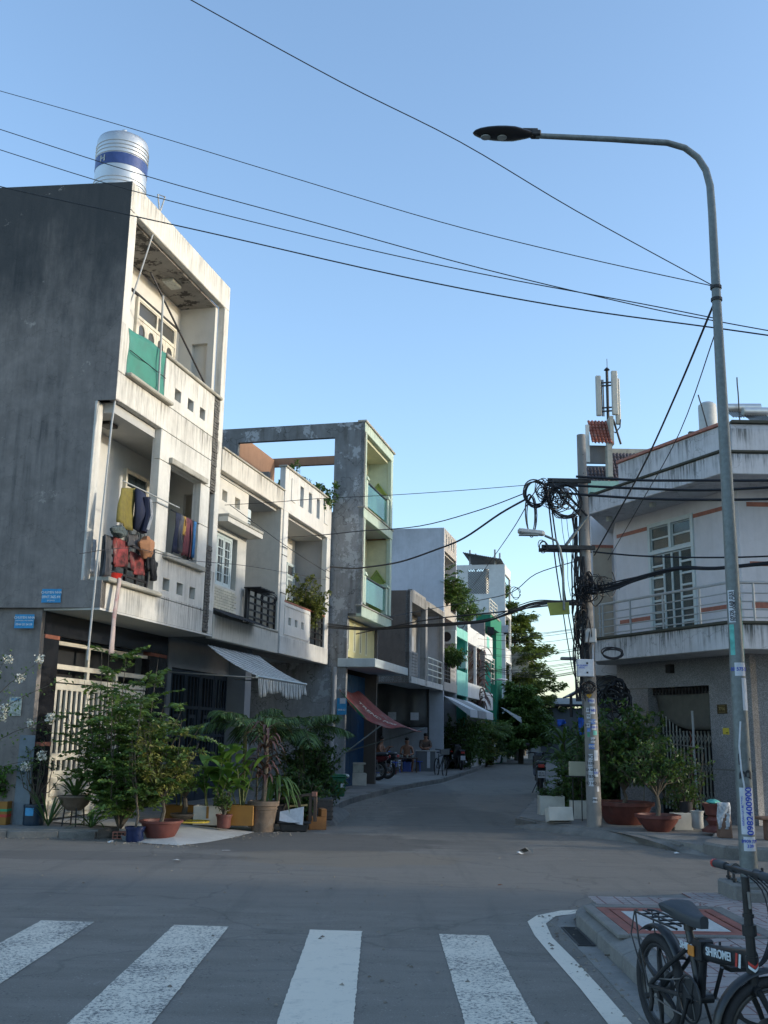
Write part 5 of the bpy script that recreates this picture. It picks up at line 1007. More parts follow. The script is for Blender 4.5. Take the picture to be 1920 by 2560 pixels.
# far shed, tarpaulins, tower
fs = thing('tin_roof_shed', 'low grey shed with dark sloping tin roof at the end of the street', 'shed', (10.0, 68, 0)); boxes('walls', M_dg, fs, [(.5, 8, 0, 6, 0, 3.4)]); m = MB(); m.profx([(-.4, 3.65), (6.4, 4.3), (6.4, 4.2), (-.4, 3.5)], 0, 8.5); m.build('roof', M_blackm, fs)
for i, (a, b, c_) in enumerate((((7.5, 44, 2.25), (7.85, 44.1, 1.95), 'small bright blue tarpaulin hanging between the far shrubs'), ((5.0, 26.2, 2.0), (5.42, 26.4, 1.55), 'larger bright blue tarpaulin behind the concrete pole'))):
    m = MB(); L = []
    for j in range(7):
        for q in range(7): u, v = q/6, j/6; L.append((a[0]+(b[0]-a[0])*u+.04*v, a[1]+.06*math.sin(u*7+v*3), a[2]+(b[2]-a[2])*v*(1-.5*u*(v > .5))))
    m.add(L, [(j*7+q, j*7+q+1, (j+1)*7+q+1, (j+1)*7+q) for j in range(6) for q in range(6)]); o = m.build('blue_tarpaulin', simple('bright_blue_sheet', (.02, .13, .62), .5, 0, .15, 6), smooth=True); tag(o, c_, 'tarpaulin'); o.modifiers.new('t', 'SOLIDIFY').thickness = .01
tw = thing('far_tower', 'slim pale orange tower block showing behind the big tree', 'tower', (16.6, 120, 0)); boxes('walls', simple('peach_render', (.55, .40, .30), .8, 0, .05, 1), tw, [(0, 1.3, 0, 6, 0, 11.6)]); boxes('side', M_w9, tw, [(-1.6, -.01, 0, 6, 0, 11.0)]); boxes('window', M_glassg, tw, [(-1.2, -.7, -.03, 0, 2+1.6*i, 2.8+1.6*i) for i in range(6)])
# awning frame beside the pole
aw2 = thing('black_awning', 'small black framed awning projecting behind the concrete pole', 'awning', (4.72, 25.6, 2.1)); m = MB(); m.add([(0, 0, .42), (.7, .6, .78), (.7, 1.4, .78), (0, 1.2, .42)], [(0, 1, 2, 3)]); o = m.build('canvas', M_blackm, aw2); o.modifiers.new('t', 'SOLIDIFY').thickness = .03
m = MB(); m.tube([(0, 0, -.1), (0, 0, .42), (.7, .6, .78)], .04, 6); m.build('frame', M_blackm, aw2)
# ================================================================ POLES AND CABLES
M_galv = simple('galvanised_steel', (.17, .19, .185), .55, .35, .18, 22, .1, .5, dirt=(.09, .11, .09)); M_cab = simple('cable_black', (.012, .013, .016), .6, 0, .2, 5); M_pole = plaster('pole_concrete', (.26, .25, .235), (.12, .115, .105), .5, mott=.7, streak=True, sc=2)
lp = thing('street_lamp', 'tall curved galvanised street lamp with black head and stuck-on flyers, on the near corner', 'street lamp', (3.285, 9.45, .15))
m = MB(); pts = [(0, 0, .06), (0, 0, 3), (0, 0, 5.6)]; rs = [.078, .062, .045]
pts += [(.005, 0, 6.6), (.0, 0, 6.9), (-.035, 0, 7.08), (-.11, 0, 7.22), (-.24, 0, 7.33), (-.42, 0, 7.385), (-1.0, -.0, 7.415), (-1.78, 0, 7.44)]; rs += [.04, .038, .036, .034, .033, .032, .030, .028]
m.tube(pts, rs, 18); m.build('pole', M_galv, lp, smooth=True)
m = MB(); m.ell((0, 0, 0), (.335, .13, .05), 20, 10, M=Matrix.Rotation(R(1), 4, 'Y')); m.v = [(x, y*(1 if x < .1 else 1-.5*(x-.1)/.25), z*(1.0 if z > 0 else .7)) for x, y, z in m.v]; h = m.build('lamp_head', simple('lamp_black', (.02, .02, .022), .4), lp, smooth=True, loc=(-2.10, 0, 7.455))
for x in (-.2, -.03): q = MB(); q.lathe([(.05, -.006), (.05, 0), (.035, .006)], 14, c=(x, 0, -.042)); q.build('lens', M_lampg, h)
boxes('hinge', M_iron, h, [(.18, .34, -.035, .035, .02, .055)], .006); boxes('bracket', M_iron, h, [(.27, .37, -.05, .05, -.03, .03)], .01)
for z in (5.78, 5.65): q = MB(); q.lathe([(.05, z-.015), (.056, z-.015), (.056, z+.015), (.05, z+.015)], 14); q.build('clamp', M_iron, lp)
m = MB(); m.prism([(-.21, -.2), (.20, -.23), (.25, .2), (-.22, .22)], -.02, .14); m.prism([(-.12, -.3), (.3, -.32), (.32, -.2), (-.1, -.22)], -.02, .10); m.build('concrete_footing', M_kerb, lp, bevel=.02)
boxes('base_plate', M_galv, lp, [(-.14, .14, -.14, .14, .141, .155)], .003)
for x, y in ((-.17, -.1), (-.15, .1), (.17, -.12), (.16, .12)): q = MB(); q.tube([(x, y, .13), (x, y, .24)], .012, 6); q.tube([(x, y, .155), (x, y, .175)], .022, 6); q.build('bolt', M_iron, lp)
def curved_sticker(parent, name, z0, z1, rad, a0, a1, mat):
    m = MB(); n = 8; L = []
    for i in range(n+1):
        a = a0+(a1-a0)*i/n; L += [(rad*math.cos(a), rad*math.sin(a), z0), (rad*math.cos(a), rad*math.sin(a), z1)]
    m.add(L, [(2*i, 2*i+2, 2*i+3, 2*i+1) for i in range(n)]); return m.build(name, mat, parent)
M_pap = simple('sticker_white', (.55, .57, .60), .6, 0, .08, 25, dirt=(.2, .2, .2)); M_pink = simple('ink_blue', (.02, .06, .42), .5); M_tqs = simple('sticker_teal', (.10, .42, .36), .6, 0, .25, 20, dirt=(.4, .4, .4)); M_ink = simple('ink_black', (.02, .02, .025), .6)
def rad_at(z): return .0785-.0054*z
D = R(-90)
def onpole(parent, txt, size, z, rad, mat, rot=0, ang=D, x=0.):
    o = text_mesh(txt, size, mat, 'lettering', parent, Matrix.Identity(4), .0008); r_ = rad+.001
    me = o.data
    for v in me.vertices:
        a, b = v.co.x, v.co.y
        if rot: a, b = -b, a
        a += x; q = ang+a/r_; rr_ = r_+v.co.z; v.co = (rr_*math.cos(q), rr_*math.sin(q), z+b)
    return o
curved_sticker(lp, 'blue_number_sticker', .54, .94, rad_at(.7)+.001, D-.95, D+.75, M_pap); onpole(lp, '0982400900', .082, .74, rad_at(.7)+.002, M_pink, 1, x=.012); onpole(lp, 'KHOAN CAT BE TONG', .024, .74, rad_at(.7)+.002, M_pink, 1, x=-.05)
curved_sticker(lp, 'small_sticker', .40, .52, rad_at(.45)+.001, D-.75, D+.7, M_pap); onpole(lp, '0909 779\n339', .04, .46, rad_at(.45)+.002, M_pink, 0)
curved_sticker(lp, 'torn_sticker', 1.93, 2.05, rad_at(2)+.001, D-.7, D+.9, M_pap); onpole(lp, '03 575 30', .045, 1.99, rad_at(2)+.002, M_pink, 0)
curved_sticker(lp, 'torn_sticker', 1.62, 1.91, rad_at(1.8)+.001, D+.1, D+1.3, M_pap); curved_sticker(lp, 'teal_strip', 2.12, 2.4, rad_at(2.2)+.001, D-1.2, D-.5, M_tqs); curved_sticker(lp, 'black_print_strip', 2.42, 2.72, rad_at(2.6)+.001, D-1.2, D-.2, M_pap); onpole(lp, '0978 168 033', .05, 2.57, rad_at(2.6)+.002, M_ink, 1, x=-.045); onpole(lp, 'HUT HAM CAU', .04, 2.57, rad_at(2.6)+.002, M_ink, 1, x=-.02)
curved_sticker(lp, 'teal_strip', 2.05, 2.66, rad_at(2.4)+.001, D+.95, D+1.5, M_tqs); onpole(lp, 'B T', .16, 1.12, rad_at(1.1)+.002, M_ink, 1)
q = MB(); q.tube([(-.03, -.085, 1.52), (-.055, -.09, 1.3), (-.05, -.095, 1.1), (-.03, -.09, .95), (-.05, -.088, .8)], .008, 5); q.build('white_cord', M_pap, lp)
# ---- concrete utility pole
up_ = thing('utility_pole', 'weathered concrete utility pole plastered with adverts, tangled cables at its steel arms', 'utility pole', (3.44, 16.85, .05))
m = MB(); m.tube([(0, 0, -.1), (-.06, 0, 6.56)], [.122, .074], 20); m.build('pole', M_pole, up_, smooth=True)
for i in range(14): q = MB(); z = 1.9+i*.33; q.lathe([(.008, -.002), (.014, 0), (.008, .004)], 8, M=Matrix.Translation((-.05-.0*z, -.118+.0074*z, z)) @ Matrix.Rotation(R(90), 4, 'X')); q.build('step_hole', M_blackm, up_)
def arm(z, x0, x1):
    m = MB(); m.box(x0, x1, -.16, -.10, z-.035, z-.029); m.box(x0, x1, -.16, -.154, z-.029, z+.035); m.box(x0, x1, .10, .16, z-.035, z-.029); m.box(x0, x1, .154, .16, z-.029, z+.035); m.tube([(x0+.06, -.16, z), (x0+.06, .16, z)], .02, 6); return m.build('cross_arm', M_iron, up_, bevel=.002)
arm(5.71, -.68, .06); arm(4.56, -.80, .10)
for y in (-.15, .15): m = MB(); m.tube([(-.38, y, 4.6), (-.02, y, 5.08)], .022, 6); m.build('brace', M_galv, up_); m = MB(); m.tube([(-.5, y, 5.62), (-.02, y, 5.1)], .02, 6); m.build('brace', M_iron, up_)
m = MB(); m.tube([(-.45, -.2, 3.5), (-.46, -.2, 4.3), (-.50, -.2, 4.52), (-.56, -.2, 4.66), (-.75, -.2, 4.74)], .022, 8); m.build('lamp_arm', M_galv, up_, smooth=True)
m = MB(); m.prism([(-.225, -.085), (.19, -.075), (.225, -.03), (.225, .03), (.19, .075), (-.225, .085)], -.045, .035); m.v = [(x, y*(1 if z < 0 else .8), z+(x*-.09)) for x, y, z in m.v]; m.build('lamp_head', simple('old_lamp_grey', (.36, .38, .37), .5, 0, .1, 9), up_, bevel=.02, loc=(-.97, -.2, 4.80)); boxes('lamp_glass', M_lampg, up_, [(-1.18, -.85, -.26, -.14, 4.735, 4.755)], .006)
for x in (-.42, -.33): q = MB(); q.ell((x+.02, -.2, 5.44), (.04, .05, .04), 10, 7); q.build('insulator', M_lampg, up_, smooth=True)
boxes('splitter_box', M_pap, up_, [(-.46, -.33, -.26, -.16, 5.48, 5.56)], .01, label=None)
boxes('meter_box', simple('box_beige', (.42, .43, .42), .5, 0, .06, 5), up_, [(-.13, .06, -.24, -.12, 2.97, 3.20)], .012); boxes('meter_box', M_pap, up_, [(-.26, .0, -.25, -.13, 2.42, 2.70)], .01)
for z in (2.47, 2.62): boxes('latch', M_ink, up_, [(-.12, -.09, -.256, -.25, z, z+.03)], .002)
text_mesh('CA QUANG\nNGOC', .035, M_pink, 'lettering', up_, Matrix.Translation((-.19, -.2515, 2.58)) @ WALLY, .0006)
boxes('conduit', M_pap, up_, [(.0, .03, -.15, -.12, 2.42, 2.95)], .006)
q = MB(); q.lathe([(.001, -.002), (.05, -.002), (.05, 0), (.001, 0)], 4, M=Matrix.Translation((-.06, -.117, 2.13)) @ Matrix.Rotation(R(90), 4, 'X')); q.build('warning_plate', simple('warning_yellow', (.5, .30, .02), .5), up_)
prj = random.Random(4); cols = [M_pap, M_pap, M_tqs, M_pap, simple('sticker_blue', (.08, .18, .45), .6, 0, .3, 30, dirt=(.5, .5, .5)), simple('sticker_green', (.05, .30, .16), .6, 0, .2, 30)]
rp_ = lambda z: .1213-.0072*z
txts = ['0903 811', 'CHO VAY', 'GOP', '0987 60', 'TIEN', '683', 'SO HO', 'TIEN', '0938 22', 'VAY', 'NHA', 'BO', '0767', '1.5 TR', 'KHOAN']
z = .42; i = 0
def pole_sticker(z0, z1, a0, a1, mat, t='', sz=.04, im=None):
    rc = rp_((z0+z1)/2)+.003; s_ = curved_sticker(up_, 'sticker', z0, z1, rc, a0, a1, mat); 
    cx = -.06*((z0+z1)/2)/6.56; s_.location.x = cx
    if t: o = onpole(up_, t, sz, (z0+z1)/2, rc+.0015, im or M_ink, 0, (a0+a1)/2); o.location.x = cx
for (z0, z1, a0, a1, mt, t, sz, im) in ((.45, .53, -1.9, -1.3, M_pap, '0982', .045, M_ink), (.70, .79, -2.4, -1.7, M_pap, 'SO HO', .06, M_ink), (.80, .90, -2.4, -1.75, M_pap, 'TIEN', .07, M_ink), (.91, 1.0, -2.4, -1.75, M_pap, 'LA 603', .06, M_ink), (1.01, 1.10, -2.4, -1.8, M_pap, 'TIEN', .06, M_ink), (1.11, 1.2, -2.3, -1.7, M_pap, 'BO', .07, M_ink), (.85, .97, -1.6, -1.0, M_pap, 'VAY', .05, M_pink), (.62, .7, -1.3, -.9, M_pap, '', .04, None), (1.28, 1.36, -2.2, -1.4, cols[4], '0909', .05, M_pap), (1.38, 1.46, -1.9, -1.3, M_pap, 'GOP', .05, M_ink),
    (1.47, 1.54, -2.4, -2.0, cols[5], '', .04, None), (1.50, 1.57, -1.5, -.9, M_tqs, '', .04, None), (1.55, 1.61, -2.4, -1.9, cols[4], '', .04, None), (1.58, 1.66, -1.7, -1.0, M_pap, '0938 22', .04, M_pink), (1.62, 1.68, -2.5, -1.9, M_pap, 'KHKD', .05, M_ink), (1.67, 1.75, -1.8, -1.1, cols[4], '0NC 408', .04, M_pap), (1.76, 1.83, -2.4, -1.8, M_pap, 'TK', .05, M_ink), (1.83, 1.95, -1.85, -1.1, M_pap, 'I 683', .06, M_pink), (1.86, 1.93, -2.5, -2.0, M_pap, 'T.K.', .05, M_ink), (2.0, 2.08, -1.9, -1.1, M_pap, '0903 1', .05, M_pink), (1.10, 1.26, -1.5, -.9, M_pap, '', .04, None)):
    pole_sticker(z0, z1, a0, a1, mt, t, sz, im)
# tangled coils at the arms
def coil(name, label, c, rads, r, n=3, seed=0, ax=0.3):
    rnd = random.Random(seed); m = MB(); pts = []
    for k in range(n*26+1):
        a = 2*math.pi*k/26; s_ = 1+.08*math.sin(k*.21+seed); pts.append((rads[0]*s_*math.cos(a)+.02*math.sin(k*.13), .05*math.sin(k*.11)+.06*math.cos(a)*ax, rads[1]*s_*math.sin(a)+.015*math.cos(k*.17)))
    m.tube(pts, r, 5); return tag(m.build(name, M_cab, smooth=True, loc=c), label, 'cable coil')
coil('cable_coil', 'large round black cable coil hanging left of the top arm of the concrete pole', (2.56, 16.7, 5.52), (.19, .21), .012, 5, 1)
coil('cable_coil', 'wide sagging cable loops under the top arm of the concrete pole', (3.05, 16.65, 5.38), (.26, .27), .009, 6, 2)
coil('cable_coil', 'narrow hanging cable loops above the old lamp head', (2.47, 16.7, 5.15), (.085, .34), .009, 4, 3)
coil('cable_coil', 'small tight coil at the tip of the second arm of the pole', (2.66, 16.68, 4.62), (.07, .09), .007, 3, 4)
coil('cable_coil', 'oval black cable coil strapped to the side of the concrete pole', (3.39, 16.68, 4.02), (.06, .16), .012, 5, 5)
coil('cable_coil', 'flat loose cable loop drooping right of the pole below the corner balcony slab', (3.78, 16.7, 2.86), (.17, .08), .012, 3, 6)
coil('cable_coil', 'small cable ring clipped on the thick bundle crossing the street', (2.28, 17.3, 3.9), (.08, .09), .006, 2, 7)
coil('cable_coil', 'small cable ring clipped on the bundle in front of the turquoise houses', (2.0, 26, 4.32), (.12, .12), .008, 2, 8)
coil('cable_coil', 'dense knot of thin cable loops in the middle of the top arm', (2.9, 16.62, 5.45), (.14, .17), .008, 7, 11)
coil('cable_coil', 'thin messy cable loops under the meter box of the concrete pole', (3.36, 16.68, 2.30), (.1, .08), .008, 5, 9)
coil('cable_coil', 'white grey cable coil hung on the balcony shelf of the cream house', ST(6.3, .32, 4.27), (.16, .10), .006, 5, 10)
yf = thing('yellow_plate', 'plain yellow green plate hanging from the cables left of the concrete pole', 'plate', (2.74, 16.7, 3.47)); m = MB(); m.add([(-.02, 0, .2), (.34, 0, .22), (.355, .02, .02), (.03, .02, -.01)], [(0, 3, 2, 1)]); o = m.build('sheet', simple('faded_yellow_green', (.36, .36, .08), .7, 0, .1, 8, dirt=(.5, .5, .3)), yf); o.modifiers.new('t', 'SOLIDIFY').thickness = .008
for k, (x, y, z, lb) in enumerate(((2.62, 24.5, 3.98, 'dark cable junction box on the bundle over the street'), (2.95, 24.4, 4.02, 'pale square cable junction box on the bundle over the street'))): jb = thing('junction_box', lb, 'junction box', (x, y, z)); boxes('case', (M_iron, M_pap)[k], jb, [(-.08, .08, -.05, .05, -.09, .09)], .01); boxes('gland', M_ink, jb, [(-.03, .03, -.03, .03, -.13, -.09)], .004)
p2 = thing('far_utility_pole', 'slim concrete utility pole with a small lamp, far down the street on the right', 'utility pole', (9.5, 48, 0)); m = MB(); m.tube([(0, 0, 0), (0, 0, 6.2)], [.17, .12], 10); m.build('pole', M_pole, p2, smooth=True); m = MB(); m.tube([(0, 0, 4.9), (-.4, 0, 5.1)], .04, 6); m.build('lamp_arm', M_iron, p2); boxes('lamp_head', M_galv, p2, [(-1.1, -.4, -.12, .12, 5.05, 5.2)], .04)
far_lamp = thing('far_street_lamp', 'small pale street lamp arm sticking out from the dark cordyline by the turquoise house', 'street lamp', ST(39.5, -.1, 0)); m = MB(); m.tube([(0, 0, 0), (0, 0, 3.9), (.2, -.3, 4.2), (.75, -.5, 4.35)], .03, 6); m.build('arm', M_galv, far_lamp); m = MB(); m.ell((1.05, -.55, 4.38), (.3, .1, .06), 10, 6); m.build('lamp_head', M_pap, far_lamp, smooth=True)

prt = random.Random(77)
def scribble(name, label, c, ext, n, r, seed, closed=.5):
    """irregular mass of loose wire: several loops of different size and tilt in one tangled coil"""
    rnd = random.Random(seed); m = MB()
    for k in range(n):
        cx = Vector((rnd.uniform(-ext[0], ext[0])*.5, rnd.uniform(-.08, .08), rnd.uniform(-ext[1], ext[1])*.5)); a0 = rnd.uniform(0, 6.28); sp = rnd.uniform(3.6, 7.5); rx, rz = rnd.uniform(.25, .6)*ext[0], rnd.uniform(.3, .8)*ext[1]; ph = rnd.uniform(0, 6); pts = []
        for i in range(22): t = i/21; a = a0+sp*t; pts.append(cx+Vector((rx*math.cos(a)*(1+.15*math.sin(3*a+ph)), .05*math.sin(a*2+ph), rz*math.sin(a)*(1+.12*math.cos(2*a+ph))-.0*t)))
        m.tube(pts, r*rnd.choice((.7, 1, 1.4)), 4)
    o = m.build(name, M_cab, smooth=True, loc=c); return tag(o, label, 'cable tangle')
scribble('cable_tangle', 'messy nest of wire loops hanging from the middle of the top arm', (2.95, 16.6, 5.36), (.36, .28), 16, .0065, 1)
scribble('cable_tangle', 'dark knot of wire ends at the left tip of the top arm', (2.72, 16.62, 5.55), (.22, .2), 12, .007, 2)
scribble('cable_tangle', 'snarl of wires where the cable bundles meet the pole at mid height', (3.32, 16.64, 3.85), (.26, .22), 18, .007, 3)
scribble('cable_tangle', 'dense wire clutter on the left flank of the pole above the meter boxes', (3.26, 16.66, 3.35), (.16, .42), 20, .007, 4)
scribble('cable_tangle', 'thin wire clutter below the lower meter box on the pole', (3.30, 16.64, 2.28), (.14, .16), 10, .005, 5)
scribble('cable_tangle', 'dark heap of rolled cables hung behind the concrete pole under the corner balcony', (4.28, 19.2, 2.25), (.40, .42), 24, .014, 6)
scribble('cable_tangle', 'loose wires fanning out over the right side of the pole at balcony height', (3.62, 16.62, 3.95), (.28, .30), 12, .007, 7)
for k in range(7):
    x = 3.22+k*.022; m = MB(); pts = [Vector((x+prt.uniform(-.02, .02)+.012*i*.3, 16.66+prt.uniform(-.03, .03), 4.45-i*.22)) for i in range(10)]; o0 = pts[0].copy(); m.tube([p-o0 for p in pts], prt.choice((.008, .012, .016)), 5)
    tag(m.build('riser_cable', M_cab, smooth=True, loc=o0), 'black riser cable strapped down the left side of the concrete pole', 'cable', 'riser cables on the concrete pole')
CABLES = [
  ('thin wire rising steeply from the lamp post to the top left of the sky', [[3.24,9.45,5.96],[1.8,8.95,6.47],[0.65,8.56,6.94],[-0.47,8.2,7.3],[-1.77,7.79,7.79],[-2.38,7.6,8.05]], 0.0052),
  ('thin wire from the lamp post across the sky, second from the top', [[3.24,9.45,5.95],[1.99,9.97,6.51],[0.58,10.55,7.19],[-1.35,11.35,8.23],[-3.65,12.27,9.46],[-5.66,13.06,10.49],[-6.77,13.5,11.05]], 0.0052),
  ('thin wire passing in front of the steel tank and crossing the lamp post', [[4.17,9.2,5.29],[3.33,9.51,5.59],[2.6,9.77,5.86],[1.01,10.36,6.54],[-0.82,11.02,7.39],[-3.16,11.85,8.47],[-5.41,12.64,9.6],[-6.46,13.0,10.12]], 0.006),
  ('thin wire just under the one crossing in front of the steel tank', [[3.29,9.5,5.62],[2.6,9.77,5.89],[1.01,10.37,6.48],[-0.81,11.07,7.23],[-3.35,12.02,8.35],[-5.45,12.81,9.39],[-6.52,13.2,9.93]], 0.006),
  ('lowest thin wire across the sky, passing before the top balcony', [[4.17,9.2,5.26],[3.32,9.49,5.51],[1.82,9.99,5.94],[0.13,10.55,6.52],[-1.98,11.25,7.33],[-3.39,11.71,7.86],[-5.18,12.29,8.53],[-6.15,12.6,8.94]], 0.008),
  ('guy wire from the lamp post down to the second arm of the concrete pole', [[3.26,9.5,5.75],[3.35,11.16,5.4],[3.44,13.25,5.01],[3.52,16.7,4.48]], 0.012),
  ('thin second guy wire from the lamp post down past the corner house', [[3.26,9.5,5.44],[3.5,11.59,5.07],[3.64,14.07,4.76],[3.79,16.9,4.44]], 0.006),
  ('uppermost of three heavy cables running right from the top arm of the concrete pole', [[3.25,16.7,5.83],[4.19,16.14,5.64],[5.06,15.61,5.52],[5.89,15.12,5.41],[6.76,14.6,5.33]], 0.022),
  ('middle of three heavy cables running right from the top arm of the concrete pole', [[3.24,16.7,5.67],[4.18,16.14,5.5],[5.06,15.61,5.36],[5.88,15.12,5.3],[6.75,14.6,5.27]], 0.022),
  ('lowest of three heavy cables running right from the top arm of the concrete pole', [[2.97,16.7,5.54],[4.15,16.04,5.31],[5.03,15.55,5.19],[5.86,15.09,5.11],[6.74,14.6,5.07]], 0.022),
  ('cable from the second arm of the concrete pole to the right past the balcony door', [[3.5,16.7,4.54],[4.19,16.35,4.42],[5.09,15.89,4.33],[5.94,15.46,4.29],[6.85,15.0,4.29]], 0.014),
  ('', [[3.45,16.7,3.92],[3.82,16.51,4.01],[4.29,16.27,4.1],[4.75,16.04,4.18],[5.24,15.8,4.14],[5.93,15.45,4.18],[6.85,15.0,4.19]], 0.013),
  ('', [[3.45,16.7,3.88],[3.82,16.51,3.95],[4.29,16.27,4.09],[4.75,16.04,4.17],[5.24,15.79,4.14],[5.93,15.45,4.18],[6.85,15.0,4.18]], 0.012),
  ('', [[3.45,16.7,3.92],[3.82,16.52,3.93],[4.29,16.27,4.1],[4.75,16.04,4.2],[5.24,15.79,4.16],[5.93,15.45,4.2],[6.85,15.0,4.23]], 0.012),
  ('', [[3.45,16.7,3.87],[3.82,16.51,3.96],[4.29,16.27,4.1],[4.75,16.04,4.18],[5.24,15.79,4.14],[5.93,15.45,4.18],[6.85,15.0,4.19]], 0.008),
  ('', [[3.45,16.7,3.93],[3.82,16.52,3.94],[4.29,16.27,4.11],[4.75,16.04,4.2],[5.24,15.79,4.16],[5.94,15.45,4.2],[6.85,15.0,4.24]], 0.012),
  ('', [[3.45,16.7,3.83],[3.82,16.5,3.97],[4.29,16.26,4.11],[4.74,16.03,4.17],[5.24,15.79,4.13],[5.93,15.45,4.17],[6.84,15.0,4.17]], 0.013),
  ('', [[3.46,16.7,3.96],[3.82,16.51,3.98],[4.29,16.28,4.07],[4.75,16.04,4.16],[5.24,15.8,4.13],[5.93,15.45,4.16],[6.84,15.0,4.16]], 0.012),
  ('', [[3.45,16.7,3.88],[3.82,16.51,3.91],[4.29,16.27,4.07],[4.75,16.04,4.17],[5.24,15.79,4.13],[5.93,15.45,4.17],[6.84,15.0,4.17]], 0.013),
  ('', [[3.45,16.7,3.82],[3.82,16.51,3.89],[4.29,16.26,4.1],[4.74,16.03,4.18],[5.24,15.79,4.15],[5.93,15.45,4.18],[6.85,15.0,4.2]], 0.013),
  ('', [[3.45,16.7,3.89],[3.82,16.51,3.92],[4.29,16.27,4.05],[4.75,16.04,4.15],[5.24,15.79,4.12],[5.93,15.45,4.15],[6.84,15.0,4.14]], 0.006),
  ('thin cable from the concrete pole arm across to the edge of the tall corner house', [[2.4,16.85,5.7],[1.33,17.35,5.71],[0.14,17.87,5.73],[-1.2,18.43,5.77],[-2.15,19.03,5.82],[-3.16,19.66,5.89]], 0.006),
  ('thin twisted cable from the concrete pole to the cream house bay', [[2.42,16.85,5.57],[1.73,17.86,5.48],[0.69,19.01,5.4],[-0.48,20.31,5.54],[-1.39,21.8,5.73],[-2.33,23.53,6.0]], 0.01),
  ('thick drooping cable from the concrete pole to the slotted parapet house', [[2.44,16.85,5.47],[2.08,17.79,5.4],[1.52,18.85,5.15],[1.05,20.04,5.13],[0.36,21.39,5.1],[-0.34,22.94,5.23],[-0.76,24.73,5.48],[-1.41,26.82,5.85]], 0.019),
  ('service wire from the cream house to the slotted parapet house balcony', [[-3.09,19.86,5.94],[-2.71,21.15,5.82],[-2.34,22.64,5.72],[-1.92,24.33,5.65],[-1.49,26.38,5.64]], 0.008),
  ('sagging wire crossing in front of the washing and the cream house', [[-4.27,14.1,3.91],[-3.9,15.55,4.26],[-3.41,17.54,4.42],[-2.87,20.13,4.77],[-2.33,22.71,5.06],[-1.49,26.4,5.44]], 0.006),
  ('', [[3.38,16.9,3.71],[3.11,17.71,3.81],[2.86,18.61,3.9],[2.66,19.59,3.92],[2.16,20.69,3.81],[1.51,21.93,3.85],[0.6,23.31,3.93],[-0.34,24.89,4.01],[-1.44,26.69,4.25]], 0.015),
  ('', [[3.38,16.9,3.68],[3.11,17.71,3.8],[2.86,18.61,3.87],[2.66,19.59,3.89],[2.16,20.69,3.81],[1.51,21.93,3.85],[0.6,23.31,3.93],[-0.34,24.89,4.01],[-1.44,26.69,4.25]], 0.015),
  ('', [[3.38,16.9,3.76],[3.11,17.71,3.84],[2.86,18.61,3.96],[2.66,19.59,3.99],[2.16,20.69,3.84],[1.51,21.92,3.88],[0.6,23.31,3.96],[-0.34,24.88,4.04],[-1.44,26.68,4.32]], 0.01),
  ('', [[3.38,16.9,3.71],[3.11,17.71,3.81],[2.86,18.61,3.9],[2.66,19.6,3.92],[2.16,20.7,3.79],[1.51,21.93,3.83],[0.6,23.31,3.9],[-0.34,24.89,3.99],[-1.44,26.69,4.21]], 0.01),
  ('', [[3.38,16.9,3.73],[3.11,17.71,3.83],[2.86,18.61,3.93],[2.66,19.6,3.95],[2.16,20.7,3.8],[1.51,21.93,3.83],[0.6,23.31,3.91],[-0.34,24.89,3.99],[-1.44,26.69,4.21]], 0.014),
  ('', [[3.38,16.9,3.72],[3.11,17.71,3.82],[2.86,18.61,3.91],[2.66,19.59,3.93],[2.16,20.69,3.82],[1.51,21.92,3.87],[0.6,23.31,3.95],[-0.34,24.88,4.03],[-1.44,26.68,4.29]], 0.01),
  ('heavy cable from the pole with a small junction box, sagging to the left', [[3.38,16.9,3.67],[3.12,17.79,3.78],[2.78,18.79,3.85],[2.47,19.9,3.91],[2.04,21.15,3.99],[1.29,22.58,4.05],[0.43,24.2,4.06],[-0.66,26.08,4.0]], 0.015),
  ('straight thin cable climbing from the left facades to the pole, upper one', [[3.29,16.9,4.42],[2.86,18.79,4.48],[2.71,21.16,4.46],[2.33,24.2,4.68],[1.61,28.28,5.0],[0.06,34.0,5.31]], 0.009),
  ('long thin wire from the lamp post foot side to the far lattice house', [[2.91,18.0,6.09],[3.13,20.93,6.49],[3.32,25.0,6.72],[3.62,31.03,7.22],[3.95,40.91,7.86],[5.31,60.0,10.1]], 0.012),
  ('left of two black cables running from the pole arm away down the street', [[2.78,16.85,5.62],[3.19,18.89,5.31],[3.72,21.5,4.96],[4.45,24.94,4.52],[5.44,29.7,4.05],[6.91,36.69,3.66],[9.43,48.0,3.81]], 0.015),
  ('right of two black cables running from the pole arm away down the street', [[2.82,16.85,5.62],[3.25,18.89,5.31],[3.82,21.5,4.96],[4.57,24.94,4.52],[5.61,29.7,4.05],[7.05,36.69,3.8],[9.51,48.0,4.03]], 0.015),
  ('far', [[7.77,40.0,4.94],[6.99,44.0,5.04],[6.24,48.89,5.3],[2.91,55.0,5.85]], 0.009),
  ('far', [[7.75,40.0,4.07],[6.98,44.0,4.08],[6.23,48.89,4.53],[4.56,55.0,5.34]], 0.009),
  ('far', [[7.75,40.0,4.0],[6.98,44.0,4.0],[6.23,48.89,4.39],[4.79,55.0,5.11]], 0.009),
  ('far', [[7.76,40.0,4.61],[6.99,44.0,4.67],[6.24,48.89,5.16],[4.0,55.0,6.01]], 0.009),
  ('far', [[7.76,40.0,4.42],[6.98,44.0,4.46],[6.23,48.89,4.6],[5.56,55.0,5.03]], 0.009),
  ('far', [[7.79,40.0,5.61],[7.01,44.0,5.77],[6.25,48.89,6.23],[2.78,55.0,7.01]], 0.009),
  ('far', [[7.77,40.0,4.85],[6.99,44.0,4.93],[6.23,48.89,4.74],[4.95,55.0,4.76]], 0.009),
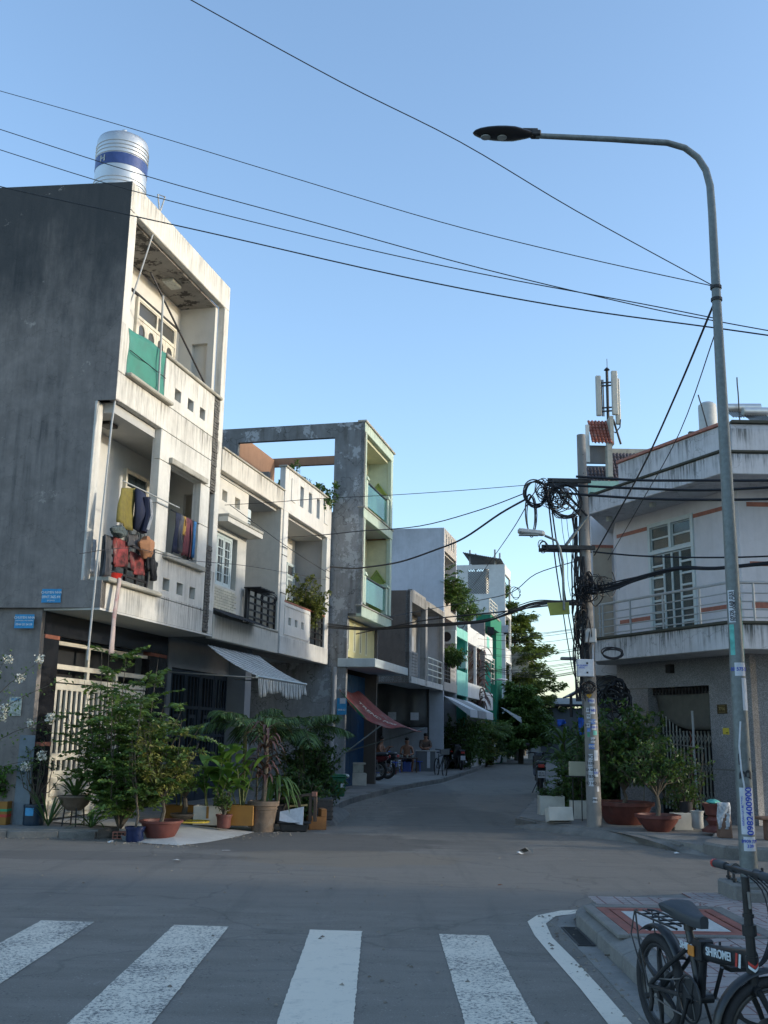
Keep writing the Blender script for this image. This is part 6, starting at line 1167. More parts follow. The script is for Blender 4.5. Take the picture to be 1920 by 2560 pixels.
  ('far', [[7.76,40.0,4.27],[6.98,44.0,4.3],[6.23,48.89,4.47],[5.65,55.0,4.95]], 0.009),
  ('far', [[7.79,40.0,5.74],[7.01,44.0,5.91],[6.25,48.89,6.33],[5.33,55.0,7.13]], 0.009),
  ('far', [[7.76,40.0,4.37],[6.98,44.0,4.41],[6.23,48.89,4.57],[2.69,55.0,4.97]], 0.009),
  ('far', [[7.78,40.0,5.37],[7.0,44.0,5.51],[6.24,48.89,5.96],[3.55,55.0,6.75]], 0.009),
  ('far', [[7.75,40.0,4.19],[6.98,44.0,4.21],[6.23,48.89,4.52],[6.28,55.0,5.19]], 0.009),
  ('far', [[7.75,40.0,4.04],[6.98,44.0,4.05],[6.23,48.89,4.46],[4.0,55.0,5.2]], 0.009),
  ('far', [[7.77,40.0,4.88],[6.99,44.0,4.97],[6.24,48.89,5.51],[4.2,55.0,6.42]], 0.009),
  ('far', [[7.75,40.0,3.98],[6.98,44.0,3.98],[6.23,48.89,4.34],[4.98,55.0,5.03]], 0.009),
  ('far', [[7.79,40.0,5.69],[7.01,44.0,5.86],[6.25,48.89,6.05],[6.33,55.0,6.56]], 0.009),
  ('pole', [[3.26,16.8,5.17],[3.26,16.8,4.77],[3.21,16.8,4.37],[3.2,16.8,3.98],[3.24,16.8,3.59],[3.23,16.8,3.21],[3.28,16.8,2.83],[3.27,16.8,2.45],[3.26,16.8,2.08]], 0.013),
  ('pole', [[3.18,16.8,5.17],[3.22,16.8,4.77],[3.16,16.8,4.37],[3.16,16.8,3.98],[3.15,16.8,3.59],[3.18,16.8,3.21],[3.15,16.8,2.83],[3.18,16.8,2.45],[3.21,16.8,2.08]], 0.013),
  ('pole', [[3.27,16.8,5.17],[3.19,16.8,4.77],[3.2,16.8,4.37],[3.28,16.8,3.98],[3.24,16.8,3.59],[3.2,16.8,3.21],[3.28,16.8,2.83],[3.28,16.8,2.45],[3.21,16.8,2.08]], 0.009),
  ('pole', [[3.33,16.8,5.17],[3.36,16.8,4.77],[3.33,16.8,4.37],[3.37,16.8,3.98],[3.36,16.8,3.59],[3.33,16.8,3.21],[3.33,16.8,2.83],[3.29,16.8,2.45],[3.34,16.8,2.08]], 0.013),
  ('pole', [[3.26,16.8,5.17],[3.26,16.8,4.77],[3.22,16.8,4.37],[3.29,16.8,3.98],[3.31,16.8,3.59],[3.31,16.8,3.21],[3.28,16.8,2.83],[3.26,16.8,2.45],[3.26,16.8,2.08]], 0.013),
  ('pole', [[3.21,16.8,5.17],[3.21,16.8,4.77],[3.22,16.8,4.37],[3.22,16.8,3.98],[3.24,16.8,3.59],[3.26,16.8,3.21],[3.21,16.8,2.83],[3.23,16.8,2.45],[3.27,16.8,2.08]], 0.006),
  ('pole', [[3.23,16.8,5.17],[3.25,16.8,4.77],[3.24,16.8,4.37],[3.28,16.8,3.98],[3.22,16.8,3.59],[3.26,16.8,3.21],[3.23,16.8,2.83],[3.28,16.8,2.45],[3.22,16.8,2.08]], 0.009),
  ('pole', [[3.26,16.8,5.17],[3.27,16.8,4.77],[3.25,16.8,4.37],[3.24,16.8,3.98],[3.24,16.8,3.59],[3.25,16.8,3.21],[3.27,16.8,2.83],[3.29,16.8,2.45],[3.23,16.8,2.08]], 0.006),
  ('pole', [[3.25,16.8,5.17],[3.22,16.8,4.77],[3.27,16.8,4.37],[3.22,16.8,3.98],[3.26,16.8,3.59],[3.29,16.8,3.21],[3.29,16.8,2.83],[3.28,16.8,2.45],[3.22,16.8,2.08]], 0.006),
  ('pole', [[3.23,16.8,5.17],[3.22,16.8,4.77],[3.24,16.8,4.37],[3.26,16.8,3.98],[3.22,16.8,3.59],[3.29,16.8,3.21],[3.29,16.8,2.83],[3.27,16.8,2.45],[3.24,16.8,2.08]], 0.006),
  ('pole', [[3.21,16.8,5.17],[3.21,16.8,4.77],[3.22,16.8,4.37],[3.19,16.8,3.98],[3.25,16.8,3.59],[3.25,16.8,3.21],[3.18,16.8,2.83],[3.19,16.8,2.45],[3.25,16.8,2.08]], 0.009),
  ('pole', [[3.26,16.8,5.17],[3.24,16.8,4.77],[3.22,16.8,4.37],[3.25,16.8,3.98],[3.25,16.8,3.59],[3.23,16.8,3.21],[3.18,16.8,2.83],[3.18,16.8,2.45],[3.19,16.8,2.08]], 0.013),
  ('pole', [[3.31,16.8,5.17],[3.29,16.8,4.77],[3.31,16.8,4.37],[3.36,16.8,3.98],[3.32,16.8,3.59],[3.33,16.8,3.21],[3.35,16.8,2.83],[3.36,16.8,2.45],[3.34,16.8,2.08]], 0.009),
  ('pole', [[3.2,16.8,5.17],[3.23,16.8,4.77],[3.21,16.8,4.37],[3.25,16.8,3.98],[3.29,16.8,3.59],[3.26,16.8,3.21],[3.23,16.8,2.83],[3.21,16.8,2.45],[3.26,16.8,2.08]], 0.006),
  ('thin', [[3.0,16.8,5.16],[3.02,16.8,4.89],[3.06,16.8,4.61],[3.09,16.8,4.34],[3.09,16.8,4.07],[3.13,16.8,3.8]], 0.005),
  ('thin', [[3.09,16.8,5.16],[3.11,16.8,4.89],[3.15,16.8,4.62],[3.17,16.8,4.34],[3.23,16.8,4.07],[3.25,16.8,3.81]], 0.005),
]
def smooth_pts(P, k=4):
    P = [Vector(p) for p in P]; out = []
    for i in range(len(P)-1):
        p0 = P[max(i-1, 0)]; p1 = P[i]; p2 = P[i+1]; p3 = P[min(i+2, len(P)-1)]
        for j in range(k):
            t = j/k; out.append(.5*((2*p1)+(-p0+p2)*t+(2*p0-5*p1+4*p2-p3)*t*t+(-p0+3*p1-3*p2+p3)*t*t*t))
    out.append(P[-1]); return out
for i, (lb, P, r) in enumerate(CABLES):
    near = lb if len(lb) > 8 else {'': 'one of the thin black cables bunched together at mid height of the concrete pole', 'far': 'one of the faint thin wires fanning across the far end of the street', 'pole': 'thin dangling wire in the tangle along the left side of the concrete pole', 'thin': 'thin loose wire hanging down between the two lamp arms'}[lb]
    m = MB(); pts = smooth_pts(P, 3 if lb in ('pole', 'far') else 5); o0 = pts[0].copy(); m.tube([p-o0 for p in pts], r, 5)
    tag(m.build('overhead_cable', M_cab, smooth=True, loc=o0), near, 'cable', 'overhead cables and wires' if len(lb) > 8 else {'': 'bunched cables at mid height of the pole', 'far': 'faint far wires across the street', 'pole': 'dangling wires on the pole', 'thin': 'loose hanging wires'}[lb])
# ================================================================ PLANTS
rng = np.random.default_rng(5)
class LV:
    """many folded leaf faces"""
    def __init__(s): s.P = []; s.D = []; s.L = []; s.W = []
    def add(s, p, d, l, w): s.P.append(tuple(p)); s.D.append(tuple(d)); s.L.append(l); s.W.append(w)
    def build(s, name, mat, parent=None, droop=.15, stuff=False):
        P = np.array(s.P, float); D = np.array(s.D, float); D /= (np.linalg.norm(D, axis=1)[:, None]+1e-9); L = np.array(s.L)[:, None]; W = np.array(s.W)[:, None]; n = len(P)
        A = rng.normal(size=(n, 3)); A[:, 2] = np.abs(A[:, 2])*1.2+.6; S = np.cross(D, A); S /= (np.linalg.norm(S, axis=1)[:, None]+1e-9); U = np.cross(S, D)
        tip = P+D*L-np.array([0, 0, 1.])*L*droop; mid = P+D*L*.5+U*W*.12
        V = np.stack([P, mid+S*W*.5+U*W*.15, tip, mid-S*W*.5+U*W*.15, mid-U*W*.08], 1).reshape(-1, 3)
        b = np.arange(n)[:, None]*5; F = np.concatenate([b+[0, 1, 4], b+[1, 2, 4], b+[2, 3, 4], b+[3, 0, 4]], 0)
        me = bpy.data.meshes.new(name); me.vertices.add(n*5); me.vertices.foreach_set('co', V.ravel()); me.loops.add(F.size); me.loops.foreach_set('vertex_index', F.ravel()); me.polygons.add(len(F)); me.polygons.foreach_set('loop_start', np.arange(0, F.size, 3)); me.polygons.foreach_set('loop_total', np.full(len(F), 3))
        me.materials.append(mat); me.update(calc_edges=True); me.validate(); o = bpy.data.objects.new(name, me); link(o, parent)
        if stuff: o['kind'] = 'stuff'
        return o
G_dk = leafmat('leaf_dark', (0.029, 0.072, 0.023), (0.078, 0.156, 0.039)); G_md = leafmat('leaf_mid', (0.052, 0.111, 0.026), (0.130, 0.221, 0.052)); G_yl = leafmat('leaf_yellowish', (0.091, 0.130, 0.026), (0.260, 0.260, 0.065)); G_br = leafmat('leaf_bright', (0.078, 0.182, 0.033), (0.169, 0.338, 0.065), .35); G_pu = leafmat('leaf_purple', (0.046, 0.026, 0.029), (0.130, 0.065, 0.058), .1); G_dry = leafmat('leaf_dry', (.12, .08, .05), (.28, .20, .12), .1); G_pl = leafmat('leaf_palm', (0.039, 0.091, 0.033), (0.117, 0.208, 0.065), .2, .4); G_ft = leafmat('leaf_feathery', (0.065, 0.111, 0.026), (0.195, 0.247, 0.065), .3)
M_bark = simple('bark', (.10, .085, .065), .9, 0, .3, 14, .6); M_stem = simple('green_stem', (.10, .12, .04), .7, 0, .2, 9)
def rv(rnd, s=1.): return Vector((rnd.uniform(-s, s), rnd.uniform(-s, s), rnd.uniform(-s, s)))
def pinnate(lv, p, d, ln, k, ll, lw, rnd, droop=.25, tilt=.9):
    """compound leaf: leaflets in two rows on a drooping rachis"""
    d = d.normalized(); side = d.cross(Vector((0, 0, 1))); side = side.normalized() if side.length > .01 else Vector((1, 0, 0)); pts = []
    for i in range(k):
        t = (i+.6)/k; q = p+d*ln*t-Vector((0, 0, 1))*droop*ln*t*t; s_ = math.sin(min(1, t*1.25+.15)*math.pi*.9)*.5+.6
        for sg in (-1, 1):
            dd = d*.55+side*sg*tilt+Vector((0, 0, -.15))+rv(rnd, .15); lv.add(q, dd, ll*s_*rnd.uniform(.85, 1.15), lw*s_)
        pts.append(q)
    lv.add(pts[-1], d, ll*.9, lw); return pts
def shoots(lv, stems, base, height, spread, n, rnd, kind, **k):
    """branching shrub: n shoots leaving a short trunk, each clothed with leaves"""
    for i in range(n):
        a = rnd.uniform(0, 6.283); e = rnd.uniform(.15, 1.) ; top = base+Vector((math.cos(a)*spread*e, math.sin(a)*spread*e*.8, height*rnd.uniform(k.get('hmin', .45), 1.)*(1-.35*e*e)))
        midp = base.lerp(top, .5)+Vector((math.cos(a), math.sin(a), 0))*spread*.12+rv(rnd, .04*spread)
        P = [base, base.lerp(midp, .5)+Vector((0, 0, height*.08)), midp, top]; stems.tube(P, [k.get('sr', .014), k.get('sr', .014)*.8, k.get('sr', .014)*.5, .003], 5)
        for j in range(k.get('twigs', 8)):
            t = rnd.uniform(k.get('t0', .35), 1.); q = (midp.lerp(top, (t-.5)*2) if t > .5 else base.lerp(midp, t*2)); b = rnd.uniform(0, 6.283)
            dd = Vector((math.cos(b), math.sin(b), rnd.uniform(-.1, .9)))
            if kind == 'pinnate': pinnate(lv, q, dd, k['ln']*rnd.uniform(.6, 1.2), k.get('pk', 9), k['ll'], k['lw'], rnd, k.get('droop', .3))
            else:
                L_ = k['ln']*rnd.uniform(.5, 1.2); stems.tube([q, q+dd.normalized()*L_], [.004, .0015], 3)
                for m_ in range(k.get('pk', 9)):
                    u = rnd.uniform(.15, 1.05); lv.add(q+dd.normalized()*L_*u+rv(rnd, .01), dd*.4+rv(rnd, .9)+Vector((0, 0, .15)), k['ll']*rnd.uniform(.7, 1.25), k['lw']*rnd.uniform(.8, 1.2))
def plant(name, label, loc, height, spread, n, kind, mat, cat='plant', seed=1, pot=None, group=None, base_z=0., trunk=None, **k):
    t = thing(name, label, cat, loc, 0, group); rnd = random.Random(seed); lv = LV(); st = MB(); b = Vector((0, 0, base_z))
    if pot: pot(t)
    if trunk: st.tube([b, b+Vector((.02*height, .01, trunk*.5)), b+Vector((0, 0, trunk))], [k.get('tr', .03), k.get('tr', .03)*.8, k.get('tr', .03)*.7], 7); b = b+Vector((0, 0, trunk))
    shoots(lv, st, b, height-(trunk or 0), spread, n, rnd, kind, **k)
    st.build('stem', M_bark, t, smooth=True); lv.build('foliage', mat, t); return t
M_terra = simple('terracotta_red', (.13, .038, .03), .6, 0, .2, 9, .1, dirt=(.2, .16, .13)); M_clay = simple('clay_brown', (.17, .125, .09), .8, 0, .25, 8, .3, dirt=(.35, .32, .28), dirt_amt=.4); M_bglz = simple('blue_glaze', (.008, .018, .065), .3, 0, .25, 9); M_soil = simple('soil', (.05, .038, .028), .95, 0, .4, 30, .6); M_dkp = simple('dark_plastic', (.03, .03, .032), .5, 0, .2, 9); M_sty = simple('styrofoam_dirty', (.56, .54, .48), .8, 0, .1, 5, .2, dirt=(.22, .19, .13), dirt_amt=.7); M_orb = simple('orange_tape', (.30, .14, .018), .5, 0, .12, 5, 0, .5, dirt=(.25, .15, .06))
def bowl(mat, r, h, rim=.03, foot=.55, soil=True, name='pot'):
    def f_(t):
        m = MB(); m.lathe([(r*foot, 0), (r*(foot+.1), h*.12), (r*.86, h*.55), (r*.96, h-rim), (r*1.05, h-rim), (r*1.06, h), (r*.93, h), (r*.90, h-.04)], 28); m.build(name, mat, t, smooth=True)
        if soil: m = MB(); m.lathe([(.001, h-.045), (r*.92, h-.045), (r*.92, h-.04), (.001, h-.02)], 20); m.build('soil', M_soil, t)
    return f_
def boxpot(mat, sx, sy, h, band=None, name='box'):
    def f_(t):
        m = MB(); m.wall(-sx/2, sx/2, 0, h, -sy/2, -sy/2+.03); m.wall(-sx/2, sx/2, 0, h, sy/2-.03, sy/2); m.box(-sx/2, -sx/2+.03, -sy/2+.03, sy/2-.03, 0, h); m.box(sx/2-.03, sx/2, -sy/2+.03, sy/2-.03, 0, h); m.build(name, mat, t, bevel=.006); boxes('soil', M_soil, t, [(-sx/2+.03, sx/2-.03, -sy/2+.03, sy/2-.03, .01, h-.03)])
        for z0, z1, mb in (band or ()): boxes('stripe', mb, t, [(-sx/2-.003, sx/2+.003, -sy/2-.003, sy/2+.003, z0, z1)])
    return f_
# foreground left
plant('gooseberry_tree', 'tall airy shrub with rows of oval leaflets growing in front of the white gate', (-3.72, 15.25, .1), 2.9, 1.1, 34, 'pinnate', G_md, 'tree', 3, ln=.46, ll=.11, lw=.052, pk=10, twigs=13, sr=.018, t0=.22, hmin=.35, droop=.25)
plant('bonsai_plant', 'yellow green small leaved plant in a wide red bowl at the road edge', (-3.06, 14.92, .0), 1.5, .55, 24, 'leafy', G_yl, 'potted plant', 5, bowl(M_terra, .29, .27), base_z=.24, trunk=.3, tr=.032, ln=.22, ll=.085, lw=.03, pk=10, twigs=9, t0=.15)
plant('potted_sapling', 'thin sapling in a small blue glazed pot left of the wide red bowl', (-3.36, 14.66, .0), 1.35, .35, 8, 'pinnate', G_md, 'potted plant', 7, bowl(M_bglz, .135, .2, foot=.8), base_z=.16, trunk=.35, tr=.02, ln=.3, ll=.075, lw=.036, pk=8, twigs=5)
plant('herb_box', 'low bushy herbs in a foam box striped orange, green and red at the left edge', (-5.72, 15.62, .12), .68, .38, 26, 'leafy', G_br, 'potted plant', 8, boxpot(M_orb, .62, .46, .33, ((.19, .225, simple('tape_green', (.03, .30, .14), .5)), (.11, .15, simple('tape_red', (.5, .05, .03), .5)))), base_z=.3, ln=.12, ll=.06, lw=.035, pk=12, twigs=8)
def can(t):
    m = MB(); m.lathe([(.14, 0), (.15, .03), (.145, .07), (.15, .1), (.145, .15), (.15, .18), (.145, .23), (.155, .26), (.15, .29), (.135, .29)], 20); m.build('bucket', simple('dark_blue_drum', (.01, .03, .055), .4), t, smooth=True); q = curved_sticker(t, 'blue_label', .14, .25, .153, R(-125), R(-75), simple('label_blue', (.05, .30, .55), .5))
plant('drum_plant', 'spindly bare stemmed plant in a dark blue ribbed drum by the house corner', (-5.05, 15.5, .12), 1.0, .4, 12, 'leafy', G_dk, 'potted plant', 9, can, base_z=.25, ln=.14, ll=.045, lw=.02, pk=6, twigs=6, t0=.6)
t = thing('flower_vine', 'white flowering bougainvillea branches reaching across the grey side wall from the left', 'plant', (-5.9, 15.0, .0)); rnd = random.Random(4); st = MB(); lv = LV(); fl = LV()
for (e, s_) in (((.95, -.15, 2.45), 1), ((.45, -.1, 2.5), 2), ((.55, -.1, 1.75), 3), ((1.25, -.2, 1.65), 4), ((1.45, -.2, 2.25), 6), ((.35, -.1, 1.25), 5), ((1.1, -.15, 1.1), 7)):
    e = Vector(e); b = Vector((-.25, 0, .1)); c = Vector((.1, 0, e.z*.7)); P = [b.lerp(c, .5)+rv(rnd, .05), c, c.lerp(e, .5)+Vector((0, 0, .05)), e]; st.tube([b]+P, [.014, .012, .01, .006, .002], 5)
    for j in range(46):
        q = c.lerp(e, rnd.uniform(.0, 1.05))+rv(rnd, .09); lv.add(q, rv(rnd)+Vector((0, 0, .2)), .055, .032)
    if s_ in (1, 2, 3, 4, 7):
        for cl in range(2):
            o_ = e.lerp(c, .25*cl+.02)+rv(rnd, .05)
            for j in range(60): fl.add(o_+rv(rnd, .055), rv(rnd), .026, .04)
st.build('stem', M_bark, t, smooth=True); lv.build('foliage', G_md, t); fl.build('flower', simple('petal_white', (.62, .61, .52), .6), t)
# sword leaves
def blades(name, label, loc, n, ln, wd, mat, cat='potted plant', seed=1, up=.8, z0=.1, pot=None, trunk=0., droop=.6, group=None, tmat=None, leafname='leaf', rings=1):
    t = thing(name, label, cat, loc, 0, group); rnd = random.Random(seed)
    if pot: pot(t)
    if trunk: m = MB(); m.tube([(0, 0, z0-.03), (.02, 0, z0+trunk*.5), (0, 0, z0+trunk)], [.04, .035, .03], 8); m.build('trunk', tmat or M_bark, t, smooth=True)
    for i in range(n):
        a = rnd.uniform(0, 6.283); e = up*rnd.uniform(.4, 1.3); d = Vector((math.cos(a), math.sin(a), e)).normalized(); s_ = Vector((-math.sin(a), math.cos(a), 0)); L_ = ln*rnd.uniform(.65, 1.1); m = MB(); V = []; K = 6
        zb_ = z0+trunk*(rnd.uniform(.25, 1.) if trunk else 1)
        for k in range(K+1):
            u = k/K; c = Vector((0, 0, zb_))+d*L_*u-Vector((0, 0, 1))*droop*L_*u*u*u; w_ = wd*(math.sin(math.pi*min(1, u*.92+.08))**.6)*.5; V += [c-s_*w_+Vector((0, 0, w_*.35)), c, c+s_*w_+Vector((0, 0, w_*.35))]
        for k in range(K):
            for j in (0, 1): m.f.append((3*k+j, 3*k+3+j, 3*k+4+j, 3*k+1+j))
        m.v = [tuple(v) for v in V]; m.build(leafname, mat, t, smooth=True)
    return t
def stand(t):
    m = MB(); m.lathe([(.10, .22), (.19, .30), (.235, .40), (.25, .41), (.25, .43), (.20, .43)], 20); m.build('bowl', M_clay, t, smooth=True)
    for k in range(4): q = MB(); a = k*math.pi/2+.5; q.tube([(.16*math.cos(a), .16*math.sin(a), 0), (.13*math.cos(a), .13*math.sin(a), .3)], .012, 5); q.build('stand_leg', M_dkp, t)
blades('snake_plant', 'brown bowl on a low stand with dark sword leaves before the white gate', (-4.45, 15.45, .12), 16, .62, .045, G_dk, seed=3, up=1.3, z0=.40, pot=stand, droop=.3)
blades('sword_plant', 'clump of dark strap leaves at the gate foot, left of the tall shrub', (-4.12, 15.22, .1), 22, .6, .035, G_dk, seed=5, up=1.0, z0=.02, droop=.5); blades('sword_plant', 'clump of upright strap leaves right at the blue drum', (-4.78, 15.35, .1), 14, .8, .035, G_dk, seed=8, up=2.2, z0=.02, droop=.2)
# canna and heliconia with large leaves
def bigleaf(name, label, loc, stems, ht, ll, lw, mat, seed=1, pot=None, z0=.1, group=None, cat='potted plant', spread=.22):
    t = thing(name, label, cat, loc, 0, group); rnd = random.Random(seed)
    if pot: pot(t)
    for i in range(stems):
        a = rnd.uniform(0, 6.283); b = Vector((math.cos(a)*spread*.5*rnd.random(), math.sin(a)*spread*.5*rnd.random(), z0)); h = ht*rnd.uniform(.6, 1); top = b+Vector((math.cos(a)*spread*rnd.random(), math.sin(a)*spread*rnd.random(), h)); m = MB(); m.tube([b, b.lerp(top, .5), top], [.013, .011, .005], 6); m.build('stem', M_stem, t, smooth=True)
        for k in range(4):
            q = b.lerp(top, .4+.2*k); g = rnd.uniform(0, 6.283); e = rnd.uniform(.5, 1.6); d = Vector((math.cos(g), math.sin(g), e)).normalized(); s_ = d.cross(Vector((0, 0, 1))).normalized(); m = MB(); K = 7; V = []; L_ = ll*rnd.uniform(.7, 1.15)
            for j in range(K+1):
                u = j/K; c = q+d*L_*u-Vector((0, 0, 1))*.45*L_*u*u; w_ = lw*.5*math.sin(math.pi*min(1, u**.8*.97+.03)); un = Vector((0, 0, 1)); V += [c-s_*w_+un*w_*.4, c, c+s_*w_+un*w_*.4]
            m.v = [tuple(v) for v in V]; m.f = [(3*j+c, 3*j+3+c, 3*j+4+c, 3*j+1+c) for j in range(K) for c in (0, 1)]; m.build('leaf', mat, t, smooth=True)
    return t
def styro(sx, sy, h, tape=0):
    def f_(t): boxpot(M_sty, sx, sy, h)(t); (boxes('tape', M_orb, t, [(-.02, .02, -sy/2-.004, -sy/2, .1, h)]) if tape else None)
    return f_
bigleaf('canna_plant', 'broad bright green leaves rising from the middle white foam box', (-2.62, 16.35, .1), 5, .75, .5, .17, G_br, 2, styro(.44, .34, .28, 1), .25, 'canna plants in foam boxes'); bigleaf('canna_plant', 'broad leaved plant in the foam box painted orange on its right side', (-2.12, 16.35, .1), 4, .85, .5, .15, G_br, 3, boxpot(M_orb, .40, .34, .30), .25, 'canna plants in foam boxes')
bigleaf('canna_plant', 'broad leaved plant in the dirty orange foam box nearest the gate', (-3.15, 16.75, .1), 4, .8, .48, .16, G_br, 6, boxpot(M_orb, .5, .3, .25), .2, 'canna plants in foam boxes'); bigleaf('canna_plant', 'tallest broad leaved plant between the foam boxes and the palm', (-2.4, 17.0, .1), 5, 1.05, .62, .19, G_br, 9, None, .1, 'canna plants in foam boxes')
plant('red_pot_plant', 'small leafy plant in a dull red pot before the white foam box', (-2.34, 16.02, .08), .52, .18, 10, 'leafy', G_md, 'potted plant', 12, bowl(M_terra, .12, .2, foot=.75), base_z=.17, ln=.1, ll=.05, lw=.03, pk=7, twigs=5)
plant('trunk_pot_plant', 'thick trunked dwarf plant in a low brown tray behind the red bowl', (-3.0, 16.3, .12), .75, .3, 9, 'leafy', G_md, 'potted plant', 14, bowl(M_clay, .2, .14), base_z=.12, trunk=.25, tr=.05, ln=.16, ll=.09, lw=.04, pk=7, twigs=5)
def claypot(t):
    m = MB(); m.lathe([(.17, 0), (.175, .02), (.22, .38), (.245, .39), (.25, .45), (.225, .46), (.21, .42)], 28); m.build('pot', M_clay, t, smooth=True); m = MB(); m.lathe([(.001, .41), (.215, .41), (.21, .43), (.001, .44)], 20); m.build('soil', M_soil, t)
    for z in (.3, .34): q = MB(); q.ring((0, 0, z), .213+.012*(z-.3)/.04, .006, 'z', 28, 5); q.build('ridge', M_clay, t)
c_ = blades('cordyline', 'purple brown leaved cordyline in the big ridged clay pot at the road edge', (-1.80, 16.45, .0), 70, .52, .05, G_pu, seed=21, up=.9, z0=.42, pot=claypot, trunk=1.15, droop=.75)
blades('variegated_dracaena', 'drooping strap leaved dracaena low in front of the cordyline', (-1.62, 16.75, .1), 44, .5, .045, G_dk, seed=22, up=.5, z0=.35, trunk=.35, droop=1.0, pot=bowl(M_dkp, .15, .3, foot=.8))
def palm(name, label, loc, ht, fr, n, seed, z0=.1, mat=None, group=None, pot=None, lk=34, ll=.40):
    t = thing(name, label, 'palm', loc, 0, group); rnd = random.Random(seed); lv = LV(); st = MB(); st.tube([(0, 0, 0), (.02, 0, ht*.6), (0, 0, ht)], [.05, .045, .03], 9)
    if pot: pot(t)
    for i in range(n):
        a = 6.283*i/n+rnd.uniform(-.3, .3); e = rnd.uniform(.35, 1.6); d = Vector((math.cos(a), math.sin(a), e)).normalized(); L_ = fr*rnd.uniform(.75, 1.1); side = Vector((-math.sin(a), math.cos(a), 0)); P = []
        for k in range(9): u = k/8; P.append(Vector((0, 0, ht))+d*L_*u-Vector((0, 0, 1))*.55*L_*u*u)
        st.tube(P, [.012, .011, .010, .009, .008, .006, .005, .004, .002], 4)
        for k in range(lk):
            u = .2+.8*k/lk; q = Vector((0, 0, ht))+d*L_*u-Vector((0, 0, 1))*.55*L_*u*u; tan = (d-Vector((0, 0, 1))*1.1*u).normalized(); s_ = math.sin(math.pi*min(1, u*.75+.22))
            for sg in (-1, 1): lv.add(q, tan*.7+side*sg*.9+Vector((0, 0, -.25))+rv(rnd, .08), ll*s_*rnd.uniform(.85, 1.1), .026)
    st.build('trunk', M_stem, t, smooth=True); lv.build('frond', mat or G_pl, t, droop=.35); return t
palm('palm', 'feathery palm with arching fronds beside the striped awning, left one of two', (-2.28, 17.55, .1), 1.4, 1.3, 17, 3, group='palms by the left pavement'); palm('palm', 'feathery palm standing in front of the blue gate side, right one of two', (-1.42, 18.7, .1), 1.35, 1.25, 17, 6, group='palms by the left pavement')
t = thing('dry_flower_head', 'withered pinkish flower tuft above the left palm', 'plant', (-2.0, 17.2, 1.55)); lv = LV(); rnd = random.Random(3)
for i in range(160): d = rv(rnd); d.z = abs(d.z)+.1; lv.add((0, 0, 0), d, .28, .012)
lv.build('tuft', G_dry, t, droop=.6); m = MB(); m.tube([(0, 0, -1.4), (0, 0, .02)], .014, 6); m.build('stalk', M_bark, t)
plant('dense_shrub', 'dense dark green shrub between the right palm and the blue gate', (-1.30, 18.9, .1), 1.75, .62, 60, 'leafy', G_dk, 'shrub', 17, ln=.22, ll=.085, lw=.038, pk=12, twigs=12, t0=.1, hmin=.2)
plant('low_shrub', 'low dark shrub beneath the palms beside the clay pot', (-1.35, 17.6, .1), .9, .5, 34, 'leafy', G_dk, 'shrub', 19, ln=.2, ll=.08, lw=.04, pk=11, twigs=9, t0=.1, hmin=.2)
# balconies and roofs
plant('balcony_bush', 'yellow green bush growing over the black balcony rail of the slotted parapet house', ST(10.35, -.25, 3.75), 1.55, .62, 34, 'leafy', G_yl, 'plant', 23, bowl(M_terra, .16, .22), base_z=.2, ln=.2, ll=.095, lw=.05, pk=12, twigs=9, t0=.2)
plant('roof_vine', 'dark leafy vine on the roof behind the slotted parapet', ST(11.2, -.75, 6.75), 1.75, .95, 34, 'leafy', G_dk, 'plant', 25, ln=.28, ll=.13, lw=.06, pk=12, twigs=10, t0=.3)
for i, (u, o, z, h, s_, lb) in enumerate(((28.8, .05, 6.9, 1.9, .75, 'feathery fern plant on the upper beige balcony'), (30.3, .1, 6.8, 1.4, .6, 'drooping green plant at the right of the upper beige balcony'), (29.3, .2, 4.3, 1.0, .5, 'sparse plant on the middle beige balcony'), (33.2, -.5, 7.6, 1.2, .9, 'shrub on the navy roof box of the turquoise house'), (36.2, -.3, 6.9, 1.5, 1.0, 'roof shrub on the plain white house'), (51.0, -.4, 10.0, 1.2, .5, 'small plant in the top opening of the lattice house'), (50.9, .2, 9.1, .9, .5, 'plant box on the upper balcony of the lattice house'))):
    plant('balcony_plant', lb, ST(u, o, z), h, s_, 26, 'leafy' if i != 0 else 'pinnate', (G_md, G_dk)[i % 2], 'plant', 30+i, ln=.34, ll=.16, lw=.07, pk=9, twigs=7, t0=.2)
# right side bowls and shrubs
plant('bowl_shrub', 'large leafy shrub in the big dark red bowl behind the concrete pole', (4.08, 17.55, .12), 1.85, .78, 40, 'leafy', G_dk, 'potted plant', 41, bowl(M_terra, .47, .36, .06, .6), base_z=.32, trunk=.2, tr=.04, ln=.3, ll=.1, lw=.055, pk=12, twigs=11, t0=.2)
plant('bowl_bonsai', 'open branched bonsai in the smaller red bowl at the kerb', (4.30, 16.28, .12), 1.25, .68, 20, 'leafy', G_dk, 'potted plant', 43, bowl(M_terra, .33, .25, .05, .5), base_z=.22, trunk=.3, tr=.035, ln=.24, ll=.07, lw=.035, pk=10, twigs=10, t0=.4)
plant('gate_shrub', 'thin dark shrub before the folding gate', (4.95, 17.0, .2), 1.35, .5, 18, 'leafy', G_dk, 'shrub', 45, ln=.22, ll=.07, lw=.035, pk=8, twigs=8, t0=.3)
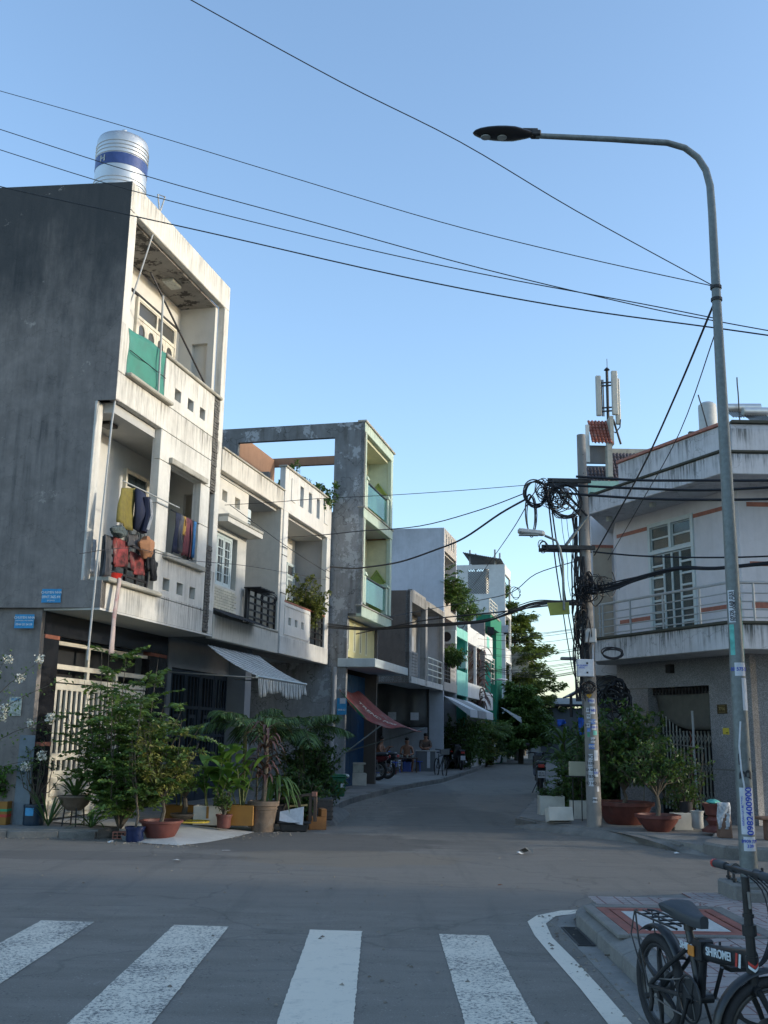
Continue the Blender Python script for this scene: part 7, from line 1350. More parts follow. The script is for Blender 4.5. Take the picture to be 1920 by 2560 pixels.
for i, (x, y, h, s_, mt, kd, lb) in enumerate(((3.80, 19.3, 1.75, .48, G_dk, 'leafy', 'tall dark shrub directly left of the concrete pole'), (3.95, 20.9, 1.35, .45, G_md, 'pinnate', 'feathery weedy shrub behind the parked scooter on the right'), (4.5, 21.4, 2.0, .7, G_dk, 'leafy', 'dark bush filling the space behind the concrete pole'), (4.95, 24.0, 2.1, .75, G_dk, 'pinnate', 'fern like shrub on the right kerb further down'), (5.9, 28.5, 2.4, 1.0, G_dk, 'leafy', 'bushy shrub under the black awning'), (7.2, 33.5, 2.4, 1.3, G_md, 'leafy', 'mid green shrub on the right kerb before the far pole'), (9.1, 41, 2.7, 1.6, G_dk, 'leafy', 'broad dark bush right of the street below the small blue tarpaulin'), (11.4, 54, 3.2, 2.2, G_md, 'leafy', 'mid green bush beside the far utility pole'), (14.4, 66, 3.8, 3.0, G_dk, 'leafy', 'wide dark bush in front of the tin roofed shed'))):
    k = .26*max(1, h/2); plant('roadside_shrub', lb, (x, y, .05), h, s_, 48 if i < 3 else 60, kd, mt, 'shrub', 60+i, ln=k, ll=.09*max(1, y/24), lw=.042*max(1, y/24), pk=10, twigs=9, t0=.08, hmin=.2, group='roadside shrubs on the right')
blades('yucca', 'spiky yucca rosette rising above the shrubs left of the concrete pole', (4.5, 25.5, .1), 46, 1.0, .08, G_md, 'plant', 71, 1.2, .1, None, 1.3, .5)
# left pavement further down: rows of pots and shrubs
for i, (u, o, h, s_, kd, mt, lb) in enumerate(((30.8, .1, 2.2, 1.0, 'leafy', G_dk, 'dark shrub behind the parked motorbikes under the grey awnings'), (33.0, -.2, 2.3, 1.1, 'leafy', G_dk, 'dark shrub left of the long planter'), (35.8, .0, 2.6, 1.1, 'leafy', G_md, 'leafy shrub behind the long planter'), (38.3, .2, 2.5, 1.0, 'pinnate', G_yl, 'yellowish palm like shrub above the white cabinet'), (42.0, -.2, 2.6, 1.3, 'leafy', G_dk, 'dark shrub right of the white cabinet'), (45.5, -.4, 2.8, 1.4, 'leafy', G_dk, 'dark shrub below the green wall'), (49.5, -.5, 2.7, 1.5, 'leafy', G_dk, 'shrub below the lattice house'), (54.0, -.8, 3.0, 1.6, 'leafy', G_dk, 'shrub at the foot of the big feathery tree'), (60, -1.2, 3.0, 2.0, 'leafy', G_md, 'last shrub of the left pavement'))):
    plant('pavement_shrub', lb, ST(u, o, .1), h, s_, 56, kd, mt, 'shrub', 90+i, ln=.42, ll=.17, lw=.075, pk=10, twigs=9, t0=.06, hmin=.25, group='shrubs along the far left pavement')
blades('dark_cordyline', 'tall dark purple cordyline in front of the grey column', ST(38.9, -.1, 0), 90, 1.1, .12, G_pu, 'plant', 55, .7, 1.2, None, 4.6, .9)
for (u, z) in ((37.0, 2.9), (41.5, 3.0)): palm('yard_palm', 'bushy yard palm %s the grey column' % ('before' if u < 40 else 'just beyond'), ST(u, .3, .1), 1.6, 1.7, 15, int(u), mat=G_md, group='yard palms far left', ll=.5)
# layered feathery tree at the end of the left row
def layered_tree(name, label, loc, ht, rad, seed, mat, tiers=9, ll=.34):
    t = thing(name, label, 'tree', loc); rnd = random.Random(seed); tk = MB(); lb_ = MB(); lv = LV(); tk.tube([(0, 0, 0), (.1, 0, ht*.4), (-.05, 0, ht*.75), (0, 0, ht)], [.16, .13, .07, .02], 9)
    for i in range(tiers):
        z = ht*(.24+.74*i/tiers); rr_ = rad*(1-.72*(i/tiers)**1.1); nb = 9
        for k in range(nb):
            a = 6.283*k/nb+rnd.uniform(-.35, .35); L_ = rr_*rnd.uniform(.6, 1.2); b = Vector((0, 0, z+rnd.uniform(-.2, .2))); e = b+Vector((math.cos(a)*L_, math.sin(a)*L_, L_*rnd.uniform(.05, .30))); lb_.tube([b, b.lerp(e, .5)+Vector((0, 0, .06*L_)), e], [.035, .02, .006], 4)
            side = Vector((-math.sin(a), math.cos(a), 0)); dr = (e-b).normalized()
            for j in range(int(26*L_/rad)+8):
                u = rnd.uniform(.2, 1.04); q = b.lerp(e, u)+side*rnd.uniform(-1, 1)*.32*L_*(1.1-u*.75)+Vector((0, 0, rnd.uniform(-.12, .1)))
                for m_ in range(9): lv.add(q+rv(rnd, .18), dr*.7+side*rnd.uniform(-.8, .8)+Vector((0, 0, rnd.uniform(-.3, .25))), ll*rnd.uniform(.6, 1.2), ll*.36)
    tk.build('trunk', M_bark, t, smooth=True); lb_.build('limb', M_bark, t, smooth=True); lv.build('crown', mat, t, droop=.25)
layered_tree('feathery_tree', 'tall feathery tree with tiered drooping branches at the end of the left row', (8.9, 68, 0), 10.0, 3.3, 5, G_ft, 11); layered_tree('feathery_tree', 'second lower feathery tree behind the first, leaning over the street end', (11.9, 86, 0), 6.6, 2.8, 8, G_ft, 8)
layered_tree('dark_tree', 'dark rounded tree against the lattice house wall', (8.1, 60, 0), 4.6, 2.0, 12, G_md, 8, .3)
t = thing('distant_greenery', 'mass of dark trees and bushes closing off the end of the street', 'greenery', (20, 135, 0), kind='stuff'); lv = LV(); rnd = random.Random(2)
for i in range(9000):
    x = rnd.uniform(-22, 40); h = 4.2+1.2*math.sin(x*.35)+.8*math.sin(x*.9+1); z = h*rnd.random()**.8; lv.add((x, rnd.uniform(-4, 4), z), rv(rnd)+Vector((0, -.3, .2)), .8, .45)
lv.build('foliage', G_dk, t, stuff=True)
# ================================================================ OBJECTS
def on_side(y, off=.0):      # point on the corner house side wall at a depth behind the facade
    return ST(-.1-.1*y-off, -y)
SA = math.atan2(*(lambda d: (d.y, d.x))(on_side(0)-on_side(5)))
def side_sign(name, label, y, z, w_, h_, mat, lines, cat='sign', off=.012):
    p = on_side(y, off); t = thing(name, label, cat, (p.x, p.y, z), SA); boxes('sheet', mat, t, [(-w_/2, w_/2, -.004, 0, -h_/2, h_/2)])
    for txt, sz, dx, dz, mm in lines: text_mesh(txt, sz, mm, 'lettering', t, Matrix.Translation((dx, -.006, dz)) @ WALLY, .001)
    return t
M_sgn = simple('sign_blue', (.03, .26, .50), .6, 0, .15, 18, 0, .5, dirt=(.3, .4, .45)); M_sgw = simple('sign_white_ink', (.6, .66, .68), .6)
side_sign('advert_sign', 'torn blue advert sheet, upper of two, on the grey side wall below the balcony', .78, 3.48, .31, .21, M_sgn, [('CHUYEN NHA', .052, 0, .05, M_sgw), ('0947.365.44', .06, 0, -.02, M_sgw), ('DICH VU', .03, 0, -.075, M_sgw)])
side_sign('advert_sign', 'blue advert sheet, lower of two, on the grey side wall', 1.18, 3.09, .31, .21, M_sgn, [('CHUYEN NHA', .052, 0, .055, M_sgw), ('VAN PHONG - KHO XUONG', .022, 0, .01, M_sgw), ('0944 00 54 59', .046, 0, -.05, M_sgw)])
M_post = simple('poster_floral', (.40, .42, .36), .6, 0, .5, 26, 0, .5, dirt=(.3, .16, .12)); side_sign('wall_poster', 'faded picture calendar hung low on the grey side wall behind the white flowers', 1.25, 1.82, .20, .28, M_post, [('XUAN', .05, 0, .10, M_sgn)], 'poster', -.07)
side_sign('zinc_patch', 'pale blue grey corrugated sheet leaning at the foot of the grey side wall', 1.0, .75, .24, 1.3, simple('pale_zinc', (.16, .20, .23), .6, .2, .15, 7), [], 'metal sheet', -.06)
nb = thing('wall_notice', 'torn blue and white notice on the pillar beside the deep blue gate', 'notice', ST(11.72, .42, 2.2), ROW-R(90)); boxes('sheet', M_sgn, nb, [(-.13, .13, -.004, 0, -.22, .2)]); boxes('torn_piece', M_pap, nb, [(-.05, .1, -.012, -.005, .06, .2)]); text_mesh('0908 62', .06, M_sgw, 'lettering', nb, Matrix.Translation((0, -.006, -.1)) @ WALLY)
# litter bin
bn = thing('green_bin', 'green plastic litter bin with lid standing on the left pavement by the blue gate', 'bin', (-.95, 23.8, .12), R(8)); M_bin = simple('green_plastic', (.01, .13, .06), .45, 0, .1, 6)
m = MB(); m.prism([(-.15, -.14), (.15, -.14), (.15, .14), (-.15, .14)], 0, .42); m.v = [(x*(1+.25*z/.42), y*(1+.25*z/.42), z) for x, y, z in m.v]; m.build('bin_body', M_bin, bn, bevel=.02); boxes('lid', M_bin, bn, [(-.205, .205, -.2, .2, .42, .455), (-.18, .18, -.17, .17, .455, .485)], .012); boxes('sticker', M_pap, bn, [(.06, .14, -.166, -.16, .2, .3)]); m = MB(); m.ell((.17, -.05, .44), (.1, .1, .06), 8, 6); m.build('plastic_bag', M_lampg, bn, smooth=True)
# clutter by the road
M_wd = simple('dark_wood', (.10, .065, .045), .8, 0, .3, 9, .3); M_ply = simple('pale_wood', (.45, .30, .12), .7, 0, .2, 9)
bs = thing('black_basin', 'black rectangular plastic basin on the road under the wooden frame', 'basin', (-1.32, 16.55, .0), R(6)); m = MB(); m.prism([(-.2, -.12), (.2, -.12), (.2, .12), (-.2, .12)], 0, .13); m.v = [(x*(1+.2*z/.13), y*(1+.2*z/.13), z) for x, y, z in m.v]; m.build('tub', M_dkp, bs, bevel=.02); boxes('rim', M_dkp, bs, [(-.26, .26, -.165, .165, .13, .145)], .006)
wf = thing('broken_stool', 'broken brown wooden stool frame resting on the black basin', 'stool', (-1.22, 16.62, .15), R(-8))
for x in (-.24, -.06, .12): boxes('upright', M_wd, wf, [(x, x+.05, -.02, .02, 0, .34+(x+.24)*.2)], .004)
boxes('top_bar', M_wd, wf, [(-.26, .26, -.025, .03, .36, .40)], .004).rotation_euler = (0, R(-9), 0); boxes('crossbar', M_ply, wf, [(-.24, .12, -.012, .012, .22, .25)], .003).rotation_euler = (0, R(-5), 0); boxes('pink_end', simple('pink_wood', (.30, .14, .10), .8), wf, [(.17, .25, -.05, .0, .38, .45)], .004); boxes('side_leg', M_wd, wf, [(.20, .25, -.04, .02, 0, .40)], .004)
gb = thing('grey_board', 'pale grey broken board leaning on the wooden frame above the black basin', 'board', (-1.36, 16.4, .14), R(-4)); m = MB(); m.profx([(0, 0), (.02, 0), (.06, .2), (.04, .2)], -.18, .19); m.v = [(x*(1-.0)+(.0), y, z+(x*-.15 if z < .1 else x*.22)) for x, y, z in m.v]; m.build('slab', M_pap, gb)
oc = thing('orange_box', 'upright orange brown cardboard box at the road edge right of the basin', 'box', (-1.0, 17.0, .0), R(14)); boxes('box', simple('orange_card', (.26, .12, .04), .8, 0, .15, 9, .1), oc, [(-.14, .14, -.13, .13, 0, .2), (.05, .14, -.13, .13, .2, .32)], .006)
bc = thing('black_crate', 'black plastic crate behind the orange brown box', 'crate', (-.98, 17.55, .1), R(10)); boxes('crate', M_dkp, bc, [(-.2, .2, -.15, .15, 0, .36)], .02)
for k in range(4): boxes('crate_slat', M_iron, bc, [(-.205, .205, -.155, -.151, .05+.08*k, .08+.08*k)])
hs_ = thing('garden_hose', 'coiled yellow garden hose lying on the pale driveway ramp', 'hose', (-3.0, 15.95, .16)); m = MB(); m.tube([((.42+.05*math.sin(a*.7))*math.cos(a), (.24+.03*math.cos(a*.6))*math.sin(a), .012+.004*math.sin(a*3)) for a in [i*.22 for i in range(110)]], .011, 6); m.build('hose', simple('yellow_hose', (.45, .33, .04), .5), hs_, smooth=True)
bk2 = thing('hollow_brick', 'orange hollow brick by the blue glazed pot', 'brick', (-3.66, 15.0, .0), R(12)); m = MB(); m.wall(-.09, .09, 0, .10, -.05, .05, [(-.075, -.03, .015, .045), (-.075, -.03, .055, .085), (-.015, .03, .015, .045), (-.015, .03, .055, .085), (.04, .075, .015, .045), (.04, .075, .055, .085)]); m.build('clay_block', M_redline, bk2)
wb = thing('white_block', 'white painted concrete block with a clear box on top, before the parked motorbikes', 'block', (-.62, 29.0, .1), R(10)); boxes('block', M_sty, wb, [(-.25, .25, -.15, .15, 0, .35)], .02); boxes('clear_box', M_lampg, wb, [(-.16, .16, -.12, .12, .35, .58)], .01); boxes('lid', M_sty, wb, [(-.22, .22, -.14, .14, .58, .63)], .01)
lpz = thing('long_planter', 'long low pale concrete planter on the far left pavement', 'planter', ST(36.2, .05, .1), ROW); boxes('trough', M_conc_light, lpz, [(-2.6, 2.8, -.3, .3, 0, .5)], .02); boxes('soil', M_soil, lpz, [(-2.5, 2.7, -.22, .22, .5, .52)])
cb = thing('white_cabinet', 'white metal cabinet standing at the kerb beyond the long planter', 'cabinet', (5.45, 53.5, .1), R(-10)); boxes('body', M_pap, cb, [(-.45, .45, -.35, .35, .08, .98)], .02); boxes('top', M_conc_light, cb, [(-.48, .48, -.38, .38, .98, 1.02)], .01); boxes('base', M_dkp, cb, [(-.4, .4, -.3, .3, 0, .08)]); boxes('door_seam', M_iron, cb, [(.0, .01, -.356, -.35, .15, .9)])
for i, (u, o, s_) in enumerate(((43.5, .1, 1.), (46, -.1, .8), (51, -.6, 1.), (56, -1.0, .9))): t = thing('pavement_pot', ['pale round pot beyond the white cabinet', 'dark pot second beyond the cabinet', 'plant pot below the lattice house', 'last small pot on the far left pavement'][i], 'pot', ST(u, o, .1)); bowl((M_pap, M_dkp, M_terra, M_clay)[i], .35*s_, .5*s_, foot=.7)(t)
# red and green canopy by the blue gate
rc = thing('red_canopy', 'worn red advertising banner tied up as a slanting canopy by the deep blue gate', 'canopy', ST(11.9, .35, 2.5)); M_ban = simple('banner_red', (.22, .06, .055), .8, 0, .3, 6, 0, .3, dirt=(.26, .20, .17), dirt_amt=.9)
P = [ST(11.7, .35, 2.62), ST(13.9, .35, 2.62), ST(14.4, 2.0, 1.62), ST(12.2, 1.35, 1.72)]; o0 = ST(11.9, .35, 2.5); m = MB(); L = []; nx = ny = 12
for j in range(ny+1):
    for i in range(nx+1): u, v = i/nx, j/ny; q = P[0].lerp(P[1], u).lerp(P[3].lerp(P[2], u), v)-o0; q.z -= .22*math.sin(math.pi*v)*(1-.3*u)-.04*math.sin(u*9+v*3); L.append(q)
m.add(L, [(j*(nx+1)+i, (j+1)*(nx+1)+i, (j+1)*(nx+1)+i+1, j*(nx+1)+i+1) for j in range(ny) for i in range(nx)]); o = m.build('banner', M_ban, rc, smooth=True); o.modifiers.new('t', 'SOLIDIFY').thickness = .006
m = MB(); m.add([P[0]-o0-Vector((.02, .1, 0)), P[0].lerp(P[3], .5)-o0-Vector((0, .1, .2)), P[0].lerp(P[3], .45)-o0-Vector((-.25, .1, .35))], [(0, 1, 2)]); o = m.build('green_flap', simple('green_cloth', (.02, .16, .08), .7), rc); o.modifiers.new('t', 'SOLIDIFY').thickness = .006
tm = text_mesh('TREND FOR', .34, M_sty, 'lettering', rc, Matrix.Identity(4), .001)
for v in tm.data.vertices: u = .5+v.co.y*.28; q_ = min(1, max(0, .52+v.co.x*.40)); w_ = P[0].lerp(P[1], u).lerp(P[3].lerp(P[2], u), q_)-o0; w_.z += -.22*math.sin(math.pi*q_)*(1-.3*u)+.04*math.sin(u*9+q_*3)+.012+v.co.z; v.co = w_
for a, b in ((ST(11.6, .2, .75), P[3]), (ST(12.9, -.2, .9), P[2]+Vector((.1, 0, .08)))): q = MB(); q.tube([a-o0, b-o0], .018, 6); q.build('prop_pole', M_galv, rc)
# hanging grey plastic sheet of the cafe, stools, tables
sh = thing('plastic_sheet', 'large grey translucent plastic sheet hanging above the seated people', 'screen', (-.25, 41.5, 0)); M_sht = simple('grey_plastic_sheet', (.10, .10, .095), .35, 0, .2, 2, 0, .5, dirt=(.17, .17, .15)); 
m = MB(); L = []
for j in range(7):
    for i in range(17): L.append((i/16*2.15, .05*math.sin(i*.9)*(.3+j/7), 3.5-j/6*1.66))
m.add(L, [(j*17+i, (j+1)*17+i, (j+1)*17+i+1, j*17+i+1) for j in range(6) for i in range(16)]); o = m.build('sheet', M_sht, sh, smooth=True); o.modifiers.new('t', 'SOLIDIFY').thickness = .01
for x in (-.02, 2.17): q = MB(); q.tube([(x, 0, .1), (x, 0, 3.62)], .035, 8); q.build('post', M_iron, sh)
for z in (3.6, 1.84): q = MB(); q.tube([(0, 0, z), (2.2, 0, z)], .04, 6); q.build('bar', M_iron, sh)
for x in (.55, 1.45): boxes('paper', M_pap, sh, [(x, x+.33, -.09, -.08, 2.08, 2.38)])
M_bpl = simple('blue_plastic', (.05, .12, .50), .45, 0, .1, 6)
def chair(x, y, rz, label):
    t = thing('plastic_chair', label, 'chair', (x, y, .1), rz); boxes('seat', M_bpl, t, [(-.2, .2, -.2, .2, .38, .41)], .01)
    for sx in (-.17, .17):
        for sy in (-.17, .17): q = MB(); q.tube([(sx, sy, .38), (sx*1.25, sy*1.25, 0)], .018, 6); q.build('leg', M_bpl, t)
    boxes('backrest', M_bpl, t, [(-.2, .2, .17, .2, .72, .80), (-.2, -.15, .17, .2, .41, .72), (.15, .2, .17, .2, .41, .72), (-.06, .06, .175, .195, .41, .72)], .008); return t
chair(.50, 38.9, R(70), 'blue plastic chair with its back to the parked motorbikes'); chair(1.5, 40.9, R(-30), 'blue plastic chair right of the shirtless seated man')
tb = thing('low_table', 'low dark table with glasses in front of the seated man', 'table', (.95, 39.7, .1)); boxes('tabletop', M_wd, tb, [(-.4, .5, -.25, .25, .52, .56)], .01)
for sx in (-.35, .45):
    for sy in (-.2, .2): boxes('leg', M_wd, tb, [(sx-.02, sx+.02, sy-.02, sy+.02, 0, .52)])
for k, (x, y) in enumerate(((-.25, 0), (-.1, .1), (.1, -.1), (.3, .05))): q = MB(); q.lathe([(.03, 0), (.035, .1)], 8); tag(q.build('drinking_glass', M_lampg, loc=(.95+x, 39.7+y, .66)), 'small glass on the low cafe table, number %s from the left' % ('one', 'two', 'three', 'four')[k], 'glass')
ct = thing('counter', 'waist high grey cafe counter in front of the standing woman', 'counter', (1.75, 41.0, .1)); boxes('top', M_conc_light, ct, [(-.35, .45, -.2, .2, .78, .82)], .01); boxes('front', M_dg, ct, [(-.32, .42, -.17, .17, 0, .78)]); boxes('cloth', M_pap, ct, [(.1, .22, -.19, -.175, .15, .8)])
flp = thing('flower_pot_small', 'small red brown pot on the pavement before the blue chair', 'pot', (.5, 37.2, .1)); bowl(M_terra, .13, .2, foot=.7)(flp)
for i, (u, o, wd, mt, lb) in enumerate(((28.4, .0, 2.0, M_pap, 'pale awning nearest the plastic sheet, far left pavement'), (30.6, .0, 2.2, M_w2b, 'grey drooping awning, second along the far left pavement'), (33.1, .0, 2.2, M_pap, 'pale awning third along the far left pavement'), (44.5, .3, 2.6, M_pap, 'small pale awning emerging from the far shrubs'))):
    t = thing('shop_awning', lb, 'awning', ST(u, o, 3.0), ROW, 'awnings along the far left row'); m = MB(); m.add([(0, 0, .12), (wd, 0, .12), (wd, -1.1, -.42), (0, -1.1, -.42)], [(0, 3, 2, 1)]); o = m.build('canvas', mt, t); o.modifiers.new('t', 'SOLIDIFY').thickness = .02
    m = MB(); L = []
    for k in range(25): L += [(wd*k/24, -1.11, -.42), (wd*k/24, -1.12, -.72-.03*(k % 2))]
    m.add(L, [(2*k, 2*k+1, 2*k+3, 2*k+2) for k in range(24)]); m.add([(0, -.02, .1), (0, -1.1, -.42), (0, -1.1, -.7)], [(0, 1, 2)]); o = m.build('valance', mt, t); o.modifiers.new('t', 'SOLIDIFY').thickness = .015
# right side clutter
sg = thing('notice_box', 'cream rectangular box sign on two thin legs left of the concrete pole', 'sign', (3.40, 18.0, .1)); boxes('panel', simple('cream_panel', (.48, .46, .34), .6, 0, .06, 5), sg, [(-.14, .15, -.05, .05, .76, 1.0)], .008); boxes('leg', M_iron, sg, [(-.09, -.075, 0, .012, 0, .76)]); boxes('leg', M_iron, sg, [(.06, .075, 0, .012, 0, .76)]); boxes('shelf', M_iron, sg, [(-.2, .16, -.08, .06, .745, .76)])
for i, (x, y, sx, sy, h, rz, tl, lb) in enumerate(((2.98, 17.40, .42, .2, .22, 12, -14, 'clean white foam box tipped towards the road at the right kerb'), (3.58, 18.55, .40, .3, .30, 4, 0, 'dirty stained foam box beside the concrete pole'), (3.15, 19.3, .45, .34, .34, 0, 0, 'grey white foam planter box behind the tipped box'), (4.75, 16.6, .30, .2, .26, 5, 0, 'low ribbed white box between the two red bowls'))):
    t = thing('foam_box', lb, 'box', (x, y, .12+(.03 if tl else 0)), R(rz)); boxpot(M_sty, sx, sy, h)(t); t.rotation_euler = (R(tl), 0, R(rz))
plant('weed_box_plant', 'dark weedy plant in the grey white foam planter box', (3.15, 19.3, .3), .45, .3, 12, 'leafy', G_dk, 'plant', 77, ln=.15, ll=.06, lw=.03, pk=8, twigs=6)
pd_ = thing('clay_pedestal_planter', 'turned brown clay planter on a flared round pedestal by the gate', 'planter', (5.02, 15.75, .17)); m = MB(); m.lathe([(.20, 0), (.205, .03), (.16, .05), (.15, .07), (.10, .10), (.12, .14), (.145, .17), (.12, .20), (.10, .22), (.14, .25), (.165, .36), (.18, .38), (.185, .41), (.165, .41), (.15, .36)], 32); m.build('pedestal', M_terra, pd_, smooth=True); m = MB(); m.lathe([(.001, .385), (.155, .385), (.15, .395), (.001, .40)], 16); m.build('soil', M_soil, pd_)
bundle('plastic_rag', 'crumpled teal plastic rag lying on top of the clay pedestal planter', 'rag', (5.0, 15.72, .60), (.13, .1, .035), M_tqs, 12)
t = thing('grey_bucket', 'pale grey plastic bucket between the clay planter and the black drum', 'bucket', (4.93, 16.35, .17)); bowl(M_pvc, .1, .26, .02, .8, False, 'bucket')(t)
t = thing('black_drum', 'narrow black plastic drum left of the pale bucket', 'drum', (4.88, 16.75, .17)); m = MB(); m.lathe([(.09, 0), (.10, .02), (.10, .36), (.105, .37), (.09, .37), (.085, .3)], 20); m.build('drum', M_ink, t, smooth=True)
bh_ = thing('low_bench', 'low brown wooden bench at the right edge before the pebbledash wall', 'bench', (5.35, 14.6, .17)); M_bw = simple('red_brown_wood', (.16, .09, .06), .7, 0, .2, 8, .2); boxes('seat', M_bw, bh_, [(-.12, .9, -.14, .14, .27, .31)], .01); boxes('leg', M_bw, bh_, [(-.02, .06, -.08, .08, 0, .27)], .01); boxes('leg', M_bw, bh_, [(.7, .78, -.08, .08, 0, .27)], .01)
bs2 = thing('wooden_stump_stool', 'brown wooden stool carrying a pale towel left of the lamp post', 'stool', (4.85, 14.85, .17)); m = MB(); m.prism([(-.07, -.07), (.07, -.07), (.07, .07), (-.07, .07)], 0, .42); m.v = [(x*(1.25-.6*z), y*(1.25-.6*z), z) for x, y, z in m.v]; m.build('post', M_bw, bs2, bevel=.01)
cloth_ = MB(); L = [( -.09+.18*i/6+.01*math.sin(j), -.11-.012*math.sin(i*1.7+j), .44-.36*j/8) for j in range(9) for i in range(7)]; cloth_.add(L, [(j*7+i, (j+1)*7+i, (j+1)*7+i+1, j*7+i+1) for j in range(8) for i in range(6)]); o = cloth_.build('towel', simple('towel_pale', (.42, .44, .46), .95, 0, .3, 30, .4), loc=(4.83, 14.88, .21), smooth=True); tag(o, 'pale striped towel draped over the brown stool', 'towel'); o.modifiers.new('t', 'SOLIDIFY').thickness = .02
m = MB(); m.tube([(0, 0, 0), (.1, .02, .02), (.2, -.01, .0), (.3, 0, .01)], .006, 5); tag(m.build('twig', M_bark, loc=(1.60, 7.6, .02), rz=R(-70)), 'short pale twig lying in the gutter by the near kerb', 'twig')
# ================================================================ BICYCLES AND MOTORBIKES
M_tyre = simple('tyre_rubber', (.022, .022, .023), .8, 0, .3, 30, .3); M_bblk = simple('bike_black', (.018, .02, .022), .35, .1, .2, 9, 0, .5, dirt=(.08, .08, .075), dirt_amt=.25); M_chr = simple('alloy_grey', (.28, .28, .28), .35, .8, .1, 20); M_rub = simple('saddle_black', (.035, .04, .045), .55, 0, .1, 20, .1); M_org = simple('orange_latch', (.6, .22, .03), .4); M_rdp = simple('red_plastic_bike', (.45, .04, .03), .4)
B = thing('folding_bicycle', 'black folding bicycle with blade wheels and rear rack, parked on the near kerb', 'bicycle', (1.485, 5.70, 0.0), R(-78))
def bt(name, pts, r, mat=M_bblk, parent=None, n=10): m = MB(); m.tube(pts, r, n); return m.build(name, mat, parent or B, smooth=True)
def wheel(parent, c, r, M=Matrix(), spokes=6, front=False):
    T = Matrix.Translation(c) @ M; w_ = MB(); w_.ring((0, 0, 0), r-.024, .024, 'y', 40, 10, M=T); w = w_.build('wheel_tyre', M_tyre, parent, smooth=True)
    q = MB(); q.ring((0, 0, 0), r-.052, .011, 'y', 40, 6, M=T); q.ring((0, 0, 0), r-.062, .008, 'y', 40, 5, M=T); q.build('rim', M_bblk, w, smooth=True)
    for k in range(spokes):
        a = 6.283*k/spokes+.3; q = MB(); n_ = 6; V = []
        for j in range(n_+1):
            u = j/n_; rr_ = .03+(r-.09)*u; an_ = a+.25*math.sin(u*2.2); wd = .03*(1-.55*u)+(.02 if u > .9 else 0); ca, sa = math.cos(an_), math.sin(an_)
            for sgn in (-1, 1):
                for yy in (-.012, .012): V.append(T @ Vector((rr_*ca-sgn*wd*sa*.5, yy*(1-.4*u), rr_*sa+sgn*wd*ca*.5)))
        F_ = []
        for j in range(n_):
            b0 = 4*j; b1 = b0+4; F_ += [(b0, b1, b1+1, b0+1), (b0+3, b1+3, b1+2, b0+2), (b0+2, b1+2, b1, b0), (b0+1, b1+1, b1+3, b0+3)]
        q.add(V, F_); q.build('spoke_blade', M_bblk, w)
    q = MB(); q.lathe([(.02, -.05), (.035, -.04), (.03, 0), (.035, .04), (.02, .05)], 14, M=T @ Matrix.Rotation(R(90), 4, 'X')); q.build('hub', M_chr, w, smooth=True)
    q = MB(); q.lathe([(.05, -.002), (.07, -.002), (.07, .002), (.05, .002)], 20, M=T @ Matrix.Translation((0, .045, 0)) @ Matrix.Rotation(R(90), 4, 'X')); q.build('brake_disc', M_chr, w)
    return w
wheel(B, (0, 0, .25), .25)
ST_ = R(86); FH = Vector((1.0, 0, .25)); AX = Vector((.955, 0, .5)); SM = Matrix.Translation((.965, 0, 0)) @ Matrix.Rotation(ST_, 4, 'Z')
wheel(B, SM @ Vector((.04, 0, .25)), .25, Matrix.Rotation(ST_, 4, 'Z'))
def sm(*p): return SM @ Vector(p)
ft = bt('main_tube', [(.33, 0, .50), (.60, 0, .515), (.90, 0, .55)], [.030, .034, .034], n=14); ft.scale = (1, .8, 1)
for v in ft.data.vertices: v.co.z = .52+(v.co.z-.52)*1.25
bt('hinge', [(.46, 0, .545), (.46, 0, .46)], .036); boxes('hinge_plate', M_bblk, B, [(.425, .50, -.04, .04, .46, .56)], .008); boxes('orange_latch', M_org, B, [(.40, .455, -.052, -.041, .475, .525)], .004); bt('cable_stop', [(.62, 0, .56), (.62, 0, .575)], .006)
text_mesh('SHIROMEI', .052, M_sgw, 'lettering', B, Matrix.Translation((.655, -.0315, .527)) @ Matrix.Rotation(R(-4), 4, 'Y') @ WALLY, .0015, sx=.98); text_mesh('SHIRO', .046, M_sgw, 'lettering', B, Matrix.Translation((.355, -.0315, .505)) @ WALLY, .0015)
for dx in (0, .028): o = MB(); o.add([(.80+dx, -.033, .505), (.818+dx, -.033, .505), (.828+dx, -.033, .565), (.81+dx, -.033, .565)], [(0, 1, 2, 3)]); o.build('red_slash', M_rdp if dx == 0 else M_sgw, B)
bt('seat_tube', [(.42, 0, .28), (.365, 0, .47), (.325, 0, .585)], [.022, .022, .02]); bt('seat_post', [(.33, 0, .56), (.32, 0, .65)], .015, M_chr); bt('seat_clamp', [(.33, 0, .575), (.327, 0, .60)], .026)
for s_ in (-1, 1):
    bt('seat_stay', [(0, .06*s_, .25), (.18, .05*s_, .38), (.345, .025*s_, .49)], .011); bt('chain_stay', [(0, .06*s_, .25), (.42, .03*s_, .275)], .012)
m = MB(); n_ = 14; V = []
for i in range(n_+1):
    u = i/n_; x = .175+.29*u; w_ = .085*(1-.82*u**1.25)+.008; zz = .725+.012*math.cos(u*4)-.004*u*5
    for j in range(9): a = math.pi*(j/8); V.append((x, w_*math.cos(a), zz+.028*math.sin(a)**.6*(1 if u > .05 else .5)))
    V.append((x, -w_*.85, zz-.03)); V.append((x, w_*.85, zz-.03))
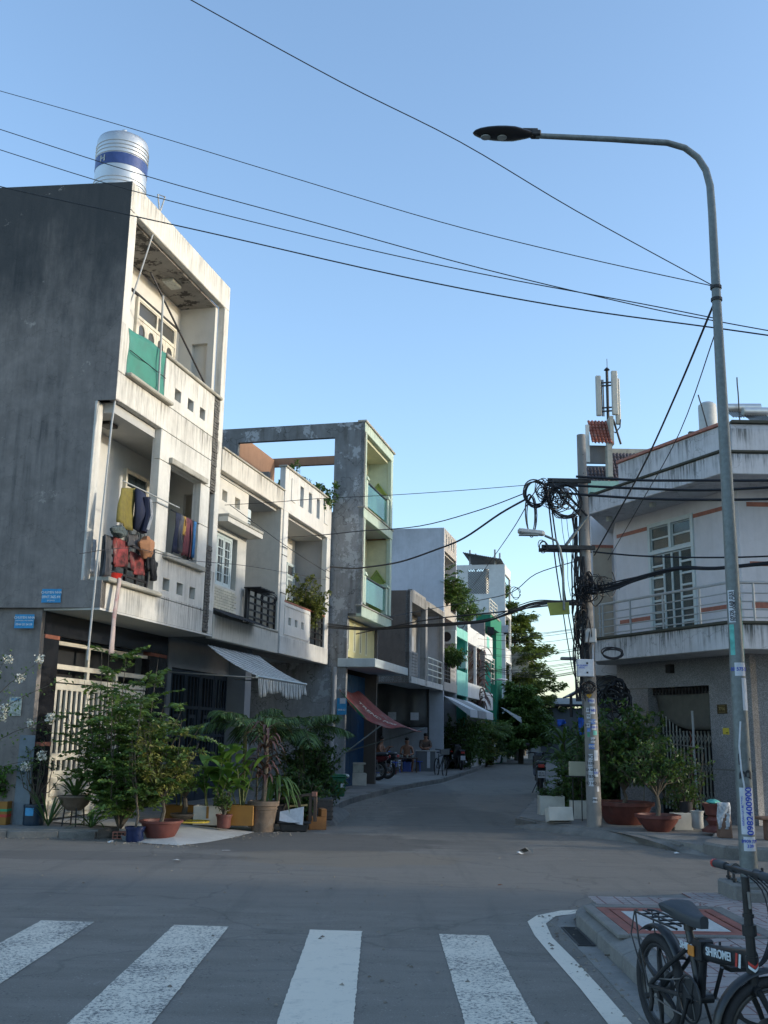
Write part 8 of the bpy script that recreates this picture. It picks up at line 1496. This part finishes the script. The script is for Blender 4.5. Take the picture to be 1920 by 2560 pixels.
m.add(V, [(i*11+j, i*11+(j+1) % 11, (i+1)*11+(j+1) % 11, (i+1)*11+j) for i in range(n_) for j in range(11)]+[tuple(range(10, -1, -1)), tuple(range(n_*11, n_*11+11))]); m.v = [(x+.02, y, z-.06) for x, y, z in m.v]; m.build('saddle', M_rub, B, smooth=True); bt('saddle_rail', [(.24, .03, .63), (.32, .03, .625), (.40, .02, .645)], .005, M_chr); bt('saddle_rail', [(.24, -.03, .63), (.32, -.03, .625), (.40, -.02, .645)], .005, M_chr)
# rack
for s_ in (-1, 1):
    bt('rack_rail', [(.30, .05*s_, .575), (.05, .065*s_, .585), (-.15, .06*s_, .59), (-.18, .03*s_, .59)], .006); bt('rack_strut', [(-.13, .065*s_, .59), (-.09, .07*s_, .45), (-.0, .07*s_, .25)], .005); bt('rack_strut', [(-.17, .05*s_, .59), (-.18, .07*s_, .47), (-.05, .075*s_, .30)], .004)
for x in (.2, .1, 0., -.1): bt('rack_bar', [(x, -.06, .583), (x, .06, .583)], .005)
bt('rack_center', [(.25, 0, .58), (-.17, 0, .59)], .005)
def fender(parent, M, r, a0, a1, wd=.035, name='fender'):
    m = MB(); n_ = 16; V = []
    for i in range(n_+1):
        a = a0+(a1-a0)*i/n_
        for j in range(5): y = -wd+2*wd*j/4; rr_ = r-.014*(y/wd)**2; V.append(M @ Vector((rr_*math.cos(a), y, rr_*math.sin(a))))
    m.add(V, [(i*5+j, i*5+j+1, (i+1)*5+j+1, (i+1)*5+j) for i in range(n_) for j in range(4)]); o = m.build(name, M_bblk, parent, smooth=True); o.modifiers.new('t', 'SOLIDIFY').thickness = .003; return o
fender(B, Matrix.Translation((0, 0, .25)), .30, R(35), R(125)); fender(B, Matrix.Translation(sm(.04, 0, .25)) @ Matrix.Rotation(ST_, 4, 'Z'), .285, R(75), R(195))
m = MB(); m.lathe([(.085, -.002), (.095, -.002), (.095, .002), (.085, .002)], 36, M=Matrix.Translation((.42, -.05, .28)) @ Matrix.Rotation(R(90), 4, 'X')); cr = m.build('chainring', M_bblk, B)
m = MB(); m.ring((.42, -.062, .28), .105, .006, 'y', 36, 6); m.build('chain_guard', M_bblk, B, smooth=True)
for k in range(5): a = 6.283*k/5; bt('chainring_arm', [(.42, -.05, .28), (.42+.09*math.cos(a), -.05, .28+.09*math.sin(a))], .006)
bt('chain', [(.42, -.05, .375), (.2, -.05, .32), (0, -.05, .285)], .004, M_chr); bt('chain', [(.42, -.05, .185), (.2, -.05, .185), (0.02, -.05, .20)], .004, M_chr); m = MB(); m.lathe([(.01, 0), (.04, 0), (.03, .02), (.01, .025)], 20, M=Matrix.Translation((0, -.03, .25)) @ Matrix.Rotation(R(90), 4, 'X')); m.build('cassette', M_chr, B); bt('derailleur', [(0, -.055, .25), (.02, -.06, .18), (.0, -.06, .13)], .012, M_iron)
bt('bottom_bracket', [(.42, -.06, .28), (.42, .06, .28)], .022); ca = R(-68); cx_, cz_ = .42-.165*math.cos(ca)*-.6, .28+.165*math.sin(ca); bt('crank', [(.42, -.07, .28), (.36, -.085, .13)], .010); bt('crank', [(.42, .07, .28), (.48, .085, .43)], .010)
def pedal(x, y, z):
    p_ = boxes('pedal', M_bblk, B, [(x-.045, x+.045, y-.05, y-.04, z-.012, z+.012), (x-.045, x+.045, y+.04, y+.05, z-.012, z+.012), (x-.05, x-.04, y-.05, y+.05, z-.012, z+.012), (x+.04, x+.05, y-.05, y+.05, z-.012, z+.012), (x-.006, x+.006, y-.045, y+.045, z-.008, z+.008)], .003); boxes('reflector', M_org, p_, [(x-.054, x-.05, y-.02, y+.02, z-.006, z+.006)])
pedal(.36, -.15, .13); pedal(.48, .15, .43); bt('kickstand', [(.38, .04, .26), (.36, .12, .02)], .008); bt('lower_frame', [(.46, 0, .47), (.42, 0, .28)], .02)
# steering assembly turned to the rider's left
bt('head_tube', [sm(-.045, 0, .44), sm(-.045, 0, .58)], .026); bt('stem_post', [sm(-.045, 0, .58), sm(-.05, 0, .74), sm(-.055, 0, .91)], [.022, .020, .018]); bt('stem_hinge', [sm(-.048, 0, .665), sm(-.049, 0, .71)], .032); bt('stem_clamp', [sm(-.05, 0, .74), sm(-.05, 0, .755)], .026); bt('quick_release', [sm(-.05, -.025, .78), sm(-.055, -.025, .85)], .008, M_chr)
bt('fork_crown', [sm(-.045, -.05, .445), sm(-.045, .05, .445)], .02)
for s_ in (-1, 1): bt('fork_blade', [sm(-.045, .05*s_, .45), sm(.0, .055*s_, .36), sm(.04, .055*s_, .25)], [.015, .013, .010]); bt('fender_stay', [sm(.04, .06*s_, .25), sm(-.22, .04*s_, .30)], .003, M_chr)
for k, z_ in enumerate((.545, .53)):
    o = MB(); r0 = .0275; L = []
    for i in range(9): a = R(-150+i*15)-ST_*0; ab = abs(i-4)/4; L += [sm(-.046+r0*math.cos(a)*1.0, r0*math.sin(a), z_+.018*ab-.012), sm(-.046+r0*math.cos(a), r0*math.sin(a), z_+.018*ab+.0)]
    o.add(L, [(2*i, 2*i+2, 2*i+3, 2*i+1) for i in range(8)]); o.build('chevron', (M_rdp, M_sgw)[k], B)
bt('handlebar', [sm(-.06, -.28, .935), sm(-.06, 0, .935), sm(-.06, .28, .935)], .012)
for s_ in (-1, 1):
    g = bt('grip', [sm(-.06, .165*s_, .935), sm(-.06, .28*s_, .935)], .018, M_rub); bt('grip_end', [sm(-.06, .272*s_, .935), sm(-.06, .288*s_, .935)], .02, M_rdp, g); bt('brake_lever', [sm(-.05, .11*s_, .93), sm(-.01, .13*s_, .91), sm(.0, .20*s_, .90)], .006, M_chr, g); bt('shifter', [sm(-.05, .09*s_, .935), sm(-.045, .13*s_, .93)], .022, M_bblk, g)
for k in range(4): bt('brake_cable', smooth_pts([sm(-.04, .06*(k-1.5), .93), sm(.04+.012*k, .07*(k-1.5), .84), sm(.05+.01*k, .04*(k-1.5), .68), sm(.02, .01*k, .56), (.88, -.01, .50)]), .0035, M_ink)
# simple city bicycle far left
def city_bike(loc, rz, label):
    t = thing('bicycle', label, 'bicycle', loc, rz)
    for x in (0, 1.05):
        q = MB(); q.ring((x, 0, .33), .31, .02, 'y', 28, 6); w = q.build('wheel', M_tyre, t, smooth=True); q = MB()
        for k in range(12): a = 6.283*k/12; q.tube([(x, 0, .33), (x+.3*math.cos(a), 0, .33+.3*math.sin(a))], .003, 3)
        q.build('spokes', M_chr, w)
    for nm, P_ in (('frame', [(.4, 0, .3), (.25, 0, .8)]), ('frame_tube', [(.3, 0, .72), (.85, 0, .78)]), ('down_tube', [(.4, 0, .3), (.87, 0, .7)]), ('fork', [(.85, 0, .85), (1.05, 0, .33)]), ('rear_stay', [(.28, 0, .7), (0, 0, .33)]), ('chain_stay', [(.4, 0, .3), (0, 0, .33)]), ('handlebar', [(.82, -.28, .98), (.84, 0, .95), (.82, .28, .98)])): q = MB(); q.tube(P_, .018, 6); q.build(nm, M_bblk, t, smooth=True)
    q = MB(); q.ell((.22, 0, .86), (.13, .07, .03), 10, 6); q.build('saddle', M_rub, t, smooth=True); q = MB(); q.wall(-.15, .15, .8, .98, .95, 1.15, axis='x'); q.v = [(x+.0, y, z) for x, y, z in q.v]; q.build('basket', M_chr, t)
    return t
city_bike((2.05, 37.6, .05), R(-78), 'dark bicycle standing at the left kerb before the cafe counter')
def motorbike(loc, rz, label, body=(.03, .03, .035), seed=0):
    t = thing('motorbike', label, 'motorbike', loc, rz, 'parked motorbikes'); Mb = simple('moto_paint_%d' % seed, body, .3, .1, .1, 5)
    for x in (0, 1.22):
        q = MB(); q.ring((x, 0, .29), .245, .045, 'y', 28, 8); w = q.build('wheel', M_tyre, t, smooth=True); q = MB(); q.ring((x, 0, .29), .19, .018, 'y', 24, 5)
        for k in range(5): a = 6.283*k/5; q.tube([(x, 0, .29), (x+.19*math.cos(a), 0, .29+.19*math.sin(a))], .016, 4)
        q.build('rim', M_chr, w, smooth=True)
    def side(name, P_, w0, mat, bev=.02): m = MB(); n = len(P_); m.add([(x, -w0, z) for x, z in P_]+[(x, w0, z) for x, z in P_], [tuple(range(n)), tuple(range(2*n-1, n-1, -1))]+[(i, n+i, n+(i+1) % n, (i+1) % n) for i in range(n)]); return m.build(name, mat, t, bevel=bev)
    side('tail_body', [(-.35, .72), (-.28, .60), (.15, .50), (.55, .45), (.62, .62), (.5, .70), (-.1, .74)], .12, Mb, .035); side('seat', [(-.30, .75), (-.1, .74), (.5, .70), (.58, .76), (.3, .80), (-.1, .85), (-.3, .83)], .13, M_rub, .03); side('engine', [(.15, .28), (.6, .26), (.68, .42), (.2, .50)], .09, M_iron, .02); side('leg_shield', [(.72, .42), (.98, .45), (1.02, .80), (.95, .98), (.88, .98), (.86, .62)], .17, Mb, .04); side('spine', [(.5, .42), (.9, .55), (.9, .66), (.55, .58)], .06, Mb, .02); side('front_cowl', [(.86, .92), (1.04, .90), (1.06, 1.02), (.92, 1.08)], .13, Mb, .04)
    q = MB(); q.ell((1.05, 0, .97), (.05, .08, .06), 12, 8); q.build('headlight', M_lampg, t, smooth=True); side('front_fender', [(1.0, .50), (1.15, .60), (1.35, .55), (1.42, .44), (1.30, .52), (1.1, .52)], .06, Mb, .015)
    for s_ in (-1, 1): q = MB(); q.tube([(1.22, .09*s_, .29), (1.02, .08*s_, .78)], .022, 6); q.build('fork', M_chr, t); q = MB(); q.tube([(-.02, .1*s_, .3), (.02, .12*s_, .62)], .02, 6); q.build('shock_absorber', M_chr, t); q = MB(); q.tube([(.90, .22*s_, 1.03), (.86, .28*s_, 1.2)], .008, 5); q.ell((.86, .30*s_, 1.25), (.015, .07, .045), 10, 6); q.build('mirror', M_blackm, t, smooth=True); q = MB(); q.tube([(.93, .03*s_, 1.03), (.88, .2*s_, 1.04), (.82, .34*s_, 1.02)], .017, 7); q.build('handlebar', M_blackm, t, smooth=True)
    boxes('taillight', M_rdp, t, [(-.38, -.34, -.08, .08, .68, .76)], .01); boxes('number_plate', M_pap, t, [(-.42, -.41, -.1, .1, .42, .60)], .003); text_mesh('59-C1\n482.60', .06, M_ink, 'lettering', t, Matrix.Translation((-.425, 0, .51)) @ Matrix.Rotation(R(-90), 4, 'Z') @ WALLY) if seed < 3 else None
    q = MB(); q.tube([(.3, -.12, .26), (-.05, -.14, .28), (-.35, -.15, .36)], [.03, .045, .045], 8); q.build('exhaust', M_chr, t, smooth=True); q = MB(); q.tube([(.4, .08, .28), (.36, .22, .0)], .012, 5); q.build('side_stand', M_iron, t); return t
motorbike((-.05, 32.2, .12), R(170), 'dark red and black motorbike parked nearest the white block, plate facing right', (.10, .012, .015), 0); motorbike((.25, 33.4, .12), R(158), 'black motorbike parked behind the dark red one', (.02, .02, .025), 1)
motorbike((2.75, 44.5, .12), R(150), 'black motorbike in the shade under the far left awnings', (.02, .02, .022), 2); motorbike((3.38, 43.4, .1), R(96), 'black scooter standing end on at the far left kerb', (.03, .03, .03), 3); motorbike((4.25, 27.6, .05), R(84), 'black and red scooter parked at the right kerb half hidden by weeds', (.03, .01, .012), 1)
# ================================================================ PEOPLE
M_skin = simple('skin', (.30, .15, .09), .55, 0, .08, 20); M_hair = simple('hair_dark', (.02, .015, .012), .7, 0, .2, 40, .3)
def person(loc, rz, label, J, top=None, shorts=(.05, .05, .07), hair=M_hair, bun=False):
    t = thing('person', label, 'person', loc, rz)
    E_ = [('pelvis', 'waist'), ('waist', 'chest'), ('chest', 'neck'), ('neck', 'head'), ('head', 'crown')]
    for s_ in 'lr': E_ += [('chest', 'sh'+s_), ('sh'+s_, 'el'+s_), ('el'+s_, 'wr'+s_), ('wr'+s_, 'ha'+s_), ('pelvis', 'hp'+s_), ('hp'+s_, 'kn'+s_), ('kn'+s_, 'an'+s_), ('an'+s_, 'to'+s_)]
    rad = dict(pelvis=.13, waist=.125, chest=.135, neck=.052, head=.082, crown=.075, sh=.062, el=.038, wr=.026, ha=.030, hp=.088, kn=.055, an=.036, to=.03)
    def mk(name, edges, mat, grow=0., sub=1):
        ids = {}; V = []
        for a, b in edges:
            for k in (a, b):
                if k not in ids: ids[k] = len(V); V.append(J[k])
        me = bpy.data.meshes.new(name); me.from_pydata(V, [(ids[a], ids[b]) for a, b in edges], []); me.materials.append(mat); o = bpy.data.objects.new(name, me); link(o, t); sk = o.modifiers.new('s', 'SKIN'); sl = me.skin_vertices[0].data
        for k, i in ids.items(): r_ = rad[k if k in rad else k[:-1]]+grow; d_ = .8 if k in ('chest', 'waist', 'pelvis') else 1; sl[i].radius = (r_, r_*d_); sl[i].use_root = (i == 0)
        ss = o.modifiers.new('u', 'SUBSURF'); ss.levels = sub; ss.render_levels = sub; sk.use_smooth_shade = True; return o
    mk('body', E_, M_skin)
    mk('trousers', [('pelvis', 'hpl'), ('pelvis', 'hpr'), ('hpl', 'knl'), ('hpr', 'knr')], simple('shorts_%g' % shorts[2], shorts, .9, 0, .1, 9), .018)
    if top: mk('shirt', [('pelvis', 'waist'), ('waist', 'chest'), ('chest', 'shl'), ('chest', 'shr'), ('shl', 'ell'), ('shr', 'elr')], top, .016)
    h = Vector(J['crown']); hd = Vector(J['head']); q = MB(); q.ell(tuple(h+Vector((-.012, 0, .03))), (.098, .088, .07), 14, 9); q.build('hair', hair, t, smooth=True)
    if bun: q = MB(); q.ell(tuple(h+Vector((-.09, 0, .0))), (.05, .05, .05), 10, 7); q.build('hair_bun', hair, t, smooth=True)
    q = MB(); q.ell(tuple(hd+Vector((.088, 0, .015))), (.018, .014, .024), 8, 6); q.build('nose', M_skin, t, smooth=True)
    for s_ in (-1, 1): q = MB(); q.ell(tuple(hd+Vector((0, .085*s_, .01))), (.018, .01, .03), 8, 6); q.build('ear', M_skin, t, smooth=True); q = MB(); q.ell(tuple(hd+Vector((.076, .032*s_, .045))), (.01, .014, .007), 8, 6); q.build('eye', M_ink, t, smooth=True)
    q = MB(); q.ell(tuple(hd+Vector((.078, 0, -.03))), (.01, .026, .006), 8, 6); q.build('mouth', M_terra, t, smooth=True)
    for s_ in 'lr':
        a = Vector(J['ha'+s_]); d = (a-Vector(J['wr'+s_])).normalized(); sd_ = d.cross(Vector((0, 0, 1))).normalized()
        for k in range(5):
            b = a+sd_*(.016*(k-2)); L_ = (.045, .062, .07, .064, .05)[k]; q = MB(); q.tube([b, b+d*L_*.55, b+d*L_+Vector((0, 0, -.02))], [.009, .0085, .007], 6); q.build('finger', M_skin, t, smooth=True)
    return t
def seated(lean=.05, arms=.1, knee=.28, hz=.45):
    J = dict(pelvis=(0, 0, hz+.08), waist=(lean*.3, 0, hz+.26), chest=(lean, 0, hz+.46), neck=(lean+.02, 0, hz+.62), head=(lean+.05, 0, hz+.72), crown=(lean+.04, 0, hz+.80))
    for s_, k in (('l', 1), ('r', -1)):
        J['sh'+s_] = (lean, .19*k, hz+.53); J['el'+s_] = (lean+.12, .25*k, hz+.27); J['wr'+s_] = (lean+.34, .12*k, hz+.22+arms); J['ha'+s_] = (lean+.41, .09*k, hz+.22+arms)
        J['hp'+s_] = (.06, .10*k, hz+.06); J['kn'+s_] = (.44, (.10+knee*.3)*k, hz+.05); J['an'+s_] = (.42, (.10+knee*.2)*k, .07); J['to'+s_] = (.55, (.12+knee*.2)*k, .03)
    return J
person((1.05, 40.5, .1), R(-92), 'shirtless older man sitting frontally at the low cafe table', seated(.06, .02, .5, .42), None, (.03, .035, .06)); o = boxes('stool', M_bpl, None, [(.9, 1.2, 40.35, 40.65, .1, .50)], .02); tag(o, 'low blue plastic stool under the shirtless older man', 'stool')
person((-.12, 38.4, .1), R(-20), 'bare chested man sitting behind the parked motorbikes, turned to the right', seated(.16, .3, .2, .45), None, (.05, .045, .05)); o = boxes('stool', M_bpl, None, [(-.3, .05, 38.25, 38.55, .1, .5)], .02); tag(o, 'blue plastic stool under the man behind the motorbikes', 'stool')
J = dict(pelvis=(0, 0, .9), waist=(.02, 0, 1.05), chest=(.06, 0, 1.24), neck=(.07, 0, 1.40), head=(.09, 0, 1.50), crown=(.08, 0, 1.58))
for s_, k in (('l', 1), ('r', -1)): J.update({'sh'+s_: (.05, .17*k, 1.31), 'el'+s_: (.2, .22*k, 1.06), 'wr'+s_: (.36, .02*k, 1.0+.02*k), 'ha'+s_: (.38, -.06*k, 1.0+.02*k), 'hp'+s_: (0, .09*k, .86), 'kn'+s_: (.02, .1*k, .48), 'an'+s_: (0, .1*k, .08), 'to'+s_: (.13, .12*k, .03)})
J = {k: (v[0], v[1], v[2]*.88) for k, v in J.items()}
person((1.82, 41.45, .1), R(-95), 'woman with tied dark hair leaning with folded arms on the cafe counter', J, simple('blouse_brown', (.13, .09, .07), .9, 0, .3, 25), (.08, .05, .05), bun=True)
bpy.context.view_layer.update()
